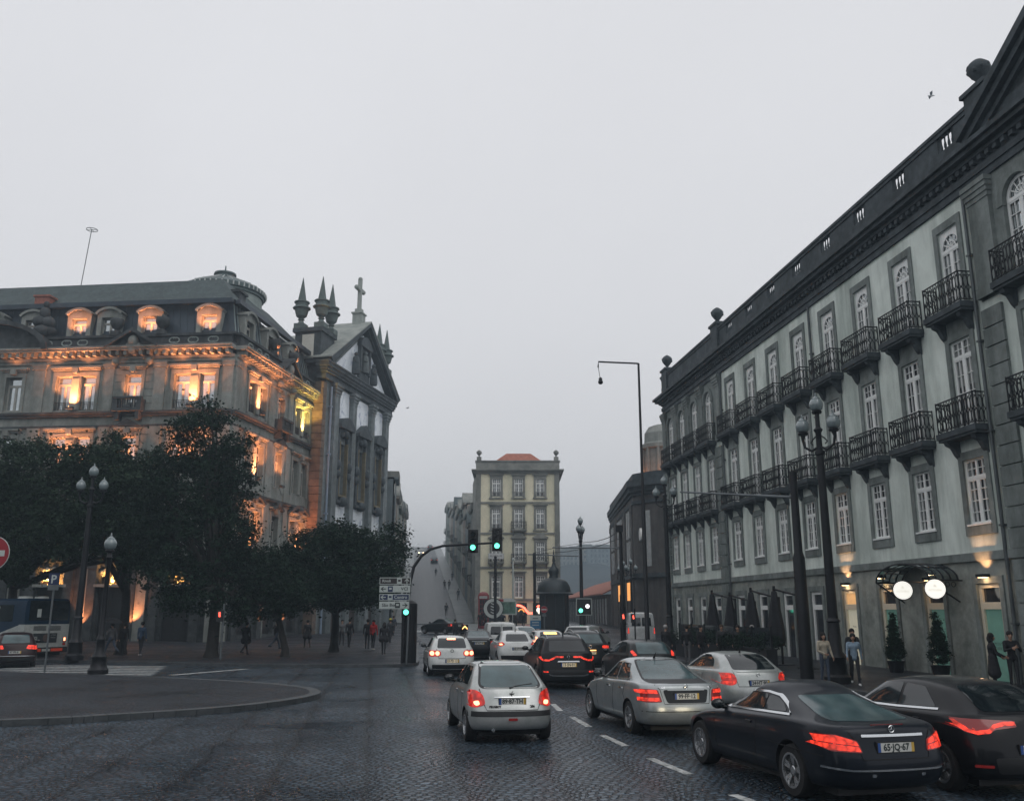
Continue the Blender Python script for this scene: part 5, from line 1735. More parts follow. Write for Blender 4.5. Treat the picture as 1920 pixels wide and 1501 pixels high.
def car_body(S):
    L_, W, H = S['L'], S['W'] / 2, S['H']
    rear = S['rear']                    # z -> y of the rear face
    belt = S['belt']                    # y -> z of the shoulder line
    gb, gf = S['gb'], S['gf']           # y of glass base at the rear, of the windscreen base
    rb, rf = S['rb'], S['rf']           # y of the roof's rear and front edge
    cr = S.get('corner', .38)
    fr = S.get('fcorner', .55)
    gw = S.get('gw', .90)
    rw = S.get('rw', .66)
    u = S.get('under', .20)
    rings = [
        ring_pts(W * .80, rear_y(rear, u + .06) + .22, L_ - .25, cr, fr, lambda x, y: u),
        ring_pts(W * .945, rear_y(rear, u + .06) + .03, L_ - .06, cr, fr, lambda x, y: u + .03),
        ring_pts(W * .985, rear_y(rear, .42), L_ - .01, cr, fr, lambda x, y: .40),
        ring_pts(W * 1.0, rear_y(rear, .58), L_, cr, fr, lambda x, y: min(.58, pl(belt, y) - .12)),
        ring_pts(W * .992, rear_y(rear, .74), L_ - .05, cr, fr, lambda x, y: .5 * .60 + .5 * pl(belt, y) if pl(belt, y) < .9 else .75),
        ring_pts(W * .968, rear_y(rear, S['zb'] - .04), L_ - .14, cr * .95, fr, lambda x, y: pl(belt, y) - .035),
        ring_pts(W * .925, rear_y(rear, S['zb']) + .035, L_ - .24, cr * .9, fr * 1.1, lambda x, y: pl(belt, y) + .012 + .03 * (1 - abs(x) / W)),
    ]
    zb = S['zb']
    def zg(t):                                      # greenhouse: base follows the shoulder, roof is domed
        def f(x, y):
            base = pl(belt, y) + .035
            ry = max(0.0, min(1.0, (y - rb) / max(.1, rf - rb)))
            crown = H - .05 - .10 * (2 * ry - 1) ** 2 * S.get('dome', .8)
            return base + (crown - base) * t
        return f
    def gy(t): return gb + (rb - gb) * t, gf + (rf - gf) * t
    for t, wk, k in ((0.0, gw, 0), (.5, gw + (rw - gw) * .42, .5), (.86, gw + (rw - gw) * .82, .86)):
        y0, y1 = gy(t if t else 0)
        rings.append(ring_pts(W * wk, y0, y1, cr * .55, .30, zg(t), bow=S.get('gbow', .05), fb_=.12))
    y0, y1 = gy(1.0)
    rings.append(ring_pts(W * rw * .95, y0 + .04, y1, cr * .5, .28, zg(1.0), bow=.05, fb_=.10))
    rings.append(ring_pts(W * rw * .55, y0 + .22, y1 - .18, cr * .4, .25, lambda x, y: zg(1.0)(x, y) + .042, bow=.04, fb_=.06))
    n = len(rings[0])
    v, f = [], []
    for r in rings:
        v += [(x, y, z) for x, y, z in r]
        v += [(-x, y, z) for x, y, z in r[1:-1]]
    m = 2 * n - 2
    def idx(k, i):                                  # i runs round the whole ring
        i %= m
        return k * m + (i if i < n else n + (m - i) - 1)
    for k in range(len(rings) - 1):
        for i in range(m): f.append((idx(k, i), idx(k, i + 1), idx(k + 1, i + 1), idx(k + 1, i)))
    for k in (0, len(rings) - 1):
        for i in range(n - 1):
            q = [idx(k, i), idx(k, i + 1), idx(k, m - i - 1), idx(k, m - i)]
            q2 = []
            for a in q:
                if a not in q2: q2.append(a)
            f.append(tuple(q2))
    me = bpy.data.meshes.new('body')
    me.from_pydata(v, [], f)
    bm = bmesh.new()
    bm.from_mesh(me)
    bmesh.ops.remove_doubles(bm, verts=bm.verts, dist=1e-5)
    bmesh.ops.recalc_face_normals(bm, faces=bm.faces)
    bm.to_mesh(me)
    bm.free()
    return me
def rear_y(tab, z): return pl(tab, z)

def evald(o):
    dg = bpy.context.evaluated_depsgraph_get()
    return bpy.data.meshes.new_from_object(o.evaluated_get(dg))

def make_shell(S, mats):
    """subdivided shell with wheel openings cut out"""
    me = car_body(S)
    o = bpy.data.objects.new('shell', me)
    link(o)
    md = o.modifiers.new('s', 'SUBSURF')
    md.levels = md.render_levels = 2
    sub = evald(o)
    bm = bmesh.new()
    bm.from_mesh(sub)
    bvh = BVHTree.FromBMesh(bm)
    bm.free()
    r = S['wr'] + .055
    cut = MB()
    for y in S['axles']:
        for sx in (-1, 1):
            cut.lathe([(r, 0), (r, .5)], (sx * S['W'] / 2 - (.26 if sx > 0 else .24), y, S['wr']), 28, axis='x')
    co = bpy.data.objects.new('cut', cut.mesh('cut', M_PLASTIC))
    link(co)
    bo = o.modifiers.new('b', 'BOOLEAN')
    bo.operation = 'DIFFERENCE'
    bo.object = co
    bo.solver = 'EXACT'
    out_ = evald(o)
    bpy.data.objects.remove(o)
    bpy.data.objects.remove(co)
    out_.materials.clear()
    for m in mats: out_.materials.append(m)
    lo = S.get('cladding', 0)
    for p in out_.polygons:
        c = p.center
        k = 0
        for y in S['axles']:
            if math.hypot(c.y - y, c.z - S['wr']) < r + .008 and abs(c.x) < S['W'] / 2 - .012 and not (abs(p.normal.x) > .85 and abs(c.x) > S['W'] / 2 - .1): k = 1
        if c.z < S.get('under', .2) + .05: k = 1
        if lo and c.z < lo: k = 1
        p.material_index = k
        p.use_smooth = True
    out_.set_sharp_from_angle(angle=R(38))
    return out_, bvh, sub

def decal(bvh, poly, view, off=.006, cell=.07, mb=None, m=0, skirt=.02):
    """an outline drawn in a side, rear, front or top view, laid on the shell as a thin shaped piece"""
    bm = bmesh.new()
    vs = [bm.verts.new((a, b_, 0)) for a, b_ in poly]
    bm.faces.new(vs)
    us = [a for a, _ in poly]
    ws = [b_ for _, b_ in poly]
    for lo, hi, nrm, k in ((min(us), max(us), (1, 0, 0), 0), (min(ws), max(ws), (0, 1, 0), 1)):
        n = int((hi - lo) / cell)
        for i in range(1, n + 1):
            p = [0, 0, 0]
            p[k] = lo + (hi - lo) * i / (n + 1)
            bmesh.ops.bisect_plane(bm, geom=bm.verts[:] + bm.edges[:] + bm.faces[:], plane_co=p, plane_no=nrm)
    inner = {}
    for v in bm.verts:
        a, b_ = v.co.x, v.co.y
        if view == 'rear': o, d = Vector((a, -3, b_)), Vector((0, 1, 0))
        elif view == 'front': o, d = Vector((a, 9, b_)), Vector((0, -1, 0))
        elif view == 'left': o, d = Vector((-3, a, b_)), Vector((1, 0, 0))
        elif view == 'right': o, d = Vector((3, a, b_)), Vector((-1, 0, 0))
        else: o, d = Vector((a, b_, 5)), Vector((0, 0, -1))
        h, nr, _, _ = bvh.ray_cast(o, d)
        if h is None or nr.dot(d) > -.02:
            h2, nr2, _, _ = bvh.find_nearest(o + d * (3 if view != 'top' else 4))
            if h is None: h, nr = h2, nr2
        if nr.dot(d) > 0: nr = -nr
        v.co = h + nr * off
        inner[v] = h - nr * skirt
    bmesh.ops.recalc_face_normals(bm, faces=bm.faces)
    bm.verts.ensure_lookup_table()
    be = [e for e in bm.edges if len(e.link_faces) == 1]
    dup_ = {}
    for e in be:
        for v in e.verts:
            if v not in dup_: dup_[v] = bm.verts.new(inner[v])
    for e in be:
        a, b_ = e.verts
        try: bm.faces.new((a, b_, dup_[b_], dup_[a]))
        except ValueError: pass
    bm.verts.index_update()
    vv = [tuple(v.co) for v in bm.verts]
    ff = [tuple(v.index for v in f.verts) for f in bm.faces]
    bm.free()
    mb = mb or MB()
    return mb.add(vv, ff, m)
def surf(bvh, a, b_, view='rear'):
    if view == 'rear': o, d = Vector((a, -3, b_)), Vector((0, 1, 0))
    elif view == 'left': o, d = Vector((-3, a, b_)), Vector((1, 0, 0))
    elif view == 'right': o, d = Vector((3, a, b_)), Vector((-1, 0, 0))
    else: o, d = Vector((a, b_, 5)), Vector((0, 0, -1))
    h, n, _, _ = bvh.ray_cast(o, d)
    if h is None: h, n, _, _ = bvh.find_nearest(o + d * 3)
    return h, n
def line_poly(pts, wd):
    """a thin outline following a polyline"""
    P = [Vector(p) for p in pts]
    l, r = [], []
    for i, p in enumerate(P):
        t = (P[min(i + 1, len(P) - 1)] - P[max(i - 1, 0)]).normalized()
        n = Vector((-t.y, t.x)) * wd / 2
        l.append(tuple(p + n)); r.append(tuple(p - n))
    return l + r[::-1]
def rounded(poly, r=.04, n=3):
    P = [Vector(p) for p in poly]
    out_ = []
    for i, p in enumerate(P):
        a, c = P[i - 1], P[(i + 1) % len(P)]
        ra = min(r, (a - p).length * .45)
        rc = min(r, (c - p).length * .45)
        p0, p1 = p + (a - p).normalized() * ra, p + (c - p).normalized() * rc
        for k in range(n + 1):
            t = k / n
            out_.append(tuple((1 - t) ** 2 * p0 + 2 * t * (1 - t) * p + t * t * p1))
    return out_

WHEELS = {}
def wheel_meshes(r, wd, spokes, split):
    key = (r, wd, spokes, split)
    if key in WHEELS: return WHEELS[key]
    t = MB()
    ri = r * .66
    t.lathe([(ri, -wd / 2), (r * .93, -wd / 2), (r * .985, -wd / 2 + .025), (r, -wd * .25), (r, wd * .25), (r * .985, wd / 2 - .025), (r * .93, wd / 2), (ri, wd / 2 - .004), (ri, wd / 2 - .03)], n=32, axis='x')
    tm = t.mesh('tyre', M_RUB, smooth=35)
    b = MB()
    b.lathe([(ri + .004, wd / 2 - .03), (ri + .004, wd / 2 + .004), (ri - .022, wd / 2 + .004), (ri - .03, wd / 2 - .06), (ri - .035, -wd / 2)], n=32, axis='x')
    b.lathe([(.02, -.01), (ri - .03, -.01), (ri - .03, .0), (.02, .0)], n=24, m=1, axis='x')
    b.lathe([(.20, .0), (.20, .035), (.06, .04)], n=20, m=2, axis='x')
    xo = wd / 2 - .012
    for k in range(spokes):
        for e in ((-1, 1) if split else (0,)):
            a = 2 * math.pi * k / spokes
            a1 = a + e * (.16 if split else 0)
            p0 = (math.cos(a) * .05, math.sin(a) * .05)
            p1 = (math.cos(a1) * (ri - .02), math.sin(a1) * (ri - .02))
            tn = (-math.sin(a1), math.cos(a1))
            w0, w1 = (.022, .026) if split else (.045, .050)
            b.hexa([(xo - .06, p0[0] - tn[0] * w0, p0[1] - tn[1] * w0), (xo - .06, p1[0] - tn[0] * w1, p1[1] - tn[1] * w1), (xo - .06, p1[0] + tn[0] * w1, p1[1] + tn[1] * w1), (xo - .06, p0[0] + tn[0] * w0, p0[1] + tn[1] * w0),
                    (xo - .022, p0[0] - tn[0] * w0, p0[1] - tn[1] * w0), (xo, p1[0] - tn[0] * w1 * .8, p1[1] - tn[1] * w1 * .8), (xo, p1[0] + tn[0] * w1 * .8, p1[1] + tn[1] * w1 * .8), (xo - .022, p0[0] + tn[0] * w0, p0[1] + tn[1] * w0)])
    b.lathe([(.06, xo - .07), (.065, xo - .02), (.05, xo - .008), (.01, xo - .006)], n=16, axis='x')
    rm_ = b.mesh('rim', [M_RIM, M_PLASTIC, mat('brake_disc', (.12, .12, .12), rough=.4, metal=.8)], smooth=35)
    WHEELS[key] = (tm, rm_)
    return WHEELS[key]

def plate_part(car, bvh, x, z, txt, w_=.50, h=.11, lit=False, y=None, lift=.015, dark=False):
    hp, _ = surf(bvh, x, z)
    hp2, _ = surf(bvh, x, z + h / 2)
    yy = (min(hp.y, hp2.y) if y is None else y) - lift
    b = MB()
    b.box(x - w_ / 2 - .012, x + w_ / 2 + .012, yy - .004, yy + .03, z - h / 2 - .012, z + h / 2 + .012, 3)
    b.box(x - w_ / 2 + .04, x + w_ / 2 - .04, yy - .008, yy - .004, z - h / 2, z + h / 2, 0)
    b.box(x - w_ / 2, x - w_ / 2 + .04, yy - .008, yy - .004, z - h / 2, z + h / 2, 1)
    b.box(x + w_ / 2 - .04, x + w_ / 2, yy - .008, yy - .004, z - h / 2, z + h / 2, 2)
    text_mesh(b, txt, h * 1.02, lambda u, v, d: (x + u * .92, yy - .0085 - d * .3, z + v), 4, bold=.004)
    return b.build('number_plate', [M_PLATE_LIT if lit else M_PLATE, M_PBLUE, M_PYEL, M_PLASTIC, M_INK], car)

def make_car(name, label, pos, az, S, mats, cat='car', group=None):
    car = empty(name, (pos[0], pos[1], pos[2] if len(pos) > 2 else 0.0), label, cat, group, R(-az))
    car['_local'] = 1
    me, bvh, sub = make_shell(S, mats)
    body = bpy.data.objects.new('body', me)
    link(body, car)
    W, H, L_ = S['W'], S['H'], S['L']
    tm, rm_ = wheel_meshes(S['wr'], S.get('ww', .205), S.get('spokes', 5), S.get('split', False))
    for y in S['axles']:
        for sx in (-1, 1):
            wo = bpy.data.objects.new('wheel', tm)
            link(wo, car)
            wo.location = (sx * (W / 2 - S.get('ww', .205) / 2 - .015), y, S['wr'])
            wo.rotation_euler = (random.Random(y + sx).random(), 0, math.pi if sx < 0 else 0)
            ro = bpy.data.objects.new('rim', rm_)
            link(ro, wo)
    b = MB()
    b.box(-W * .36, W * .36, .35, L_ - .4, .13, S.get('under', .2) + .03)
    for y in S['axles']: b.tube([(-W * .42, y, S['wr'] - .02), (W * .42, y, S['wr'] - .02)], .04, 6)
    b.build('underbody', M_PLASTIC, car)
    def D(nm, polys, view, m, **k):
        mb = MB()
        for p in polys: decal(bvh, p, view, mb=mb, **k)
        return mb.build(nm, m, car, smooth=50)
    def both(poly): return [poly, [(-a, b_) for a, b_ in poly]]
    # rear glass
    D('rear_window', [rounded(S['rwin'], .06)], 'rear', S.get('rglass', M_CGLASS), off=.007)
    if S.get('rwrap'): D('window_surround', [rounded(S['rwrap'], .07)], 'rear', M_PLASTIC, off=.004)
    for sd in ('left', 'right'):
        for p in S['swin']: D('side_window', [rounded(p, .05)], sd, M_CGLASS, off=.006)
        if S.get('strim'):
            D('window_trim', [line_poly(S['strim'], .028)], sd, M_CHROME, off=.010, cell=.05)
        for p in S.get('seams', []): D('panel_gap', [line_poly(p, .012)], sd, M_SEAM, off=.003, cell=.10)
        for y, z in S.get('handles', []):
            h, nr = surf(bvh, y, z, sd)
            sg = -1 if sd == 'left' else 1
            hb = MB()
            hb.hexa([(h.x - sg * .01, y - .09, z - .02), (h.x + sg * .025, y - .08, z - .016), (h.x + sg * .025, y + .08, z - .016), (h.x - sg * .01, y + .09, z - .02),
                     (h.x - sg * .01, y - .09, z + .02), (h.x + sg * .02, y - .08, z + .014), (h.x + sg * .02, y + .08, z + .014), (h.x - sg * .01, y + .09, z + .02)])
            hb.build('door_handle', S.get('hmat', mats[0]), car)
        my, mz = S.get('mirror', (S['gf'] - .35, S['zb'] + .10))
        h, nr = surf(bvh, my, mz - .06, sd)
        sg = -1 if sd == 'left' else 1
        mb = MB()
        mb.ball((h.x + sg * .14, my + .02, mz), .115, 7, 0, 1.0, .62, .68)
        mb.tube([(h.x - sg * .02, my + .02, mz - .06), (h.x + sg * .10, my + .02, mz - .04)], .03, 6, 0)
        mb.ball((h.x + sg * .14, my - .035, mz), .085, 6, 1, 1.0, .35, .72)
        mb.build('side_mirror', [S.get('mmat', mats[0]), M_CGLASS], car, smooth=60)
    wy0, wy1 = S['gf'], S['rf']
    hw = W / 2
    D('windscreen', [rounded([(-hw * .70, wy0 + .02), (hw * .70, wy0 + .02), (hw * S.get('rw', .66) * .92, wy1 - .03), (-hw * S.get('rw', .66) * .92, wy1 - .03)], .06)], 'top', M_CGLASS, off=.006)
    for poly in both([(hw * .42, .62), (hw * .80, .62), (hw * .82, .74), (hw * .45, .70)]): D('headlamp', [rounded(poly, .04)], 'front', mat('headlamp_lens', (.5, .52, .52), rough=.1, var=.2, coat=1), off=.008)
    # tail lamps: list of (polygon on the right side, material)
    for k_, (polys, m) in enumerate(S['lamps']):
        for sgn in (-1, 1):
            D('tail_lamp', [[(a * sgn, b_) for a, b_ in p] for p in polys], 'rear', m, off=.010 + .012 * k_, cell=.05 - .02 * k_)
    for nm, polys, view, m in S.get('extra', []):
        D(nm, polys, view, m, off=.006)
    for nm, polys, view, m in S.get('proud', []):
        D(nm, polys, view, m, off=.016, cell=.05)
    if S.get('aerial'):
        x, y = S['aerial']
        h, _ = surf(bvh, x, y, 'top')
        mb = MB()
        mb.tube([h + Vector((0, .03, -.01)), h + Vector((0, 0, .04)), h + Vector((0, -.10, S.get('aerlen', .10)))], [.03, .022, .004], 6)
        mb.build('aerial', M_PLASTIC, car)
    if S.get('rails'):
        for sx in (-1, 1):
            pts = []
            for t in np.linspace(0, 1, 7):
                y = S['rb'] + .12 + (S['rf'] - S['rb'] - .3) * t
                h, _ = surf(bvh, sx * hw * S.get('rw', .66) * .86, y, 'top')
                pts.append(h + Vector((0, 0, .045 if .05 < t < .95 else -.005)))
            mb = MB()
            mb.tube(pts, .02, 6)
            mb.build('roof_rail', S.get('railmat', M_RIM), car)
    return car, bvh
def ring_badge(car, bvh, x, z, r, star=True, m=None):
    h, _ = surf(bvh, x, z)
    b = MB()
    c = Vector((x, h.y - .016, z))
    b.tube([c + Vector((r * math.cos(t), 0, r * math.sin(t))) for t in np.linspace(0, 2 * math.pi, 16, endpoint=False)], r * .16, 5, closed=True)
    if star:
        for k in range(3):
            a = math.pi / 2 + 2 * math.pi * k / 3
            b.tube([c, c + Vector((r * math.cos(a), 0, r * math.sin(a)))], [r * .17, r * .06], 4)
    return b.build('emblem', m or M_CHROME, car)
def words_on(car, bvh, txt, x, z, size, m=None, align='CENTER'):
    h, _ = surf(bvh, x, z)
    b = MB()
    text_mesh(b, txt, size, lambda u, v, d: (x + u, surf(bvh, x + u, z + v)[0].y - .006 - d, z + v), 0, align=align, bold=.003)
    return b.build('lettering', m or M_CHROME, car)

# ---- 1 silver hatchback, nearest the middle
S = dict(L=3.84, W=1.66, H=1.44, wr=.29, axles=(.66, 3.10), rear=[(.2, .06), (.40, .0), (.62, .02), (.66, .07), (.95, .17), (1.02, .20)],
         belt=[(0, .98), (2.6, .92), (3.0, .86), (3.84, .66)], zb=.985, gb=.27, gf=3.02, rb=.74, rf=2.35, gw=.90, rw=.70, corner=.42, dome=1.0,
         rwin=[(-.50, 1.0), (.50, 1.0), (.565, 1.04), (.47, 1.335), (.42, 1.355), (-.42, 1.355), (-.47, 1.335), (-.565, 1.04)], rglass=M_CGLASS_R,
         rwrap=[(-.55, .975), (.55, .975), (.61, 1.03), (.50, 1.37), (.44, 1.39), (-.44, 1.39), (-.50, 1.37), (-.61, 1.03)],
         swin=[[(.80, 1.02), (1.55, 1.0), (1.57, 1.33), (1.10, 1.335), (.88, 1.20)], [(1.64, .99), (2.86, .95), (2.36, 1.30), (1.64, 1.335)]],
         seams=[[(1.60, .32), (1.60, 1.35)], [(2.78, .34), (2.84, .95)], [(.98, .55), (1.05, .70), (1.02, .98)]], handles=[(1.02, .86), (1.80, .85)],
         lamps=[([rounded([(.50, .70), (.72, .64), (.83, .70), (.83, .95), (.66, .955), (.54, .88)], .06)], M_TAIL), ([rounded([(.60, .70), (.68, .68), (.71, .75), (.62, .77)], .03)], M_TAILHOT)],
         extra=[('bumper_strip', [[(-.80, .49), (.80, .49), (.81, .585), (-.81, .585)]], 'rear', M_PLASTIC), ('panel_gap', [line_poly([(-.60, .97), (-.52, .68), (-.48, .60), (.48, .60), (.52, .68), (.60, .97)], .012)], 'rear', M_SEAM),
                ('spoiler', [rounded([(-.52, 1.385), (.52, 1.385), (.50, 1.41), (-.50, 1.41)], .02)], 'rear', P_SILVER)],
         proud=[('plate_handle', [rounded([(-.34, .815), (.34, .815), (.34, .835), (-.34, .835)], .01)], 'rear', M_CHROME), ('fog_lamp', [rounded([(-.09, .42), (.09, .42), (.085, .465), (-.085, .465)], .03)], 'rear', M_TAILDIM)],
         mirror=(2.62, 1.02), mmat=P_BLACK, hmat=M_RIM, spokes=7)
c1, bv = make_car('silver_hatchback', 'silver hatchback with round red tail lamps, alone in the middle of the cobbled road', (.02, 17.65), -11, S, [P_SILVER, M_PLASTIC])
plate_part(c1, bv, 0, .755, '89·87·TH', lit=False)
words_on(c1, bv, 'PEUGEOT', -.33, .665, .05, M_SEAM)
words_on(c1, bv, '206', .38, .665, .06, M_SEAM)
b = MB()                                                   # small rearing figure badge
h, _ = surf(bv, 0, .88)
for pts in (((0, -.05), (-.01, 0), (.0, .045), (.02, .055)), ((-.01, 0), (-.035, .015), (-.04, .035)), ((0, .01), (.035, .01), (.04, .03)), ((0, -.05), (-.03, -.055)), ((.0, -.04), (.03, -.055))):
    b.tube([(x, h.y - .018, .875 + z) for x, z in pts], .008, 5)
b.build('emblem', M_SEAM, c1)
b = MB()
h, _ = surf(bv, 0, 1.0)
b.tube([(-.02, h.y - .02, .985), (.10, surf(bv, .10, 1.02)[0].y - .02, 1.02), (.42, surf(bv, .42, 1.05)[0].y - .02, 1.05)], .012, 5)
b.ball((-.02, h.y - .01, .985), .025, 5)
b.build('wiper', M_PLASTIC, c1)
b = MB()
b.tube([(-.36, .05, .255), (-.36, .25, .255)], .035, 10)
b.build('exhaust_pipe', M_CHROME, c1)

# ---- 2 silver saloon
SED = dict(L=4.58, W=1.77, H=1.45, wr=.315, axles=(1.0, 3.76), rear=[(.2, .10), (.40, .0), (.60, .0), (.66, .05), (.92, .07), (1.0, .10)],
           belt=[(0, .985), (1.2, .985), (2.6, .93), (3.2, .90), (3.7, .84), (4.58, .68)], zb=.985, gb=.72, gf=3.36, rb=1.42, rf=2.58, gw=.865, rw=.66, corner=.40, dome=1.0, gbow=.08,
           rwin=[(-.60, 1.03), (.60, 1.03), (.46, 1.36), (.40, 1.375), (-.40, 1.375), (-.46, 1.36)], rglass=M_CGLASS_R,
           rwrap=[(-.64, 1.01), (.64, 1.01), (.49, 1.375), (.42, 1.395), (-.42, 1.395), (-.49, 1.375)],
           swin=[[(1.22, 1.06), (1.95, 1.02), (1.95, 1.33), (1.58, 1.33)], [(2.02, 1.02), (3.16, .99), (2.58, 1.31), (2.02, 1.335)]],
           strim=[(1.10, 1.035), (2.0, .995), (3.2, .965)],
           seams=[[(1.98, .32), (1.98, 1.0)], [(3.08, .34), (3.16, .95)], [(1.18, .62), (1.30, .75), (1.22, 1.02)]], handles=[(1.46, .86), (2.28, .85)],
           lamps=[([rounded([(.50, .675), (.78, .665), (.885, .70), (.885, .90), (.72, .915), (.56, .90)], .03)], M_TAILDIM),
                  ([[(.575, .83), (.86, .83), (.86, .895), (.585, .895)], [(.54, .69), (.86, .69), (.86, .755), (.555, .755)]], M_TAILON)],
           extra=[('plate_recess', [rounded([(-.47, .90), (.47, .90), (.40, .655), (-.40, .655)], .05)], 'rear', P_GREY), ('panel_gap', [line_poly([(-.60, .985), (-.52, .90), (-.46, .64), (.46, .64), (.52, .90), (.60, .985)], .010)], 'rear', M_SEAM),
                  ('bumper_line', [line_poly([(-.84, .50), (.84, .50)], .012)], 'rear', M_SEAM)],
           proud=[('plate_bar', [[(-.38, .885), (.38, .885), (.38, .91), (-.38, .91)]], 'rear', P_SILVER2)], mirror=(3.0, 1.04), mmat=P_BLACK, hmat=M_CHROME, spokes=7, split=True, aerial=(0, 1.72), aerlen=.13)
c2, bv = make_car('silver_saloon', 'silver saloon with a ringed star badge, stopped right of the dashed lane line', (3.42, 18.45), -12, SED, [P_SILVER2, M_PLASTIC])
plate_part(c2, bv, 0, .78, '99·FF·12')
ring_badge(c2, bv, 0, .955, .042)
words_on(c2, bv, 'C220', -.48, .945, .05)
words_on(c2, bv, 'CDI', .50, .945, .045)

# ---- 3 dark coupe in the right foreground
S = dict(L=4.70, W=1.79, H=1.42, wr=.335, ww=.24, axles=(1.05, 3.81), rear=[(.2, .12), (.40, .0), (.60, .0), (.66, .05), (.90, .08), (.98, .12)],
         belt=[(0, .965), (1.1, .985), (2.6, .92), (3.2, .88), (3.8, .82), (4.7, .66)], zb=.97, gb=.62, gf=3.45, rb=1.62, rf=2.55, gw=.85, rw=.62, corner=.42, dome=1.1, gbow=.10,
         rwin=[(-.60, 1.01), (.60, 1.01), (.45, 1.225), (.39, 1.24), (-.39, 1.24), (-.45, 1.225)], rglass=M_CGLASS_R,
         swin=[[(1.30, 1.05), (1.90, 1.03), (1.90, 1.225), (1.70, 1.21), (1.48, 1.15)], [(1.93, 1.03), (3.20, .985), (2.70, 1.17), (2.35, 1.225), (1.93, 1.235)]],
         strim=[(3.30, .965), (2.2, .995), (1.16, 1.025), (1.40, 1.15), (1.66, 1.235), (1.95, 1.262), (2.35, 1.252), (2.72, 1.195), (3.3, .975)],
         seams=[[(1.98, .34), (1.95, .98)], [(3.20, .36), (3.30, .93)], [(.62, .50), (.95, .70)], [(.30, .62), (1.6, .64)]], handles=[(2.16, .84)],
         lamps=[([rounded([(.46, .675), (.80, .69), (.90, .76), (.90, .875), (.74, .885), (.50, .815)], .03)], M_TAILDIM),
                ([[(.50, .755), (.89, .80), (.89, .865), (.73, .875), (.52, .805)], [(.485, .69), (.80, .705), (.88, .755), (.87, .785), (.50, .74)]], M_TAILON)],
         extra=[('panel_gap', [line_poly([(-.62, .97), (-.52, .82), (-.47, .60), (.47, .60), (.52, .82), (.62, .97)], .010)], 'rear', M_SEAM)],
         proud=[('boot_bar', [[(-.44, .855), (.44, .855), (.44, .885), (-.44, .885)]], 'rear', M_CHROME), ('bumper_chrome', [line_poly([(-.86, .50), (-.6, .475), (.6, .475), (.86, .50)], .022)], 'rear', M_CHROME),
                *[('parking_sensor', [rounded([(x - .03, .40), (x + .03, .40), (x + .03, .435), (x - .03, .435)], .015)], 'rear', M_CHROME) for x in (-.35, .35)]],
         mirror=(3.05, 1.0), mmat=P_BLACK, hmat=P_BLACK, spokes=5, split=True)
c3, bv = make_car('black_coupe', 'dark coupe with chrome window arches and lit red tail lamps, largest car at bottom right', (4.83, 12.02), -14, S, [P_NAVY, M_PLASTIC])
plate_part(c3, bv, 0, .735, '65·JQ·67', w_=.52)
ring_badge(c3, bv, 0, .945, .040)
D_ = MB()
for k in range(12): D_.box(-.22 + k * .04 - .012, -.22 + k * .04 + .012, surf(bv, 0, .99)[0].y - .012, surf(bv, 0, .99)[0].y, .985, .995)
D_.build('high_brake_lamp', M_TAILDIM, c3)

# ---- 4 black hatchback at the right edge
CR = lambda s=1: line_poly([(.20, .93), (.36, .93), (.50, .90), (.58, .84), (.72, .82), (.80, .85), (.85, .93), (.86, .965)], .045)
S = dict(L=4.36, W=1.81, H=1.46, wr=.32, axles=(.78, 3.45), rear=[(.2, .08), (.40, .0), (.62, .03), (.70, .06), (.98, .16), (1.05, .2)],
         belt=[(0, 1.03), (2.8, .95), (3.3, .88), (4.36, .68)], zb=1.03, gb=.30, gf=3.3, rb=.75, rf=2.6, gw=.88, rw=.67, corner=.40, dome=1.0,
         rwin=[(-.52, 1.07), (.52, 1.07), (.45, 1.36), (-.45, 1.36)], rglass=M_CGLASS,
         swin=[[(.92, 1.08), (1.75, 1.04), (1.75, 1.35), (1.3, 1.33)], [(1.82, 1.04), (3.1, 1.0), (2.55, 1.32), (1.82, 1.355)]],
         strim=[(.85, 1.06), (1.8, 1.015), (3.15, .98)], seams=[[(1.78, .32), (1.78, 1.0)]], handles=[(1.25, .90), (2.1, .88)],
         lamps=[([rounded([(.18, .89), (.5, .86), (.60, .80), (.80, .81), (.90, .92), (.88, .99), (.6, .985), (.2, .965)], .03)], M_TAILDIM), ([CR()], M_TAILON)],
         extra=[('bumper_insert', [rounded([(-.55, .32), (.55, .32), (.6, .52), (-.6, .52)], .05)], 'rear', M_PLASTIC)], proud=[('bumper_reflector', [rounded([(.62, .40), (.80, .40), (.80, .43), (.62, .43)], .01), rounded([(-.62, .40), (-.80, .40), (-.80, .43), (-.62, .43)], .01)], 'rear', M_TAILDIM)],
         mirror=(2.9, 1.05), mmat=P_BLACK, spokes=5, split=True)
c4, bv = make_car('black_hatchback', 'black hatchback with curved red light strips, cut off by the right edge', (6.94, 12.65), -11, S, [P_BLACK, M_PLASTIC])
plate_part(c4, bv, 0, .62, '90·QX·44')
def diamond(car, bvh, x, z, s=.06):
    h, _ = surf(bvh, x, z)
    b = MB()
    b.tube([(x, h.y - .02, z + s), (x + s * .62, h.y - .02, z), (x, h.y - .02, z - s), (x - s * .62, h.y - .02, z)], s * .2, 5, closed=True)
    return b.build('emblem', M_CHROME, car)
diamond(c4, bv, 0, .93)

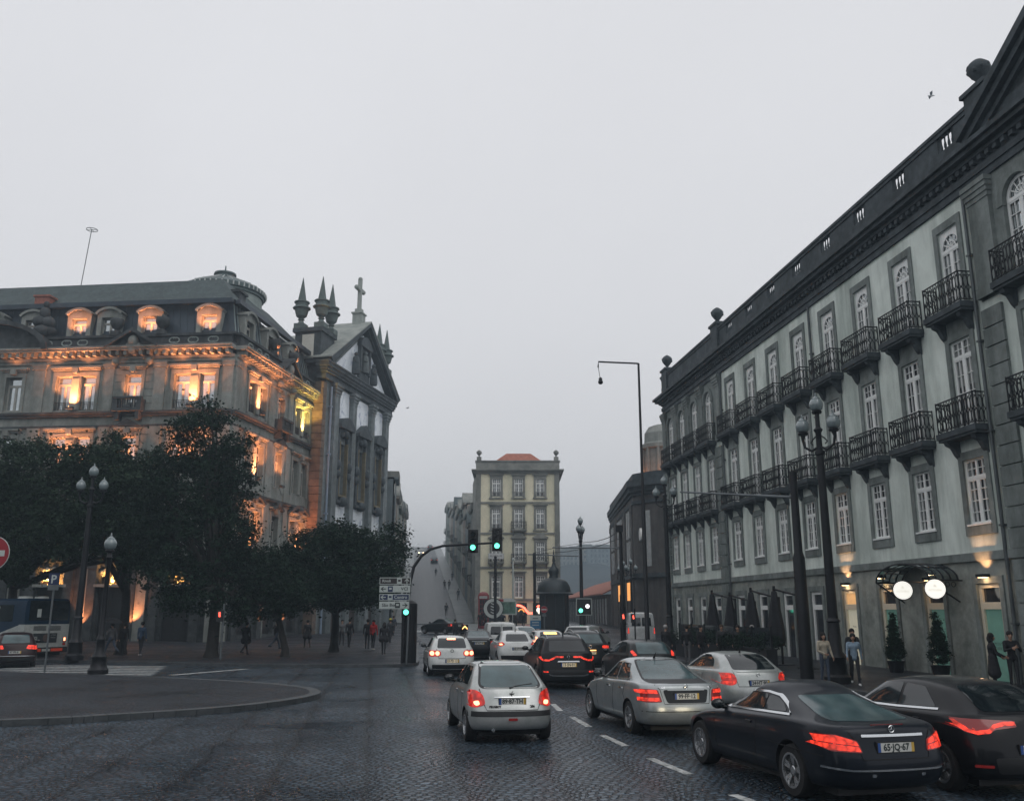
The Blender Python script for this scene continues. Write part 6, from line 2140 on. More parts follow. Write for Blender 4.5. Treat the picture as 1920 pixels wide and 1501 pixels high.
# ---- 5 silver three door hatchback behind the saloon
S = dict(L=4.2, W=1.75, H=1.42, wr=.31, axles=(.75, 3.42), rear=[(.2, .08), (.40, .0), (.62, .02), (.70, .06), (.95, .12), (1.02, .15)],
         belt=[(0, .99), (2.5, .93), (3.2, .87), (4.2, .70)], zb=.99, gb=.24, gf=3.1, rb=.62, rf=2.3, gw=.88, rw=.68, corner=.42, dome=1.1,
         rwin=[(-.57, 1.02), (.57, 1.02), (.48, 1.345), (-.48, 1.345)], rglass=M_CGLASS,
         swin=[[(.95, 1.06), (2.9, .98), (2.35, 1.29), (1.8, 1.335), (1.35, 1.33), (1.05, 1.22)]], seams=[[(1.45, .34), (1.42, .95)]], handles=[(1.6, .86)],
         lamps=[([rounded([(.56, .70), (.70, .66), (.86, .70), (.87, .84), (.84, .95), (.62, .95), (.54, .84)], .05)], M_TAIL), ([rounded([(.62, .69), (.80, .71), (.80, .76), (.60, .75)], .02), rounded([(.66, .84), (.78, .84), (.76, .90), (.66, .90)], .02)], M_TAILON)],
         extra=[('panel_gap', [line_poly([(-.60, 1.0), (-.52, .64), (.52, .64), (.60, 1.0)], .012)], 'rear', M_SEAM)], proud=[('boot_strip', [[(-.52, .965), (.52, .965), (.52, .99), (-.52, .99)]], 'rear', P_SILVER3)],
         mirror=(2.65, 1.02), mmat=P_BLACK, hmat=P_SILVER3, spokes=5, aerial=(0, 1.0), aerlen=.16)
c5, bv = make_car('silver_hatchback', 'silver three door hatchback with angular red lamps, between the saloon and the hotel pavement', (5.95, 22.6), -12, S, [P_SILVER3, M_PLASTIC])
plate_part(c5, bv, 0, .72, '24·HT·90')
ring_badge(c5, bv, 0, .90, .04, star=False)

# ---- 6 white hatchback braking
def round_pair(x0, x1, z, r):
    return [[(x + r * math.cos(t), z + r * math.sin(t)) for t in np.linspace(0, 2 * math.pi, 14, endpoint=False)] for x in (x0, x1)]
GOLF = dict(L=4.2, W=1.78, H=1.49, wr=.31, axles=(.76, 3.34), rear=[(.2, .07), (.40, .0), (.62, .03), (.68, .07), (.98, .15), (1.03, .18)],
            belt=[(0, 1.0), (2.7, .95), (3.2, .88), (4.2, .70)], zb=1.0, gb=.24, gf=3.15, rb=.58, rf=2.4, gw=.90, rw=.70, corner=.38, dome=.9,
            rwin=[(-.56, 1.03), (.56, 1.03), (.49, 1.38), (-.49, 1.38)], rglass=M_CGLASS, swin=[[(.85, 1.06), (1.7, 1.03), (1.7, 1.38), (1.1, 1.37)], [(1.77, 1.03), (2.98, .99), (2.4, 1.34), (1.77, 1.38)]],
            seams=[[(1.73, .34), (1.73, 1.0)]], handles=[(1.2, .88), (2.0, .87)],
            lamps=[([rounded([(.42, .76), (.80, .72), (.88, .80), (.87, .95), (.5, .95), (.42, .90)], .05)], M_TAIL), (round_pair(.55, .74, .845, .075), M_TAILHOT)],
            extra=[('bumper_lower', [rounded([(-.72, .24), (.72, .24), (.76, .44), (-.76, .44)], .05)], 'rear', M_PLASTIC), ('panel_gap', [line_poly([(-.58, 1.0), (-.50, .66), (.50, .66), (.58, 1.0)], .014)], 'rear', M_SEAM)],
            proud=[('high_brake_lamp', [rounded([(-.17, 1.325), (.17, 1.325), (.16, 1.375), (-.16, 1.375)], .02)], 'rear', M_TAILHOT)], mirror=(2.7, 1.05), mmat=P_BLACK, rails=True, railmat=M_PLASTIC)
c6, bv = make_car('white_hatchback', 'white hatchback with bright brake lamps, beside the left pavement corner', (-2.25, 35.3), -9, GOLF, [P_WHITE, M_PLASTIC])
plate_part(c6, bv, 0, .57, '03·PD·13', lit=True)
ring_badge(c6, bv, 0, .93, .055, star=False, m=M_SEAM)

# ---- 7 black tall estate with curved strips
CR2 = line_poly([(.16, .985), (.40, .985), (.50, .93), (.62, .885), (.78, .885), (.84, .93), (.86, .99)], .05)
S = dict(L=4.4, W=1.86, H=1.65, wr=.35, axles=(.85, 3.6), rear=[(.2, .08), (.42, .0), (.68, .02), (.75, .06), (1.05, .12), (1.15, .16)],
         belt=[(0, 1.10), (2.8, 1.04), (3.3, .96), (4.4, .78)], zb=1.10, gb=.22, gf=3.35, rb=.62, rf=2.4, gw=.90, rw=.68, corner=.38, dome=.8,
         rwin=[(-.60, 1.14), (.60, 1.14), (.52, 1.47), (-.52, 1.47)], rglass=M_CGLASS, swin=[[(.85, 1.16), (1.75, 1.13), (1.75, 1.50), (1.2, 1.48)], [(1.82, 1.13), (3.15, 1.08), (2.45, 1.47), (1.82, 1.51)]],
         lamps=[([CR2], M_TAILON)], extra=[('bumper_lower', [rounded([(-.8, .28), (.8, .28), (.84, .60), (-.84, .60)], .05)], 'rear', M_PLASTIC)],
         proud=[('plate_bar', [[(-.36, .83), (.36, .83), (.33, .865), (-.33, .865)]], 'rear', M_CHROME), ('bumper_chrome', [line_poly([(-.62, .46), (-.5, .42), (.5, .42), (.62, .46)], .024)], 'rear', M_RIM),
                ('bumper_reflector', [rounded([(x - .07, .52), (x + .07, .52), (x + .07, .56), (x - .07, .56)], .01) for x in (-.72, .72)], 'rear', M_TAILON)], mirror=(2.85, 1.16), mmat=P_BLACK, rails=True, aerial=(0, .95), aerlen=.28, spokes=5, split=True)
c7, bv = make_car('black_estate', 'tall black estate car with curved red light strips, ahead of the nearest silver hatchback', (1.80, 29.6), -8, S, [P_BLACK, M_PLASTIC])
plate_part(c7, bv, 0, .745, '15·SN·01', lit=True)
diamond(c7, bv, 0, .985, .07)

# ---- 8 dark sport utility
S = dict(L=4.45, W=1.82, H=1.62, wr=.35, axles=(.85, 3.5), rear=[(.2, .08), (.42, .0), (.68, .02), (.75, .06), (1.05, .12), (1.12, .16)],
         belt=[(0, 1.07), (2.8, 1.02), (3.3, .95), (4.45, .78)], zb=1.07, gb=.22, gf=3.3, rb=.62, rf=2.4, gw=.90, rw=.68, corner=.36, dome=.8,
         rwin=[(-.58, 1.11), (.58, 1.11), (.50, 1.46), (-.50, 1.46)], rglass=M_CGLASS_R, swin=[[(.85, 1.14), (3.1, 1.06), (2.45, 1.45), (1.2, 1.46)]],
         lamps=[([rounded([(.50, .93), (.88, .90), (.88, 1.02), (.54, 1.03)], .03)], M_TAILON), ([rounded([(.66, .50), (.84, .50), (.84, .55), (.66, .55)], .02)], M_TAILON)], extra=[], proud=[], mirror=(2.85, 1.14), mmat=P_BLACK, rails=True)
c8, bv = make_car('dark_suv', 'dark grey sport utility car with an amber lit plate, right of the tall black estate', (3.22, 38.2), -9, S, [P_GREY, M_PLASTIC])
plate_part(c8, bv, 0, .74, '41·LM·27', lit=True)
plate_lamp = MB().box(-.22, .22, -.035, -.01, .825, .86)
plate_lamp.build('plate_lamp', M_AMBER, c8)
ring_badge(c8, bv, .0, .98, .06, star=False)

# ---- 9 dark hatchback half hidden by the saloon
S9 = dict(GOLF)
S9.update(rglass=M_CGLASS_R, H=1.47, lamps=[([rounded([(.58, .98), (.70, .96), (.74, 1.10), (.66, 1.14)], .03)], M_TAILON)], proud=[], rails=False, aerial=(0, .95), aerlen=.1)
c9, bv = make_car('dark_hatchback', 'dark hatchback with a pale rear window, half hidden by the silver saloon roof', (4.72, 30.6), -10, S9, [P_GREY, M_PLASTIC])
plate_part(c9, bv, 0, .57, '72·GB·38')

# ---- 10 rounded white crossover
S = dict(L=4.13, W=1.77, H=1.57, wr=.33, axles=(.75, 3.28), rear=[(.2, .08), (.45, .0), (.70, .01), (.80, .05), (1.02, .14), (1.10, .2)],
         belt=[(0, 1.05), (2.4, 1.02), (3.1, .98), (4.13, .84)], zb=1.05, gb=.30, gf=3.0, rb=.80, rf=2.2, gw=.86, rw=.64, corner=.45, dome=1.1,
         rwin=[(-.52, 1.10), (.52, 1.10), (.44, 1.40), (-.44, 1.40)], rglass=M_CGLASS, swin=[[(.95, 1.13), (2.8, 1.07), (2.2, 1.42), (1.4, 1.45)]],
         lamps=[([rounded([(.56, .98), (.72, .90), (.86, .94), (.84, 1.03), (.66, 1.08)], .04)], M_TAIL), ([rounded([(.66, .955), (.78, .945), (.78, 1.0), (.68, 1.01)], .02)], M_TAILHOT)],
         extra=[('bumper_lower', [rounded([(-.7, .26), (.7, .26), (.76, .52), (-.76, .52)], .05)], 'rear', M_PLASTIC)], proud=[], mirror=(2.6, 1.12), mmat=P_WHITE, aerial=(0, 1.0), aerlen=.12)
c10, bv = make_car('white_crossover', 'rounded white crossover car with small high tail lamps, just beyond the nearest silver hatchback', (.28, 40.8), -8, S, [P_WHITE, M_PLASTIC])
plate_part(c10, bv, 0, .80, '03·VV·07')

# ---- 11 small white van
S = dict(L=4.2, W=1.74, H=1.84, wr=.30, axles=(.6, 3.3), rear=[(.2, .04), (.40, .0), (.65, .02), (1.0, .04), (1.2, .05)],
         belt=[(0, 1.12), (2.7, 1.08), (3.2, 1.02), (4.2, .76)], zb=1.12, gb=.06, gf=3.35, rb=.14, rf=2.6, gw=.97, rw=.86, corner=.16, dome=.3, gbow=.02,
         rwin=[(-.62, 1.16), (-.05, 1.16), (-.05, 1.58), (-.58, 1.58)], rglass=M_CGLASS, swin=[[(2.0, 1.16), (3.1, 1.12), (2.6, 1.6), (2.0, 1.62)]],
         lamps=[([[(.74, .75), (.86, .75), (.86, 1.10), (.76, 1.10)]], M_TAILDIM)], extra=[('rear_window', [rounded([(.62, 1.16), (.05, 1.16), (.05, 1.58), (.58, 1.58)], .04)], 'rear', M_CGLASS), ('panel_gap', [line_poly([(0, .45), (0, 1.75)], .015)], 'rear', M_SEAM)], proud=[], mirror=(2.9, 1.2), mmat=P_BLACK)
c11, bv = make_car('white_van', 'small white panel van with twin rear windows, behind the rounded white crossover', (-.55, 50.5), -6, S, [P_WHITE, M_PLASTIC], cat='van')
plate_part(c11, bv, .25, .62, '18·DE·63')

# ---- 12 dark saloon ahead of the white hatchback
S12 = dict(SED)
S12.update(rglass=M_CGLASS_R, lamps=[([rounded([(.55, .72), (.86, .72), (.86, .92), (.60, .92)], .03)], M_TAIL), ([rounded([(.7, .78), (.82, .78), (.82, .86), (.7, .86)], .02)], M_TAILON)], mmat=P_BLACK)
c12, bv = make_car('dark_saloon', 'dark saloon with a pale rear window, between the white hatchback and the white van', (-1.66, 47.5), -6, S12, [P_BLACK, M_PLASTIC])
plate_part(c12, bv, 0, .80, '55·AC·19')

# ---- 13 white taxi like hatchback braking, dark rear
S13 = dict(GOLF)
S13.update(lamps=[([rounded([(.58, .90), (.84, .88), (.84, 1.14), (.70, 1.16)], .04)], M_TAILHOT)], rails=False, proud=[('high_brake_lamp', [rounded([(-.34, 1.27), (.34, 1.27), (.32, 1.36), (-.32, 1.36)], .02)], 'rear', M_AMBER), ('tailgate', [rounded([(-.56, .70), (.56, .70), (.58, 1.0), (-.58, 1.0)], .04)], 'rear', P_BLACK)])
c13, bv = make_car('white_hatchback', 'white hatchback with a dark tailgate and glowing orange high brake lamp', (2.0, 46.0), -10, S13, [P_WHITE, M_PLASTIC])
plate_part(c13, bv, 0, .57, '36·ZR·52', lit=True)

# ---- 14 two pale cars further on
S14 = dict(SED)
S14.update(H=1.50, lamps=[([rounded([(.55, .74), (.86, .74), (.86, .96), (.6, .96)], .03)], M_TAILON)])
c14, bv = make_car('silver_saloon', 'pale silver saloon with lit tail lamps, farthest up the middle queue', (1.4, 57.5), -22, S14, [P_SILVER3, M_PLASTIC])
plate_part(c14, bv, 0, .78, '61·BN·04')
S15 = dict(S)
S15.update(H=1.62, L=4.3, rwin=[(-.6, 1.16), (.6, 1.16), (.56, 1.5), (-.56, 1.5)], extra=[], lamps=[([[(.70, .75), (.84, .75), (.84, 1.10), (.72, 1.10)]], M_TAILON)], rw=.78, gw=.94, rb=.3)
c15, bv = make_car('silver_people_carrier', 'pale boxy people carrier turning right, beyond the orange lit hatchback', (3.6, 52.5), 24, S15, [P_SILVER3, M_PLASTIC])

# ---- 15 black saloon turning into the steep street
S16 = dict(SED)
S16.update(lamps=[([rounded([(.60, .74), (.87, .74), (.87, .90), (.66, .92)], .03)], M_TAILON)])
cz = gz(88)
c16, bv = make_car('black_saloon', 'black saloon seen side on, turning left towards the foot of the steep street', (-4.9, 86.5, cz + .02), -50, S16, [P_BLACK, M_PLASTIC])
plate_part(c16, bv, 0, .78, '08·TK·77')

# ---- 16 dark car at the left edge
S17 = dict(GOLF)
S17.update(lamps=[([rounded([(.42, .80), (.86, .76), (.88, .92), (.5, .96)], .04)], M_TAILON)], proud=[('chrome_strip', [line_poly([(-.82, .50), (.82, .50)], .03)], 'rear', M_RIM)], rails=False, rglass=M_CGLASS_R)
c17, bv = make_car('dark_hatchback', 'dark red hatchback with lit tail lamps, beside the bus at the left edge', (-21.6, 40.6), -28, S17, [paint('dark_maroon', (.03, .012, .014), .1, .3), M_PLASTIC])
plate_part(c17, bv, 0, .66, '47·PR·81')

# ---- 17 white van by the station
S18 = dict(S)
S18.update(L=5.3, W=1.98, H=2.35, wr=.33, axles=(1.0, 4.3), belt=[(0, 1.3), (3.6, 1.26), (4.2, 1.18), (5.3, .86)], zb=1.3, gf=4.4, rf=3.5, rwin=[(-.7, 1.36), (-.05, 1.36), (-.05, 1.95), (-.66, 1.95)],
           rear=[(.2, .04), (.40, .0), (.65, .02), (1.0, .04), (1.4, .05)], swin=[[(2.7, 1.36), (4.1, 1.3), (3.6, 1.9), (2.7, 1.95)]], extra=[('rear_window', [rounded([(.7, 1.36), (.05, 1.36), (.05, 1.95), (.66, 1.95)], .04)], 'rear', M_CGLASS)],
           lamps=[([[(.86, .85), (.97, .85), (.97, 1.25), (.88, 1.25)]], M_TAILON)], mirror=(3.9, 1.45))
c18, bv = make_car('white_van', 'tall white van parked in front of the station, behind the dark umbrellas', (9.2, 66.0), 4, S18, [P_WHITE, M_PLASTIC], cat='van')
# low beams of the coupe fall on the saloon ahead
for sx in (-.62, .62):
    M_ = c3.matrix_basis
    p = M_ @ Vector((sx, 4.78, .66))
    q = M_ @ Vector((sx * .9, 12.0, .15))
    lamp_light('headlamp_beam', p, 20, (1, .84, .58), .3, spot=64, direction=q - p, blend=.8)
# ================================================================== people
M_SKIN = mat('skin', (.38, .22, .15), rough=.5, var=.08, scale=12)
M_EYE = mat('eye_and_mouth', (.05, .02, .018), rough=.4)
CLOTH = {}
def cloth(name, col):
    return mat('cloth_' + name, col, rough=.85, var=.25, scale=9, bump=.25, bscale=30)
C_BLK, C_CHAR, C_NAVY, C_BEI = cloth('black', (.012, .012, .015)), cloth('charcoal', (.030, .031, .035)), cloth('navy', (.016, .022, .04)), cloth('beige', (.44, .39, .30))
C_DEN, C_JEAN, C_RED, C_WHT = cloth('light_denim', (.22, .30, .38)), cloth('blue_jeans', (.055, .075, .11)), cloth('red', (.55, .02, .02)), cloth('white', (.6, .6, .6))
C_BLUE, C_GREY, C_BRN, C_YEL = cloth('blue_shirt', (.05, .09, .16)), cloth('grey', (.12, .12, .125)), cloth('brown', (.05, .035, .028)), cloth('yellow', (.45, .42, .06))
HAIR_D, HAIR_G, HAIR_B = cloth('dark_hair', (.012, .010, .009)), cloth('grey_hair', (.38, .37, .36)), cloth('brown_hair', (.06, .035, .02))

def person(label, pos, face, top, legs, h=1.62, walk=0.0, hair=HAIR_D, long_hair=False, coat=0.0, arms=((.10, .05), (.10, .05)), shoes=C_BLK, group=None, vox=.016, bend=0.0, hood=None, bald=False, hat=None, fold=False):
    """face = heading in degrees clockwise from +Y; arms = (swing, elbow bend) for left and right"""
    k = h / 1.70
    o = empty('person', pos, label, 'person', group, R(-face))
    o['_local'] = 1
    seg = []
    V = lambda x, y, z: Vector((x, y, z)) * k
    def cap(a, b_, ra, rb, c): seg.append((a, b_, ra * k, rb * k, c))
    lean = bend
    hip = .92
    for sx, ph in ((-1, walk), (1, -walk)):
        hp = V(sx * .085, 0, hip)
        kn = V(sx * .09, .42 * math.sin(ph) + .02, hip - .43 * math.cos(ph))
        back = max(0, -ph) * .9 + (.12 if ph > 0 else .04)
        an = kn + V(0, .40 * math.sin(ph * .9 - back), -.40 * math.cos(ph * .9 - back))
        cap(hp, kn, .082, .056, 'l')
        cap(kn, an, .055, .038, 'l')
        cap(an + V(0, -.03, -.035), an + V(sx * .02, .15, -.05), .040, .032, 's')
    pel, wst, chs, nk = V(0, 0, .95), V(0, lean * .1, 1.08), V(0, lean * .35, 1.28), V(0, lean * .5 + .005, 1.44)
    cap(pel + V(-.05, 0, 0), pel + V(.05, 0, 0), .105, .105, 'l')
    cap(pel, wst, .125, .115, 't')
    cap(wst, chs, .115, .130, 't')
    cap(chs + V(-.07, 0, .02), chs + V(.07, 0, .02), .115, .115, 't')
    cap(nk + V(-.15, 0, -.045), nk + V(.15, 0, -.045), .062, .062, 't')
    cap(nk + V(0, 0, -.04), nk + V(0, .012, .07), .052, .048, 'k')
    hd = nk + V(0, .03, .165)
    cap(hd + V(0, -.012, .03), hd + V(0, .012, -.035), .088, .066, 'k')
    cap(hd + V(0, .045, -.075), hd + V(0, .03, -.06), .042, .05, 'k')
    cap(hd + V(0, .088, -.012), hd + V(0, .096, -.028), .012, .016, 'k')
    for sx in (-1, 1): cap(hd + V(sx * .080, -.005, .0), hd + V(sx * .084, -.01, -.03), .016, .013, 'k')
    for sx, (sw, el) in ((-1, arms[0]), (1, arms[1])):
        sh = nk + V(sx * .175, 0, -.055)
        ed = sh + V(sx * .05, .27 * math.sin(sw), -.27 * math.cos(sw))
        a2 = sw + el
        inw = -.16 * min(1.0, el / 1.2) if fold or el > .9 else 0
        wr = ed + V(sx * (.015 + inw), .24 * math.sin(a2), -.24 * math.cos(a2))
        cap(sh, ed, .056, .042, 't')
        cap(ed, wr, .042, .030, 't')
        dr = (wr - ed).normalized()
        sd_ = Vector((0, 1, 0)).cross(dr)
        if sd_.length < .1: sd_ = Vector((1, 0, 0))
        sd_ = dr.cross(Vector((sx, 0, 0))).normalized()            # across the knuckles
        pm_ = wr + dr * .075 * k
        cap(wr, wr + dr * .03 * k, .026, .026, 'k')
        cap(wr + dr * .03 * k - sd_ * .018 * k, pm_ - sd_ * .024 * k, .016, .014, 'k')
        cap(wr + dr * .03 * k + sd_ * .018 * k, pm_ + sd_ * .024 * k, .016, .014, 'k')
        inn = Vector((-sx, 0, 0))
        for q, ln in enumerate((.066, .076, .072, .056)):         # four fingers, slightly curled
            p0 = pm_ + sd_ * ((q - 1.5) * .021 * k)
            p1 = p0 + (dr * .8 + inn * .25).normalized() * ln * .55 * k
            p2 = p1 + (dr * .6 + inn * .6).normalized() * ln * .5 * k
            cap(p0, p1, .0098, .0092, 'k')
            cap(p1, p2, .0092, .008, 'k')
        t0 = wr + dr * .025 * k + sd_ * .028 * k
        cap(t0, t0 + (dr * .6 + sd_ * .8).normalized() * .045 * k, .012, .010, 'k')
        cap(t0 + (dr * .6 + sd_ * .8).normalized() * .045 * k, t0 + (dr * 1.4 + sd_ * .9).normalized() * .078 * k, .010, .0085, 'k')
    if coat > 0:
        n = 4
        for q in range(n):
            z0 = .98 - coat * q / n
            for sx in (-1, 1): cap(V(sx * .05, 0, z0), V(sx * (.06 + .02 * q), .01, z0 - coat / n), .125 + .012 * q, .13 + .014 * q, 't')
    if hood: cap(hd + V(0, -.06, -.02), hd + V(0, -.05, -.13), .075, .10, 't')
    b = MB()
    for a, c, ra, rb, _ in seg:
        d = (c - a)
        if d.length < 1e-5: continue
        u = d.normalized()
        pts, rr = [], []
        for f in (-.98, -.75, -.35): pts.append(a + u * ra * f); rr.append(ra * math.sqrt(1 - f * f))
        pts += [a, c]; rr += [ra, rb]
        for f in (.35, .75, .98): pts.append(c + u * rb * f); rr.append(rb * math.sqrt(1 - f * f))
        b.tube(pts, rr, 10)
    tmp = bpy.data.objects.new('tmp', b.mesh('tmp', M_SKIN))
    link(tmp)
    r = tmp.modifiers.new('r', 'REMESH')
    r.mode = 'VOXEL'
    r.voxel_size = vox
    sm_ = tmp.modifiers.new('s', 'SMOOTH')
    sm_.factor = .5
    sm_.iterations = 2
    me = evald(tmp)
    bpy.data.objects.remove(tmp)
    me.name = 'body'
    me.materials.clear()
    for m in (M_SKIN, top, legs, shoes, M_EYE): me.materials.append(m)
    n = len(me.polygons)
    C = np.zeros(3 * n)
    me.polygons.foreach_get('center', C)
    C = C.reshape(-1, 3)
    best = np.full(n, 1e9)
    idx = np.zeros(n, np.int32)
    cls = {'k': 0, 't': 1, 'l': 2, 's': 3}
    for a, c, ra, rb, cl in seg:
        A, D = np.array(a), np.array(c - a)
        t = np.clip(((C - A) @ D) / max(1e-9, D @ D), 0, 1)
        dist = np.linalg.norm(C - A - t[:, None] * D, axis=1) - (ra + (rb - ra) * t)
        if cl == 'l' and coat > 0: dist = dist + .004
        w_ = dist < best
        best[w_] = dist[w_]
        idx[w_] = cls[cl]
    for sx in (-1, 1):
        e = np.array(hd + V(sx * .034, .082, .012))
        idx[np.linalg.norm((C - e) * np.array([1, .6, 1.5]), axis=1) < .016 * k] = 4
    e = np.array(hd + V(0, .088, -.062))
    idx[np.linalg.norm((C - e) * np.array([.6, .6, 2.0]), axis=1) < .016 * k] = 4
    me.polygons.foreach_set('material_index', idx)
    me.polygons.foreach_set('use_smooth', [True] * n)
    me.update()
    link(bpy.data.objects.new('body', me), o)
    if not bald:
        b = MB()
        b.ball(hd + V(0, -.024, .036), .099 * k, 8, sz=1.0)
        if long_hair:
            b.ball(hd + V(0, -.055, -.06), .095 * k, 8, sz=1.45)
            for sx in (-1, 1): b.ball(hd + V(sx * .075, -.02, -.07), .042 * k, 6, sz=2.4)
        b.build('hair', hair, o, smooth=60)
    if hat:
        b = MB()
        b.lathe([(.13 * k, .03 * k), (.12 * k, .05 * k), (.10 * k, .06 * k), (.095 * k, .12 * k), (.04 * k, .15 * k)], hd + V(0, -.015, .02), 14)
        b.build('hat', hat, o, smooth=50)
    return o
def gpt(x, y, z=.135):
    p = gp(x, y, z)
    return (p.x, p.y, z + (gz(p.y) if p.y > 70 else 0))
NR = dict(vox=.0125)
person('woman in a cream blouse and jeans standing in front of the big lamp post', gpt(1549, 1283), 172, C_BEI, C_JEAN, 1.58, .10, HAIR_D, True, arms=((.15, .35), (.1, 1.1)), **NR)
person('woman in a light denim jacket and white shoes, walking beside the big lamp post', gpt(1606, 1286), 195, C_DEN, C_BLK, 1.56, .30, HAIR_D, True, shoes=C_WHT, arms=((-.25, .3), (.3, .4)), **NR)
person('person in dark clothes half hidden behind the woman in the denim jacket', gpt(1604, 1274), 185, C_CHAR, C_BLK, 1.66, .2, HAIR_D, arms=((.2, .2), (-.2, .2)), **NR)
person('long haired woman in a long black coat, seen in profile near the right edge', gpt(1868, 1292), 105, C_BLK, C_BLK, 1.60, .06, HAIR_D, True, coat=.48, arms=((.3, .7), (.3, .8)), **NR)
person('man in a black jacket with folded arms, closest to the right edge', gpt(1905, 1293), 190, C_BLK, C_CHAR, 1.66, .05, HAIR_D, arms=((.5, 1.5), (.5, 1.4)), fold=True, **NR)
GR = 'dark figures on the hotel terrace'
for lab, x, y, top, legs, hr, bald, fc in (
    ('grey haired person in black, left end of the terrace crowd', 1250, 1246, C_BLK, C_CHAR, HAIR_G, False, 40),
    ('man in a black jacket and grey trousers, left of the white menu board', 1290, 1246, C_BLK, C_GREY, HAIR_D, False, 20),
    ('tall man in black standing right against the white menu board', 1316, 1248, C_BLK, C_BLK, HAIR_D, False, 150),
    ('person in dark grey seen behind the terrace hedge, right of the menu board', 1356, 1244, C_CHAR, C_BLK, HAIR_B, False, 190),
    ('dark haired person in black in the middle of the terrace hedge', 1387, 1248, C_BLK, C_BLK, HAIR_D, False, 200),
    ('grey haired man in a dark coat, right end of the terrace crowd', 1414, 1248, C_BRN, C_BLK, HAIR_G, False, 185)):
    person(lab, gpt(x, y), fc, top, legs, 1.66, .12, hr, arms=((.15, .4), (.1, .3)), group=GR)
GL = 'people walking on the left pavement'
person('person in a pale shirt walking under a dark umbrella, left of the lamp post base', gpt(206, 1231), -60, C_GREY, C_JEAN, 1.66, .5, HAIR_D, arms=((.4, 1.6), (-.3, .2)), group=GL)
person('person in black between the umbrella and the blue shirt', gpt(229, 1229), -10, C_BLK, C_BLK, 1.64, .3, HAIR_D, group=GL)
person('broad person in a blue shirt seen from behind, left pavement', gpt(262, 1230), 10, C_BLUE, C_CHAR, 1.70, .2, HAIR_D, shoes=C_WHT, group=GL)
person('person in a black coat walking below the orange lit bank pier', gpt(459, 1230), 20, C_BLK, C_BLK, 1.70, .45, HAIR_D, coat=.2, group=GL)
person('person in a black jacket and blue jeans left of the leaning trunk', gpt(516, 1219), 40, C_BLK, C_JEAN, 1.70, .5, HAIR_G, group=GL)
person('person in a dark coat between the two tree trunks', gpt(575, 1216), -30, C_CHAR, C_BLK, 1.72, .3, HAIR_D, coat=.25, group=GL)
person('person in a pale checked top just right of the forked trunk', gpt(640, 1212), 160, C_GREY, C_CHAR, 1.70, .2, HAIR_D, group=GL)
person('person in black beside the pale checked top', gpt(654, 1214), 10, C_BLK, C_BLK, 1.76, .2, HAIR_D, group=GL)
person('tall person in black left of the red jacket', gpt(688, 1217), 0, C_BLK, C_BLK, 1.76, .15, HAIR_D, group=GL)
person('person in a bright red hooded jacket and white shoes', gpt(699, 1218), 20, C_RED, C_BLK, 1.72, .1, HAIR_D, shoes=C_WHT, hood=True, group=GL)
person('person in a black coat walking away, left of the signal post', gpt(719, 1228), 0, C_BLK, C_BLK, 1.66, .25, HAIR_D, True, coat=.15, group=GL)
person('person with a yellow cap behind the black coat by the signal post', gpt(731, 1206), 5, C_CHAR, C_BLK, 1.7, .3, HAIR_D, hat=C_YEL, group=GL)
person('person in dark clothes farthest up the left pavement', gpt(737, 1196), 5, C_NAVY, C_BLK, 1.7, .3, HAIR_D, group=GL)
person('person half hidden behind the signal post', gpt(763, 1213), 175, C_GREY, C_CHAR, 1.74, .4, HAIR_D, coat=.1, group=GL)
GU = 'people on the steep street'
for lab, s_, d_, top in (('left of two dark people walking side by side up the steep street', 42, 2.2, C_BLK), ('right of two dark people walking side by side up the steep street', 42, 3.0, C_CHAR),
                         ('lone dark person standing at the foot of the steep street', 6, 1.4, C_BLK), ('person on the right pavement of the steep street beside the houses', 26, 3.9, C_CHAR),
                         ('small figure halfway up the steep street between the rails', 70, 1.2, C_BLK), ('dark figure up the steep street close to the house fronts', 60, 4.2, C_NAVY)):
    p = UP(s_, d_, .2)
    person(lab, tuple(p), -6, top, C_BLK, 1.74, .3, HAIR_D, group=GU, vox=.022)
GF = 'crowd waiting in front of the yellow house'
for i, (x, Y, top) in enumerate(((900, 97, C_BLK), (911, 95, C_CHAR), (926, 96, C_BLK), (944, 94, C_NAVY), (957, 97, C_BLK), (966, 95, C_BRN), (981, 96, C_BLK), (1013, 95, C_CHAR), (1024, 96, C_BLK))):
    X = (x - 960) / 1735 * Y
    person(['person in black leftmost in the crowd under the yellow house', 'person in dark grey next to the red phone box', 'person in black in front of the round advertising panel', 'person in navy under the green poster',
            'person in black at the right end of the green poster', 'person in brown left of the neon sign', 'person in black below the neon sign', 'white haired person in grey beside the blue sign', 'person in black against the kiosk'][i],
           (X, Y, .13 + gz(Y) + .005), 180 + 40 * math.sin(i * 2.1), top, C_BLK, 1.72, .15, HAIR_G if i == 7 else HAIR_D, group=GF, vox=.022)
# umbrella held over the left walker
p = Vector(gpt(206, 1231))
b = MB()
b.lathe([(.56, 1.66), (.50, 1.75), (.34, 1.85), (.14, 1.91), (.01, 1.925), (.13, 1.895), (.33, 1.83), (.49, 1.73), (.55, 1.65)], (p.x - .08, p.y, p.z), 8)
o = empty('umbrella', p + Vector((-.08, 0, 0)), 'dark open umbrella over a walker near the lamp post base', 'umbrella')
b.build('canopy', cloth('umbrella_black', (.02, .02, .024)), o)
MB().tube([p + Vector((-.08, 0, 1.05)), p + Vector((-.08, 0, 1.93))], .012, 6).build('shaft', M_PLASTIC, o)
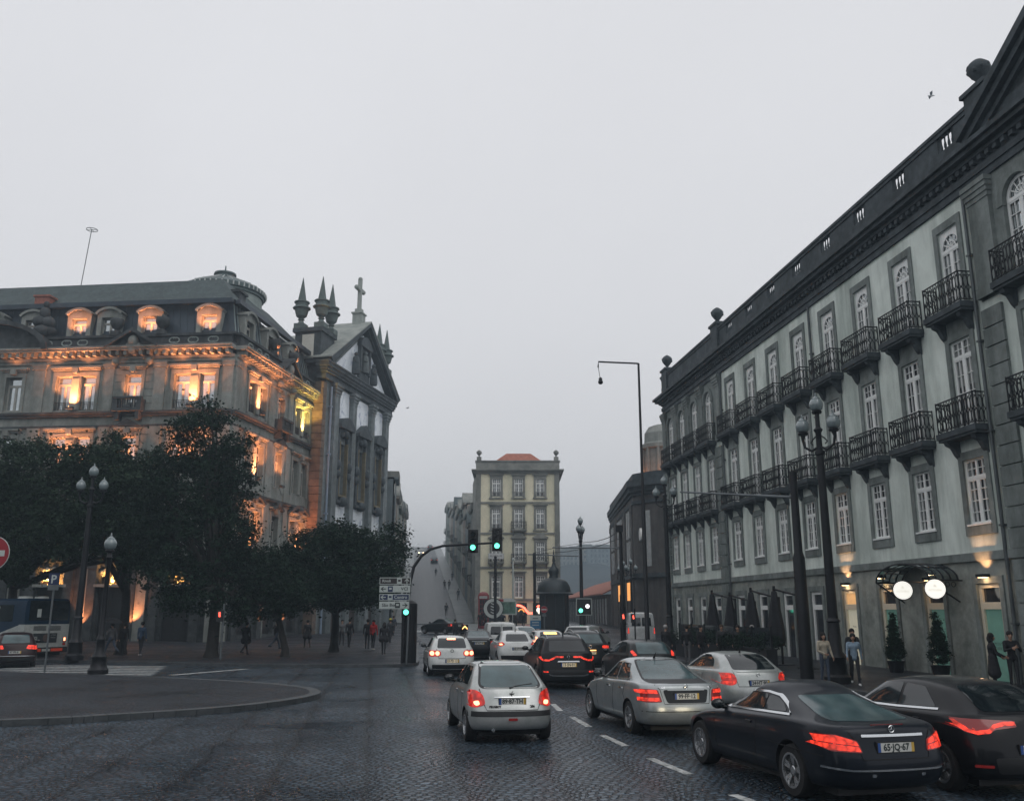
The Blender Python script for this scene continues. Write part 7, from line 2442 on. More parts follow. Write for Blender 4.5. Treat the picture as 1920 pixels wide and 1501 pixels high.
# ================================================================== street furniture
M_POLE = mat('black_cast_iron', (.012, .013, .016), rough=.45, var=.35, metal=.4, bump=.15, bscale=20)
M_GLOBE = mat('frosted_lamp_globe', (.22, .27, .28), rough=.15, var=.2, scale=3, spec=.8, coat=.5)
M_GALV = mat('grey_galvanised', (.16, .18, .19), rough=.4, metal=.5, var=.2)
M_SIGNW = mat('white_sign_sheet', (.50, .55, .53), rough=.4, var=.06)
M_SIGNB = mat('dark_blue_sign_sheet', (.015, .03, .09), rough=.4, var=.1)
M_SIGNBR = mat('dark_brown_sign_sheet', (.03, .024, .024), rough=.4, var=.1)
M_SIGNR = mat('red_sign_sheet', (.30, .02, .03), rough=.4, var=.12)
M_GRN = mat('green_signal_light', (.2, .8, .6), emit=(.12, 1.0, .62), estr=3.2)
M_REDS = mat('red_signal_light', (.8, .1, .1), emit=(1.0, .10, .06), estr=2.6)
M_WHS = mat('white_signal_light', (.9, .9, .9), emit=(1.0, .92, .95), estr=2.2)

def globe_mesh(r=.235):
    g, c = MB(), MB()
    g.lathe([(r * .55, 0), (r * .85, r * .25), (r, r * .8), (r * .98, r * 1.1), (r * .8, r * 1.55), (r * .6, r * 1.75)], n=18)
    c.lathe([(r * .62, -.10), (r * .75, -.04), (r * .58, .02)], n=14)
    c.lathe([(r * .64, r * 1.73), (r * .66, r * 1.8), (r * .42, r * 1.98), (r * .2, r * 2.12), (r * .22, r * 2.2), (r * .1, r * 2.35), (r * .14, r * 2.45), (r * .03, r * 2.75)], n=14, m=1)
    return g.mesh('globe', M_GLOBE, smooth=50), c.mesh('lantern', [M_POLE, M_GLOBE], smooth=40)
GL_M, GL_C = globe_mesh()
def triple_lamp(foot, h, label, az=90, k=1.0, group='triple globe lamp posts'):
    o = empty('street_lamp', foot, label, 'street lamp', group)
    f = Vector(foot)
    b = MB()
    b.lathe([(.42 * k, 0), (.42 * k, .22), (.34 * k, .30), (.30 * k, .75), (.34 * k, .82), (.22 * k, 1.0), (.19 * k, 1.9), (.23 * k, 1.95), (.17 * k, 2.05)], f, 12)
    b.build('base', M_POLE, o, smooth=35)
    b = MB()
    zt = h - 1.25 * k
    b.lathe([(.165 * k, 2.05), (.12 * k, zt - .9), (.17 * k, zt - .85), (.17 * k, zt - .75), (.10 * k, zt - .7), (.10 * k, zt - .1), (.16 * k, zt), (.08 * k, zt + .1), (.07 * k, h - .62 * k)], f, 12)
    b.build('shaft', M_POLE, o, smooth=35)
    a = R(az)
    d = Vector((math.sin(a), math.cos(a), 0))
    for sg in (-1, 1):
        b = MB()
        pts = [f + d * (sg * u * k) + Vector((0, 0, zt + v * k)) for u, v in ((.05, -.60), (.28, -.70), (.52, -.55), (.58, -.28), (.56, -.12))]
        b.tube(pts, [.05 * k, .05 * k, .045 * k, .05 * k, .09 * k], 7)
        b.tube([f + d * (sg * u * k) + Vector((0, 0, zt + v * k)) for u, v in ((.07, -.2), (.2, -.3), (.3, -.42), (.22, -.5))], .025 * k, 5)
        b.build('arm', M_POLE, o, smooth=50)
        c = place('lantern', GL_C, o, d * (sg * .56 * k) + Vector((0, 0, zt - .02 * k)))
        c.scale = (k, k, k)
        place('globe', GL_M, c, (0, 0, 0))
    c = place('lantern', GL_C, o, Vector((0, 0, h - .58 * k)))
    c.scale = (k, k, k)
    place('globe', GL_M, c, (0, 0, 0))
    return o
p = at(177, 876, 44.5)
triple_lamp((p.x, 44.5, .13), p.z + .02, 'triple globe lamp post among the left trees', 90, 1.0)
p = gp(1580, 1281, .13)
triple_lamp((p.x - .15, p.y, .13), 9.55, 'tall triple globe lamp post, nearest on the hotel pavement', 135, 1.0)
triple_lamp((9.35, 55.0, .13), 10.4, 'triple globe lamp post in front of the far end of the hotel', 120, 1.0)
triple_lamp((5.73, 76, .13), 10.0, 'triple globe lamp post behind the square signal board, near the yellow house', 20, 1.0)
for i, (px, Y) in enumerate(((1171, 84), (1185, 80))):
    X = (px - 960) / 1735 * Y
    triple_lamp((X, Y, .13 + gz(Y)), 6.6, ['small triple lamp post at the station corner, left of its twin', 'small triple lamp post at the station corner, right of its twin'][i], 90, .75, 'small lamps at the station')
# single globe lamp in front of the left trees
p = gp(183, 1263, .13)
zl = at(215, 1030, p.y).z
o = empty('street_lamp', (p.x, p.y, .13), 'single large globe lamp on a dark post standing on the traffic island', 'street lamp')
b = MB()
b.lathe([(.36, 0), (.36, .16), (.30, .24), (.26, .55), (.29, .62), (.17, .8), (.14, 1.2), (.17, 1.25), (.10, 1.4), (.075, zl - .5), (.12, zl - .42), (.08, zl - .36), (.07, zl - .12)], (p.x, p.y, .13), 12)
b.build('post', M_POLE, o, smooth=35)
c = place('lantern', GL_C, o, Vector((0, 0, zl - .13)))
c.scale = (1.0, 1.0, 1.0)
place('globe', GL_M, c, (0, 0, 0))

# tall modern mast with a hanging lamp
def mp(x, y, Y): return at(x, y, Y)
t = mp(1196, 681, 45)
o = empty('street_lamp', (t.x + .03, 45, .0), 'very tall thin grey mast with a bent arm and one small hanging lamp', 'street lamp')
b = MB()
b.lathe([(.17, 0), (.17, .9), (.12, 1.0), (.10, 7.5), (.075, 7.6), (.055, t.z)], (t.x + .03, 45, 0), 10)
b.build('mast', M_POLE, o, smooth=40)
e = mp(1122, 678, 45)
b = MB()
b.tube([(t.x + .03, 45, t.z - .02), (t.x - .1, 45, t.z), (e.x, 45, e.z), (e.x - .02, 45, e.z - .3)], .045, 7)
b.build('arm', M_POLE, o)
b = MB()
l = mp(1126, 716, 45)
b.tube([(e.x - .02, 45, e.z - .25), (l.x, 45, l.z + .1)], .015, 5)
b.ball((l.x, 45, l.z), .13, 8)
b.lathe([(.03, .10), (.10, .12), (.09, .2), (.02, .26)], (l.x, 45, l.z), 10)
b.build('hanging_lamp', M_POLE, o, smooth=50)

# signal heads
def signal_head(parent, c, lit, n=3, w_=.30, yaw=0.0, name='signal_head', arrow=False):
    b = MB()
    h = n * .30
    b.box(c[0] - w_ / 2, c[0] + w_ / 2, c[1] - .12, c[1] + .14, c[2] - h / 2, c[2] + h / 2, 0)
    b.box(c[0] - w_ / 2 - .08, c[0] + w_ / 2 + .08, c[1] + .14, c[1] + .16, c[2] - h / 2 - .08, c[2] + h / 2 + .08, 0)
    for k in range(n):
        z = c[2] + h / 2 - .15 - .30 * k
        b.lathe([(.115, -.02), (.115, .0)], (c[0], c[1] - .12, z), 16, 1 if not (lit and lit[0] == k) else 2, axis='y')
        n0 = 10
        for q in range(n0):                                # visor
            a0, a1 = math.pi * q / n0, math.pi * (q + 1) / n0
            pp_ = [(c[0] + .13 * math.cos(a), z + .13 * math.sin(a)) for a in (a0, a1)]
            b.add([(pp_[0][0], c[1] - .12, pp_[0][1]), (pp_[1][0], c[1] - .12, pp_[1][1]), (pp_[1][0], c[1] - .30, pp_[1][1]), (pp_[0][0], c[1] - .30, pp_[0][1])], [(0, 1, 2, 3)], 0)
    return b.build(name, [M_PLASTIC, M_CGLASS, lit[1] if lit else M_CGLASS], parent)
p = gp(755, 1243, .13)
tl = empty('traffic_light', (p.x, p.y, .13), 'curved traffic light arm with two green arrows over the road, from the left pavement corner', 'traffic light')
YT = p.y
q = at(768, 1092, YT)
b = MB()
b.lathe([(.30, 0), (.30, 2.6), (.20, 2.7), (.09, 2.75)], (p.x + .25, YT + .5, .13), 12)
b.tube([(p.x, YT, 0), (p.x, YT, 2.8)], .10, 8)
b.build('post', M_POLE, tl, smooth=40)
b = MB()
arc = [(764, 1165), (766, 1120), (769, 1090), (776, 1062), (790, 1042), (808, 1029), (830, 1023), (860, 1021), (895, 1019), (932, 1017)]
b.tube([tuple(at(x, y, YT)) for x, y in arc], [.085, .085, .08, .075, .07, .065, .06, .055, .05, .05], 8)
b.build('curved_arm', M_POLE, tl, smooth=60)
for x, y in ((887, 1014), (932, 1011)):
    c = at(x, y, YT)
    signal_head(tl, (c.x, YT - .1, c.z), (2, M_GRN))
c = at(763, 1147, YT)
signal_head(tl, (c.x, YT - .25, c.z), (0, M_GRN), n=1)
# direction signs stacked on the same corner
ds = empty('direction_sign', (p.x - .02, YT - .35, .13), 'stack of four direction boards with arrows above the small green light', 'direction sign')
b = MB()
b.tube([(p.x + .2, YT - .3, .1), (p.x + .28, YT - .3, 4.1)], .045, 8)
b.build('post', M_GALV, ds)
for i, (ya, yb, mface, mtx, lines, arrow, side) in enumerate(((1082, 1095, M_SIGNBR, M_SIGNW, (('Rivoli', -1, .17),), 'up', 1), (1097, 1110, M_SIGNW, M_INK, (('VCI', 1, .2),), 'left', -1),
                                                        (1113, 1125, M_SIGNB, M_SIGNW, (('Centro', 1, .2),), 'left', -1), (1127, 1141, M_SIGNW, M_INK, (('São Bento', -1, .2),), 'right', 1))):
    a, c = at(712 - i * .3, ya, YT - .4), at(770 - i * 1.2, yb, YT - .4)
    y = YT - .4
    b = MB()
    b.box(a.x, c.x, y, y + .05, c.z, a.z, 2)
    b.box(a.x + .03, c.x - .03, y - .006, y, c.z + .03, a.z - .03, 0)
    zc = (a.z + c.z) / 2
    for t_, al, sz in lines:
        x = a.x + .12 if al < 0 else c.x - .10
        text_mesh(b, t_, sz, lambda u, v, d, x=x: (x + u, y - .007 - d * .4, zc + v), 1, align='LEFT' if al < 0 else 'RIGHT', bold=.004)
    xa = (c.x - .17) if side > 0 else (a.x + .17)
    dx, dz = {'up': (0, 1), 'left': (-1, 0), 'right': (1, 0)}[arrow]
    T = lambda u, v: (xa + u * dx - v * dz, y - .010, zc + u * dz + v * dx)
    for poly in ([(-.12, -.02), (.06, -.02), (.06, .02), (-.12, .02)], [(.12, 0), (.0, .10), (-.04, .10), (.05, 0), (-.04, -.10), (.0, -.10)]):
        b.add([T(u, v) for u, v in poly], [tuple(range(len(poly)))], 1)
    xp = xa + (-.34 if side > 0 else .32)                  # small pictogram square
    b.box(xp - .11, xp + .11, y - .012, y - .005, zc - .12, zc + .12, 1 if i != 1 else 3)
    b.box(xp - .06, xp + .06, y - .014, y - .012, zc - .03, zc + .06, 0)
    b.build('board', [mface, mtx, M_SIGNW, M_SIGNB], ds)

# square signal board with green and white lights, on its own post by the far lamp
Y = 60
c0, c1 = at(1080, 1121, Y), at(1110, 1153, Y)
o = empty('traffic_light', ((c0.x + c1.x) / 2, Y, 0), 'square dark signal board with a white rim, one green and one white light', 'traffic light')
b = MB()
b.box(c0.x, c1.x, Y, Y + .12, c1.z, c0.z, 1)
b.box(c0.x + .05, c1.x - .05, Y - .012, Y, c1.z + .05, c0.z - .05, 0)
g = at(1089, 1144, Y)
b.ball((g.x, Y - .03, g.z), .13, 8, 2, sy=.4)
g = at(1101.5, 1136, Y)
b.ball((g.x, Y - .03, g.z), .13, 8, 3, sy=.4)
b.build('signal_board', [M_PLASTIC, M_SIGNW, M_GRN, M_WHS], o)
b = MB()
b.tube([((c0.x + c1.x) / 2, Y + .2, 0), ((c0.x + c1.x) / 2, Y + .2, c1.z + .3)], .11, 8)
b.build('post', M_POLE, o)
# red pedestrian signals
for i, (x, y, Y, lab) in enumerate(((1168, 1155, 49.7, 'red pedestrian light on the pole with a box on top, by the station'), (1187, 1156, 58, 'small red pedestrian light just right of the pole with the box on top'), (413, 1151, 44.5, 'red pedestrian light in front of the bank corner'))):
    c = at(x, y, Y)
    o = empty('pedestrian_signal', (c.x, Y, .0), lab, 'traffic light', 'red pedestrian lights')
    b = MB()
    b.box(c.x - .14, c.x + .14, Y - .12, Y + .1, c.z - .34, c.z + .2, 0)
    b.ball((c.x, Y - .12, c.z + .06), .05, 6, 1, sy=.5)
    b.tube([(c.x, Y - .13, c.z + .02), (c.x + .02, Y - .13, c.z - .12)], .045, 6, 1)
    b.build('signal_head', [M_PLASTIC, M_REDS], o)
    b = MB()
    b.tube([(c.x + .12, Y + .12, 0), (c.x + .12, Y + .12, c.z + .5)], .05, 8)
    b.build('post', M_GALV if i == 2 else M_POLE, o)
# pole with box and wires, contact wire poles
t = at(1161, 985, 50)
o = empty('tram_pole', (t.x + .05, 50, 0), 'dark pole with a small box on top carrying wires, left of the station', 'pole')
b = MB()
b.lathe([(.16, 0), (.14, 3.2), (.11, 3.3), (.09, t.z)], (t.x + .06, 50, 0), 10)
b.build('post', M_POLE, o, smooth=40)
b = MB()
b.box(t.x - .22, t.x + .18, 49.8, 50.2, t.z - .35, t.z + .02)
b.build('box', M_POLE, o)
b = MB()
a = at(1036, 1026, 50)
c = at(1160, 1027, 50)
b.tube([a, c], .035, 6)
b.build('bracket_arm', M_GALV, o)
t2 = at(1002, 1036, 86)
o2 = empty('tram_pole', (t2.x, 86, gz(86)), 'thin dark pole in front of the right bay of the yellow house', 'pole')
b = MB()
b.tube([(t2.x, 86, .1), (t2.x, 86, t2.z)], .14, 8)
b.build('post', M_POLE, o2)
b = MB()
b.tube([at(990, 1039, 86), at(1085, 1042, 86)], .06, 6)
b.build('bracket_arm', M_GALV, o2)
b = MB()
for pts in (((1160, 996, 50), (1140, 1008, 52), (1120, 1014, 54), (1100, 1016, 58), (1088, 1018, 74)), ((1160, 1010, 50), (1120, 1024, 60), (1060, 1034, 75), (990, 1039, 86)), ((1090, 1018, 74), (1050, 1024, 80), (1002, 1036, 86))):
    b.tube([at(*q) for q in pts], .022, 4)
tag(b.build('overhead_wires', M_POLE, None, loc=at(1088, 1018, 70)), 'sagging dark overhead wires between the box topped pole and the far lamp post', 'wires')
# mast with a long horizontal arm on the hotel pavement
m0 = gp(1514, 1274, .13)
o = empty('signal_mast', (m0.x, m0.y, .13), 'dark mast with a long thin horizontal arm, left of the nearest lamp post', 'mast')
b = MB()
zt = at(1497, 890, m0.y).z
zs = at(1506, 1040, m0.y).z
b.lathe([(.24, 0), (.23, .2), (.21, zs - .2), (.15, zs), (.13, zt)], (m0.x, m0.y, .1), 12)
b.build('mast', M_POLE, o, smooth=40)
b = MB()
e = at(1275, 922, m0.y + 1.5)
b.tube([(m0.x, m0.y, at(1497, 932, m0.y).z), (e.x, e.y, e.z)], [.055, .03], 8)
b.build('arm', M_GALV, o)
# road signs
def disc_sign(o, c, r, kind):
    b = MB()
    b.lathe([(r, 0), (r, .02)], c, 28, 0, axis='y')
    b.lathe([(r * .96, -.004), (r * .96, 0)], c, 28, 1, axis='y')
    b.box(c[0] - r * .72, c[0] + r * .72, c[1] - .010, c[1] - .005, c[2] - r * .17, c[2] + r * .17, 0)
    return b.build('sign_face', [M_SIGNW, M_SIGNR], o)
c = at(-11, 1037, 30)
o = empty('road_sign', (c.x, 30, .13), 'large red no entry disc cut off by the left edge', 'road sign', 'no entry signs')
disc_sign(o, (c.x, 29.9, c.z), .56, 0)
b = MB()
b.tube([(c.x, 30, .1), (c.x, 30, c.z + .4)], .035, 8)
b.build('post', M_GALV, o)
c = at(1020, 1142, 72)
o = empty('road_sign', (c.x, 72, .1), 'small red no entry disc beside the kiosk', 'road sign', 'no entry signs')
disc_sign(o, (c.x, 71.9, c.z), .27, 0)
b = MB()
b.tube([(c.x, 72, 0), (c.x, 72, c.z + .2)], .04, 8)
b.box(c.x - .18, c.x + .18, 71.9, 71.93, c.z - .52, c.z - .34)
b.build('post', M_GALV, o)
c0, c1 = at(93, 1074, 36), at(110, 1096, 36)
o = empty('parking_sign', ((c0.x + c1.x) / 2, 36, .13), 'blue parking sign with a white P, above the back of the bus', 'road sign')
b = MB()
b.box(c0.x, c1.x, 35.98, 36.02, c1.z, c0.z, 0)
text_mesh(b, 'P', .44, lambda u, v, d: ((c0.x + c1.x) / 2 + u, 35.978 - d, (c0.z + c1.z) / 2 + v - .02), 1, bold=.01)
b.box(c0.x, c1.x, 35.98, 36.02, c1.z - .20, c1.z - .03, 2)
b.build('sign_face', [M_SIGNB, M_SIGNW, M_GALV], o)
b = MB()
b.tube([((c0.x + c1.x) / 2, 36.06, .1), ((c0.x + c1.x) / 2, 36.06, c0.z - .1)], .035, 8)
b.build('post', M_GALV, o)
c0, c1 = at(994, 1153, 74), at(1014, 1178, 74)
o = empty('notice_board', ((c0.x + c1.x) / 2, 74, .1), 'free standing notice board, white above and blue below, left of the kiosk', 'notice board')
b = MB()
zm = (c0.z * .62 + c1.z * .38)
b.box(c0.x, c1.x, 73.95, 74.0, c1.z, zm, 0)
b.box(c0.x, c1.x, 73.95, 74.0, zm, c0.z, 1)
for k in range(2): b.box(c0.x + .15, c1.x - .15, 73.94, 73.95, c1.z + .25 + k * .2, c1.z + .32 + k * .2, 1)
b.box(c0.x + .2, c1.x - .2, 73.94, 73.95, zm + .12, zm + .2, 2)
b.build('board', [mat('notice_blue', (.03, .16, .32), rough=.4), M_SIGNW, M_GALV], o)
b = MB()
for x in (c0.x + .06, c1.x - .06): b.tube([(x, 74.03, 0), (x, 74.03, c0.z)], .03, 6)
b.build('posts', M_GALV, o)
# kiosk with a bulbous roof
K = Vector(((1039 - 960) / 1735 * 92, 92, gz(92) + .13))
o = empty('kiosk', K, 'dark octagonal kiosk with a bulbous pointed roof, right of the neon sign', 'kiosk')
b = MB()
b.lathe([(1.35, 0), (1.35, 3.6), (1.25, 3.65)], K, 8)
for k in range(8):
    a = 2 * math.pi * k / 8
    b.tube([(K.x + 1.37 * math.cos(a), K.y + 1.37 * math.sin(a), K.z), (K.x + 1.37 * math.cos(a), K.y + 1.37 * math.sin(a), K.z + 3.6)], .10, 6)
b.build('wall', mat('kiosk_dark_paint', (.014, .018, .022), rough=.5, var=.3), o, smooth=20)
b = MB()
b.lathe([(1.9, 3.5), (1.95, 3.62), (1.7, 3.75), (1.6, 4.3), (1.35, 4.75), (1.0, 5.0), (.5, 5.15), (.42, 5.4), (.55, 5.75), (.5, 6.0), (.25, 6.3), (.12, 6.7), (.16, 6.8), (.02, 8.0)], K, 16)
b.build('roof', mat('kiosk_lead_roof', (.03, .04, .045), rough=.45, var=.3, metal=.3), o, smooth=40)
# red telephone box
Pq = Vector(((906.5 - 960) / 1735 * 99, 99, gz(99) + .13))
o = empty('phone_box', Pq, 'red telephone box at the left corner of the yellow house', 'phone box')
M_PHR = mat('phone_box_red', (.22, .02, .025), rough=.4, var=.15)
b = MB()
b.box(Pq.x - .55, Pq.x + .55, Pq.y - .55, Pq.y + .55, Pq.z, Pq.z + .3)
for sx in (-1, 1):
    for sy in (-1, 1): b.box(Pq.x + sx * .47 - .08, Pq.x + sx * .47 + .08, Pq.y + sy * .47 - .08, Pq.y + sy * .47 + .08, Pq.z + .3, Pq.z + 3.0)
b.box(Pq.x - .58, Pq.x + .58, Pq.y - .58, Pq.y + .58, Pq.z + 3.0, Pq.z + 3.5)
b.lathe([(.75, 3.5), (.62, 3.68), (.3, 3.8), (.02, 3.82)], Pq, 4, a0=math.pi / 4)
for k in range(5): b.box(Pq.x - .4, Pq.x + .4, Pq.y - .53, Pq.y - .5, Pq.z + .8 + k * .42, Pq.z + .84 + k * .42)
for x in (-.14, .14): b.box(Pq.x + x - .02, Pq.x + x + .02, Pq.y - .53, Pq.y - .5, Pq.z + .4, Pq.z + 3.0)
b.build('frame', M_PHR, o)
b = MB()
b.box(Pq.x - .42, Pq.x + .42, Pq.y - .42, Pq.y + .42, Pq.z + .3, Pq.z + 2.98)
b.build('glass', M_GLASS, o)
b = MB()
b.box(Pq.x - .42, Pq.x + .42, Pq.y - .60, Pq.y - .581, Pq.z + 3.12, Pq.z + 3.36, 0)
text_mesh(b, 'TELEPHONE', .15, lambda u, v, d: (Pq.x + u, Pq.y - .602 - d, Pq.z + 3.24 + v), 1)
b.build('name_strip', [M_SIGNW, M_INK], o)
# advertising panel with rounded top and round poster beside it
c0, c1 = at(930, 1121, 92), at(969, 1152, 92)
o = empty('advertising_panel', ((c0.x + c1.x) / 2, 92, gz(92) + .13), 'white framed advertising panel with a rounded corner and a green leafy poster', 'advertising panel')
b = MB()
w_, zt, zb_ = c1.x - c0.x, c0.z, c1.z
pr = [(c0.x, zb_), (c1.x, zb_), (c1.x, zt - .5), (c1.x - .15, zt - .15), (c1.x - .5, zt), (c0.x, zt)]
b.prism(pr, lambda u, v, t: (u, t, v), 92, 92.25)
b.build('frame', M_SIGNW, o)
b = MB()
b.box(c0.x + .12, c1.x - .14, 91.98, 91.995, zb_ + .12, zt - .35, 0)
b.box(c0.x + .2, c0.x + .75, 91.985, 91.998, zt - .32, zt - .08, 1)
b.build('poster', [mat('leafy_poster', (.10, .19, .15), rough=.35, var=.75, scale=1.6), M_SIGNR], o)
b = MB()
for x in (c0.x + .3, c1.x - .3): b.tube([(x, 92.12, gz(92)), (x, 92.12, zb_)], .07, 6)
b.build('legs', M_POLE, o)
c = at(925, 1140, 90)
o = empty('advertising_column', (c.x, 90, gz(90) + .13), 'dark column with a round white patterned poster, left of the green leafy poster', 'advertising column')
b = MB()
b.lathe([(.35, 0), (.35, c.z - 1.8)], (c.x, 90, gz(90) + .13), 12)
b.lathe([(1.0, -.1), (1.0, .1)], (c.x, 90, c.z), 28, axis='y')
b.build('column', M_POLE, o)
b = MB()
b.lathe([(.93, -.02), (.93, .0)], (c.x, 89.9, c.z), 28, 0, axis='y')
b.lathe([(.62, -.03), (.62, -.02)], (c.x, 89.9, c.z), 24, 1, axis='y')
for k in range(4):
    for e in (-1, 1): b.hexa([(c.x + e * .0, 89.855, c.z - .5 + k * .28), (c.x + e * .25, 89.855, c.z - .38 + k * .28), (c.x + e * .25, 89.87, c.z - .38 + k * .28), (c.x + e * .0, 89.87, c.z - .5 + k * .28),
                              (c.x + e * .0, 89.855, c.z - .40 + k * .28), (c.x + e * .25, 89.855, c.z - .28 + k * .28), (c.x + e * .25, 89.87, c.z - .28 + k * .28), (c.x + e * .0, 89.87, c.z - .40 + k * .28)], 0)
b.build('poster', [M_SIGNW, M_SIGNBR], o)
b = MB()
c = at(962, 1048, 100)
b.tube([(c.x, 100, .6), (c.x, 100, c.z)], .10, 8)
b.ball((c.x, 100, c.z), .16, 6)
tag(b.build('flag_pole', M_SIGNW, None, loc=(c.x, 100, .6)), 'thin white flag pole in front of the yellow house', 'flag pole')
c = at(929, 1042, 80)
b = MB()
b.tube([(c.x, 80, .2), (c.x, 80, c.z)], .13, 8)
b.lathe([(.25, .2), (.2, 1.0), (.13, 1.1)], (c.x, 80, .2), 10)
tag(b.build('sign_pole', M_POLE, None, loc=(c.x, 80, .2)), 'dark plain pole in front of the left bay of the yellow house', 'pole')

# ================================================================== hotel terrace and entrance
sd_pos = [(HF.P(s, 3.1, .13), z) for s, z in ((47.4, 3.25), (44.9, 3.1), (42.2, 3.25), (39.6, 3.25))]
M_UMB = mat('dark_umbrella_cloth', (.016, .017, .021), rough=.85, var=.3, scale=5, bump=.3, bscale=8)
for i, (q, z) in enumerate(sd_pos):
    o = empty('parasol', q, 'closed dark terrace parasol, ' + ['farthest of the four along the hotel', 'hanging just left of the tall thin mast arm, second farthest', 'third of the four, beside the open side arm', 'nearest of the four to the lamp posts'][i], 'parasol', 'closed parasols on the hotel terrace')
    b = MB()
    prof = [(.02, z), (.10, z - .05), (.14, z - .4), (.22, z - .9), (.30, z - 1.5), (.34, z - 2.0), (.30, z - 2.25), (.12, z - 2.3)]
    n = 20
    v, f = [], []
    for r, zz in prof:
        for k in range(n):
            a = 2 * math.pi * k / n
            rr = r * (1 + .22 * math.sin(a * 5 + zz * .5))
            v.append((q.x + rr * math.cos(a), q.y + rr * math.sin(a), zz))
    for j in range(len(prof) - 1):
        for k in range(n): f.append((j * n + k, j * n + (k + 1) % n, (j + 1) * n + (k + 1) % n, (j + 1) * n + k))
    b.add(v, f)
    b.build('canopy', M_UMB, o, smooth=70)
    b = MB()
    side = HF.t * -1.9 + HF.n * -.5
    e = q + side
    b.tube([(e.x, e.y, .13), (e.x, e.y, z - .25)], .05, 7)
    b.tube([(q.x, q.y, z + .05), (e.x, e.y, z - .32)], .045, 6)
    b.box(q.x - .05, q.x + .05, q.y - .05, q.y + .05, z - .05, z + .18)
    b.build('side_pole', M_POLE, o)
    b = MB()
    b.box(e.x - .4, e.x + .4, e.y - .4, e.y + .4, .13, .22)
    b.build('base', M_POLE, o)
o = empty('terrace_screen', HF.P(43, 4.2, .13), 'dark glass and planter screen round the hotel terrace', 'screen')
b = MB()
b.fb(HF, 37.5, 49.5, 4.0, 4.45, .13, .95)
b.build('planter', M_UMB, o)
b = MB()
for k in range(6): b.fb(HF, 37.55 + k * 2, 39.45 + k * 2, 4.2, 4.22, .95, 1.75)
M_SMOKE = mat('smoked_glass_screen', (.02, .026, .03), rough=.08, var=.3, spec=.6)
b.build('glass', M_SMOKE, o)
b = MB()
for k in range(7): b.fb(HF, 37.47 + k * 2, 37.53 + k * 2, 4.17, 4.25, .95, 1.8)
b.build('uprights', M_POLE, o)
# chairs and a table glimpsed on the terrace hedge line: planter shrubs
shr = empty('hedge', HF.P(43, 4.25, .95), 'low dark clipped hedge growing in the terrace planter', 'hedge')
fa, fb2 = HF.P(38, 4.25, 1.15), HF.P(49, 4.25, 1.15)
leaf_cloud('foliage', [tuple(fa.lerp(fb2, t)) + (.55, .6, .32) for t in np.linspace(0, 1, 12)], 150, 50, .09, 21, M_LEAF, shr, .3)
c = HF.P(48.0, 4.7, 1.55)
o = empty('menu_board', HF.P(48.0, 4.7, .13), 'bright white menu board standing among the dark terrace crowd', 'menu board')
c0, c1 = at(1325, 1175, 46), at(1346, 1201, 46)
b = MB()
b.box(c0.x, c1.x, 46, 46.03, c1.z, c0.z)
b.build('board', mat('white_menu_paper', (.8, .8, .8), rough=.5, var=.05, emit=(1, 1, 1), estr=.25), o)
b = MB()
b.tube([((c0.x + c1.x) / 2, 46.06, .1), ((c0.x + c1.x) / 2, 46.06, c0.z)], .03, 6)
b.lathe([(.25, 0), (.25, .04), (.04, .06)], ((c0.x + c1.x) / 2, 46.06, .13), 12)
b.build('stand', M_POLE, o)
# canopy of glass and iron
o = empty('glass_canopy', HF.P(33.1, .5, 3.4), 'curved iron and glass canopy over the hotel entrance', 'canopy')
b, gq = MB(), MB()
n = 12
for j in range(5):
    d = .04 + j * .26
    hw, rise = 1.75, .62
    b.tube([HF.P(33.1 + hw * math.cos(a), d, 3.42 + rise * math.sin(a)) for a in np.linspace(0, math.pi, 13)], .03, 5)
for j in range(3): b.tube([HF.P(33.1 + 1.75 * math.cos(a), .04, 3.42 + .62 * math.sin(a)) for a in (0,)] + [HF.P(33.1 + 1.75 * math.cos(0), 1.08, 3.42)], .03, 5)
for a in np.linspace(0, math.pi, 5): b.tube([HF.P(33.1 + 1.75 * math.cos(a), .04, 3.42 + .62 * math.sin(a)), HF.P(33.1 + 1.75 * math.cos(a), 1.08, 3.42 + .62 * math.sin(a))], .025, 5)
for e in (-1, 1):
    b.tube([HF.P(33.1 + e * 1.72, .03, 2.7), HF.P(33.1 + e * 1.72, .5, 3.0), HF.P(33.1 + e * 1.72, 1.05, 3.40)], .03, 5)
    for k in range(4):
        cc = HF.P(33.1 + e * 1.72, .2 + k * .22, 3.28)
        b.tube([cc + HF.n * (.08 * math.cos(t)) + Vector((0, 0, .08 * math.sin(t))) for t in np.linspace(0, 2 * math.pi, 9, endpoint=False)], .012, 4, closed=True)
b.build('iron_frame', M_IRON, o)
for k in range(n):
    a0, a1 = math.pi * k / n, math.pi * (k + 1) / n
    gq.add([HF.P(33.1 + 1.74 * math.cos(a0), .05, 3.42 + .61 * math.sin(a0)), HF.P(33.1 + 1.74 * math.cos(a1), .05, 3.42 + .61 * math.sin(a1)), HF.P(33.1 + 1.74 * math.cos(a1), 1.07, 3.42 + .61 * math.sin(a1)), HF.P(33.1 + 1.74 * math.cos(a0), 1.07, 3.42 + .61 * math.sin(a0))], [(0, 1, 2, 3)])
mg = mat('canopy_glass', (.35, .45, .45), rough=.06, var=.1)
mg.node_tree.nodes['Principled BSDF'].inputs['Transmission Weight'].default_value = .85
mg.node_tree.nodes['Principled BSDF'].inputs['IOR'].default_value = 1.1
gq.build('glass', mg, o)
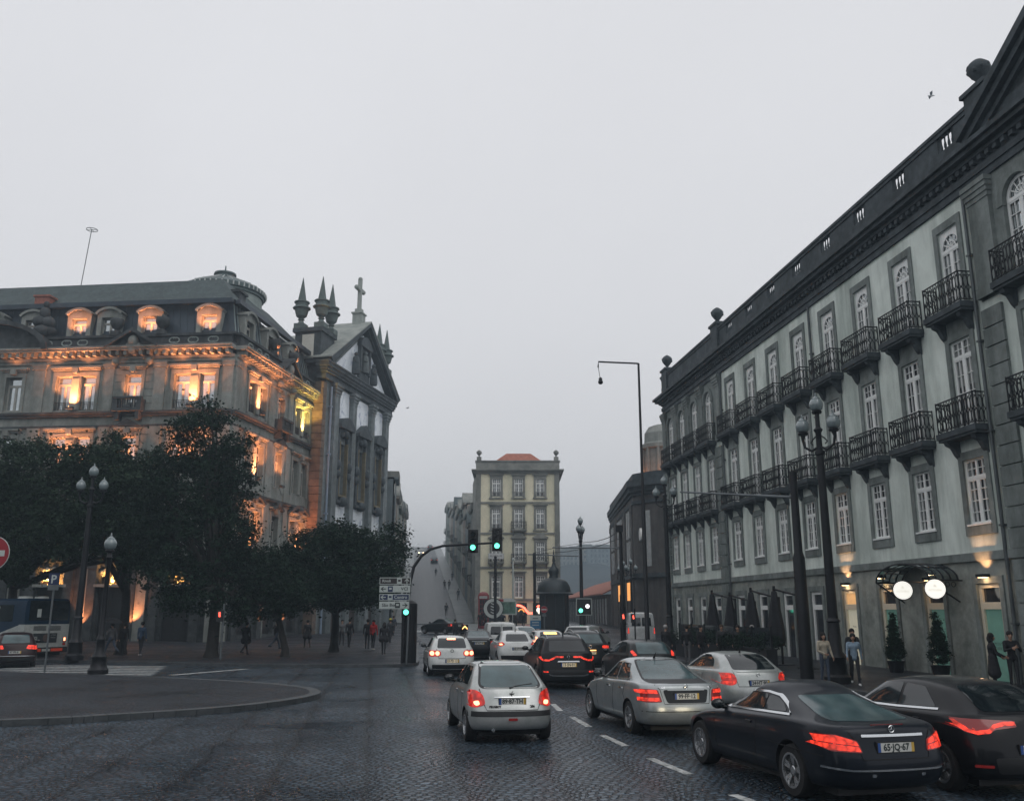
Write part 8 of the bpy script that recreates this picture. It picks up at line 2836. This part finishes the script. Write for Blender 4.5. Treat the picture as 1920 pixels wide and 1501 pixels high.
# round lit signs
M_LITS = mat('lit_sign_face', (.9, .9, .85), rough=.4, emit=(1.0, .97, .88), estr=.85)
for i, s in enumerate((33.15, 31.15)):
    c = HF.P(s, 1.02, 3.12)
    o = empty('round_sign', c, ['round white lit sign under the left end of the glass canopy', 'round white lit sign under the right end of the glass canopy'][i], 'sign', 'round lit hotel signs')
    v = Vector((-c.x, -c.y, 0)).normalized()
    r_ = Vector((v.y, -v.x, 0)) * -1
    b = MB()
    def ring(rr, off): return [c + r_ * (rr * math.cos(t)) + Vector((0, 0, rr * math.sin(t))) + v * off for t in np.linspace(0, 2 * math.pi, 28, endpoint=False)]
    for rr, o0, o1, m in ((.345, -.07, .05, 1), (.315, .05, .056, 0)):
        A, B_ = ring(rr, o0), ring(rr, o1)
        N_ = len(A)
        b.add(A + B_, [tuple(range(N_)), tuple(range(N_, 2 * N_))] + [(k, (k + 1) % N_, N_ + (k + 1) % N_, N_ + k) for k in range(N_)], m)
    text_mesh(b, 'ASTÓRIA', .10, lambda u, w__, d: c + r_ * u + Vector((0, 0, w__ - .04)) + v * (.058 + d * .3), 2)
    text_mesh(b, 'A', .14, lambda u, w__, d: c + r_ * u + Vector((0, 0, w__ + .09)) + v * (.058 + d * .3), 2)
    b.build('lightbox', [M_LITS, M_IRON, mat('faint_grey_lettering', (.5, .47, .38), emit=(1, .95, .8), estr=.35)], o)
    b = MB()
    b.tube([HF.P(s, .02, 3.4), HF.P(s, .75, 3.42), HF.P(s, .98, 3.38)], .025, 6)
    b.build('bracket', M_IRON, o)
# topiary cones
for i, s in enumerate((34.55, 31.75)):
    q = HF.P(s, .75, .13)
    o = empty('topiary', q, ['dark conical shrub in a pot, left of the middle cream door', 'dark conical shrub in a pot, right of the middle cream door'][i], 'potted plant', 'conical shrubs at the hotel doors')
    b = MB()
    b.lathe([(.22, 0), (.30, .45), (.33, .5), (.28, .5), (.26, .42)], q, 14)
    b.build('pot', M_POLE, o)
    leaf_cloud('foliage', [(q.x, q.y, q.z + .8 + .3 * k, .34 * (1 - k / 5.5), .34 * (1 - k / 5.5), .26) for k in range(5)], 260, 45, .05, 30 + i, M_LEAF, o, .11)

# ================================================================== the bus
def make_bus(pos, az):
    o = empty('city_bus', (pos[0], pos[1], 0), 'dark blue and white city bus seen from behind, under the left trees', 'bus', None, R(-az))
    o['_local'] = 1
    M_BB, M_BD = paint('bus_blue', (.008, .030, .065), 0, .35), M_CGLASS
    M_BW = paint('bus_white', (.50, .52, .50), 0, .4)
    L_, W, H = 11.5, 1.25, 3.05
    b = MB()
    pr = [(-W, .35), (-W - .0, 1.0), (-W, 2.6), (-W + .06, 2.9), (-W + .22, 3.02), (W - .22, 3.02), (W - .06, 2.9), (W, 2.6), (W, 1.0), (W, .35)]
    b.prism(pr, lambda u, v, t: (u, t, v), .06, L_)
    b.build('body', M_BB, o, smooth=30)
    b = MB()                                                # white lower rear and its pointed corner flash
    b.box(-W + .02, W - .02, .0, .058, .62, 1.75)
    b.box(-W - .012, -W + .02, .0, .45, .62, 1.75)
    b.prism([(.45, .62), (.45, 1.72), (2.2, 1.25)], lambda u, v, t: (t, u, v), -W - .012, -W + .02)
    b.build('white_panel', M_BW, o)
    b = MB()
    b.box(-W + .22, W - .10, .03, .062, 1.95, 2.92)
    b.build('rear_window', M_BD, o)
    for sx in (-1, 1):
        for k in range(5):
            b = MB()
            b.box(sx * W - .012, sx * W + .012, 1.0 + k * 2.05, 2.95 + k * 2.05, 1.35 if k else 1.9, 2.7)
            b.build('side_window', M_BD, o)
    b = MB()
    for x0 in (-.75, .08):
        for k in range(4): b.box(x0, x0 + .68, -.012, .0, 1.45 + k * .06, 1.48 + k * .06)
    b.build('air_grille', M_PLASTIC, o)
    b = MB()
    b.box(-.78, .62, -.02, .0, .80, 1.35, 0)
    b.box(-.74, .58, -.024, -.02, .84, 1.31, 1)
    b.ball((-.02, -.024, 1.08), .19, 6, 2, sy=.06)
    text_mesh(b, 'SI', .26, lambda u, v, d: (-.60 + u, -.026 - d, 1.05 + v), 0, bold=.006)
    text_mesh(b, 'a TUA', .10, lambda u, v, d: (.36 + u, -.026 - d, 1.22 + v), 0)
    text_mesh(b, 'música', .10, lambda u, v, d: (.36 + u, -.026 - d, 1.10 + v), 0)
    b.build('poster', [M_BW, mat('dark_poster', (.03, .035, .04), rough=.4, var=.4, scale=3), mat('poster_face', (.10, .07, .06), rough=.5)], o)
    for sx in (-1, 1):
        b = MB()
        b.box(sx * 1.02 - .07, sx * 1.02 + .07, -.03, .0, .85, 1.12, 0)
        b.box(sx * 1.02 - .05, sx * 1.02 + .05, -.035, -.03, .92, 1.08, 1)
        b.box(sx * 1.02 - .07, sx * 1.02 + .07, -.03, .0, .70, .82, 2)
        b.build('tail_lamp', [M_PLASTIC, M_TAILHOT, M_TAILDIM], o)
    b = MB()
    b.box(-W + .02, W - .02, -.04, .3, .36, .60, 0)
    b.box(-.95, -.25, -.048, -.04, .42, .56, 1); b.box(.30, .95, -.048, -.04, .42, .56, 1); b.box(-.2, .25, -.048, -.04, .43, .55, 2)
    b.build('bumper', [M_PLASTIC, mat('red_reflective_band', (.30, .03, .015), rough=.4, emit=(1, .1, .03), estr=.12), M_BW], o)
    b = MB()
    text_mesh(b, '2169', .22, lambda u, v, d: (-W - .014 - d, 2.3 - u, 2.55 + v), 0, bold=.004)
    b.box(-.62, -.40, .02, .028, 2.1, 2.5, 0)
    b.build('fleet_number', M_SIGNW, o)
    for x in (-.55, .35):
        b = MB()
        b.lathe([(.35, 0), (.33, .12), (.1, .15)], (x, 1.2, 3.01), 14)
        b.build('roof_vent', M_BW, o, smooth=40)
    tm, rm_ = wheel_meshes(.48, .28, 8, False)
    for y in (3.0, 8.9):
        for sx in (-1, 1):
            wo = place('wheel', tm, o, (sx * (W - .13), y, .48), math.pi if sx < 0 else 0)
            place('rim', rm_, wo, (0, 0, 0))
    b = MB()
    for y in (3.0, 8.9):
        for sx in (-1, 1): b.lathe([(.58, -.02), (.58, .0)], (sx * W - (.0 if sx > 0 else -.02) + .006 * sx, y, .5), 22, axis='x')
    b.box(-W + .1, W - .1, .4, L_ - .4, .2, .36)
    b.build('wheel_arches', M_PLASTIC, o)
    return o
make_bus((-23.6, 47.2), -62)
# scooter with rider near the black saloon
q = Vector(((868 - 960) / 1735 * 74, 74, gz(74)))
o = empty('motor_scooter', q, 'motor scooter with an amber chevron on its box, behind the black saloon', 'motor scooter')
b = MB()
b.box(q.x - .16, q.x + .16, 73.6, 74.5, .45 + q.z, .72 + q.z); b.box(q.x - .2, q.x + .2, 74.5, 74.7, .3 + q.z, 1.0 + q.z); b.tube([(q.x - .36, 74.5, 1.05 + q.z), (q.x + .36, 74.5, 1.05 + q.z)], .03, 6)
b.build('body', P_BLACK, o)
for y in (73.5, 74.75): MB().lathe([(.10, -.06), (.26, -.05), (.28, 0), (.26, .05), (.10, .06)], (q.x, y, .28 + q.z), 16, axis='x').build('wheel', M_RUB, o)
b = MB()
b.box(q.x - .02, q.x + .46, 73.1, 73.55, .75 + q.z, 1.3 + q.z, 0)
for e in (-1, 1): b.hexa([(q.x + .22, 73.09, 1.12 + q.z), (q.x + .22 + e * .2, 73.09, .92 + q.z), (q.x + .22 + e * .2, 73.10, .92 + q.z), (q.x + .22, 73.10, 1.12 + q.z), (q.x + .22, 73.09, 1.24 + q.z), (q.x + .22 + e * .2, 73.09, 1.04 + q.z), (q.x + .22 + e * .2, 73.10, 1.04 + q.z), (q.x + .22, 73.10, 1.24 + q.z)], 1)
b.build('top_box', [P_BLACK, M_AMBER], o)
person('rider in a black helmet and jacket beside the amber chevron box', (q.x - .62, 74.0, q.z), 0, C_BLK, C_BLK, 1.68, .1, C_BLK, group=None, vox=.02)
# gulls
def gull(x, y, Y, s, rot, label):
    p = at(x, y, Y)
    o = empty('gull', p, label, 'bird', 'gulls in the sky', rot)
    b = MB()
    b.tube([p + Vector((0, -.32 * s, 0)), p + Vector((0, -.18 * s, .01)), p + Vector((0, .05 * s, .0)), p + Vector((0, .22 * s, .03)), p + Vector((0, .30 * s, .03))], [.02 * s, .07 * s, .09 * s, .055 * s, .012 * s], 8)
    for e in (-1, 1):
        w1 = [(0, .10), (.35, .16), (.75, .02), (.35, -.06), (0, -.10)]
        zz = [.03, .16, .10, .13, .03]
        v = [p + Vector((e * a * s, c * s, z * s)) for (a, c), z in zip(w1, zz)]
        v2 = [u - Vector((0, 0, .015 * s)) for u in v]
        b.add(v + v2, [(0, 1, 3, 4), (1, 2, 3), (5, 9, 8, 6), (6, 8, 7), (0, 5, 6, 1), (1, 6, 7, 2), (2, 7, 8, 3), (3, 8, 9, 4)])
    b.build('body', mat('pale_gull_feathers', (.85, .86, .87), rough=.8), o, smooth=50)
gull(1746, 180, 45, .62, R(75), 'larger gull gliding beside the hotel gable')
gull(764, 765, 70, .45, R(-60), 'tiny gull beside the church gable')
# ================================================================== unseen blocks added to cut skylight and reflections, behind and beside the viewer
def block(O, az, wd, h, idx, label, depth=12):
    F = Fac(O, az, 1)
    mid = F.P(wd / 2, 0, 0)
    if F.n.dot(Vector((0, 30, 0)) - mid) < 0: F = Fac(O, az, -1)
    o = empty('building', (O[0], O[1], 0), label, 'building')
    fl, n = int(h // 4.2), int(wd // 3.6)
    bays = [wd * (k + .5) / n for k in range(n)]
    rz = [(1.2 + 4.2 * f, 3.2 + 4.2 * f) for f in range(fl)]
    b = MB()
    wall_cells(b, F, 0, wd, 0, h, [(s - .55, s + .55, a, c) for s in bays for a, c in rz], rev=.25)
    b.fb(F, .02, wd - .02, -depth, -.3, 0, h)
    b.build('wall', M_STONE, o)
    for s in bays:
        for a, c in rz: add_window(o, *row_frames, F.P(s, -.02, a), F.ang)
    b = MB()
    b.fb(F, -.3, wd + .3, -depth, .5, h, h + .6)
    b.prism([(0, h + .6), (wd, h + .6), (wd, h + 1), (wd - 2, h + 3.2), (2, h + 3.2), (0, h + 1)], lambda u, v, t: F.P(u, t, v), -depth, -.5)
    b.build('roof', M_SLATE, o)
block((-52, -30), 0, 34, 14, 1, 'unseen stone block added to cut skylight, beyond the left edge of the frame', 12)
block((-56, 8), 4, 36, 14, 2, 'unseen stone block added to cut skylight, left of the bank', 12)
block((-40, -40), 90, 38, 14.5, 3, 'unseen stone block added to cut skylight, behind the viewer on the left')
block((2, -42), 90, 34, 14, 4, 'unseen stone block added to cut skylight, behind the viewer on the right')

# cars far up the steep street
for i, (s_, d_, src, down, lab) in enumerate(((150, -1.6, c6, True, 'car with lit headlamps coming down the steep street, seen faintly in the mist'), (112, 1.6, c12, False, 'dark car parked high on the steep street, below the lit headlamps'), (176, 1.4, c12, False, 'dark car almost lost in the mist near the top of the steep street'))):
    c = copy_tree(src)
    p = UP(s_, d_, .08)
    c.location = p
    c.rotation_euler = (math.atan(.118) * (-1 if down else 1), 0, -UA + (math.pi if down else 0))
    tag(c, lab, 'car', 'cars on the steep street')
    if down:
        b = MB()
        for sx in (-.62, .62): b.ball((sx, 4.2, .68), .16, 6)
        hl = b.mesh('headlamp', mat('lit_headlamp', (.9, .8, .6), emit=(1.0, .72, .42), estr=7))
        place('headlamp', hl, c, (0, 0, 0))
# ================================================================== the air
hz = MB().box(-505, 505, -65, 705, -1.5, 39.5)
mh = bpy.data.materials.new('evening_mist')
mh.use_nodes = True
N, L = mh.node_tree.nodes, mh.node_tree.links
N.clear()
o_ = N.new('ShaderNodeOutputMaterial')
pv = N.new('ShaderNodeVolumePrincipled')
pv.inputs['Color'].default_value = (.38, .47, .54, 1)
pv.inputs['Density'].default_value = 0.0018
pv.inputs['Anisotropy'].default_value = 0.2
L.new(pv.outputs[0], o_.inputs['Volume'])
tag(hz.build('haze', mh), kind='stuff')
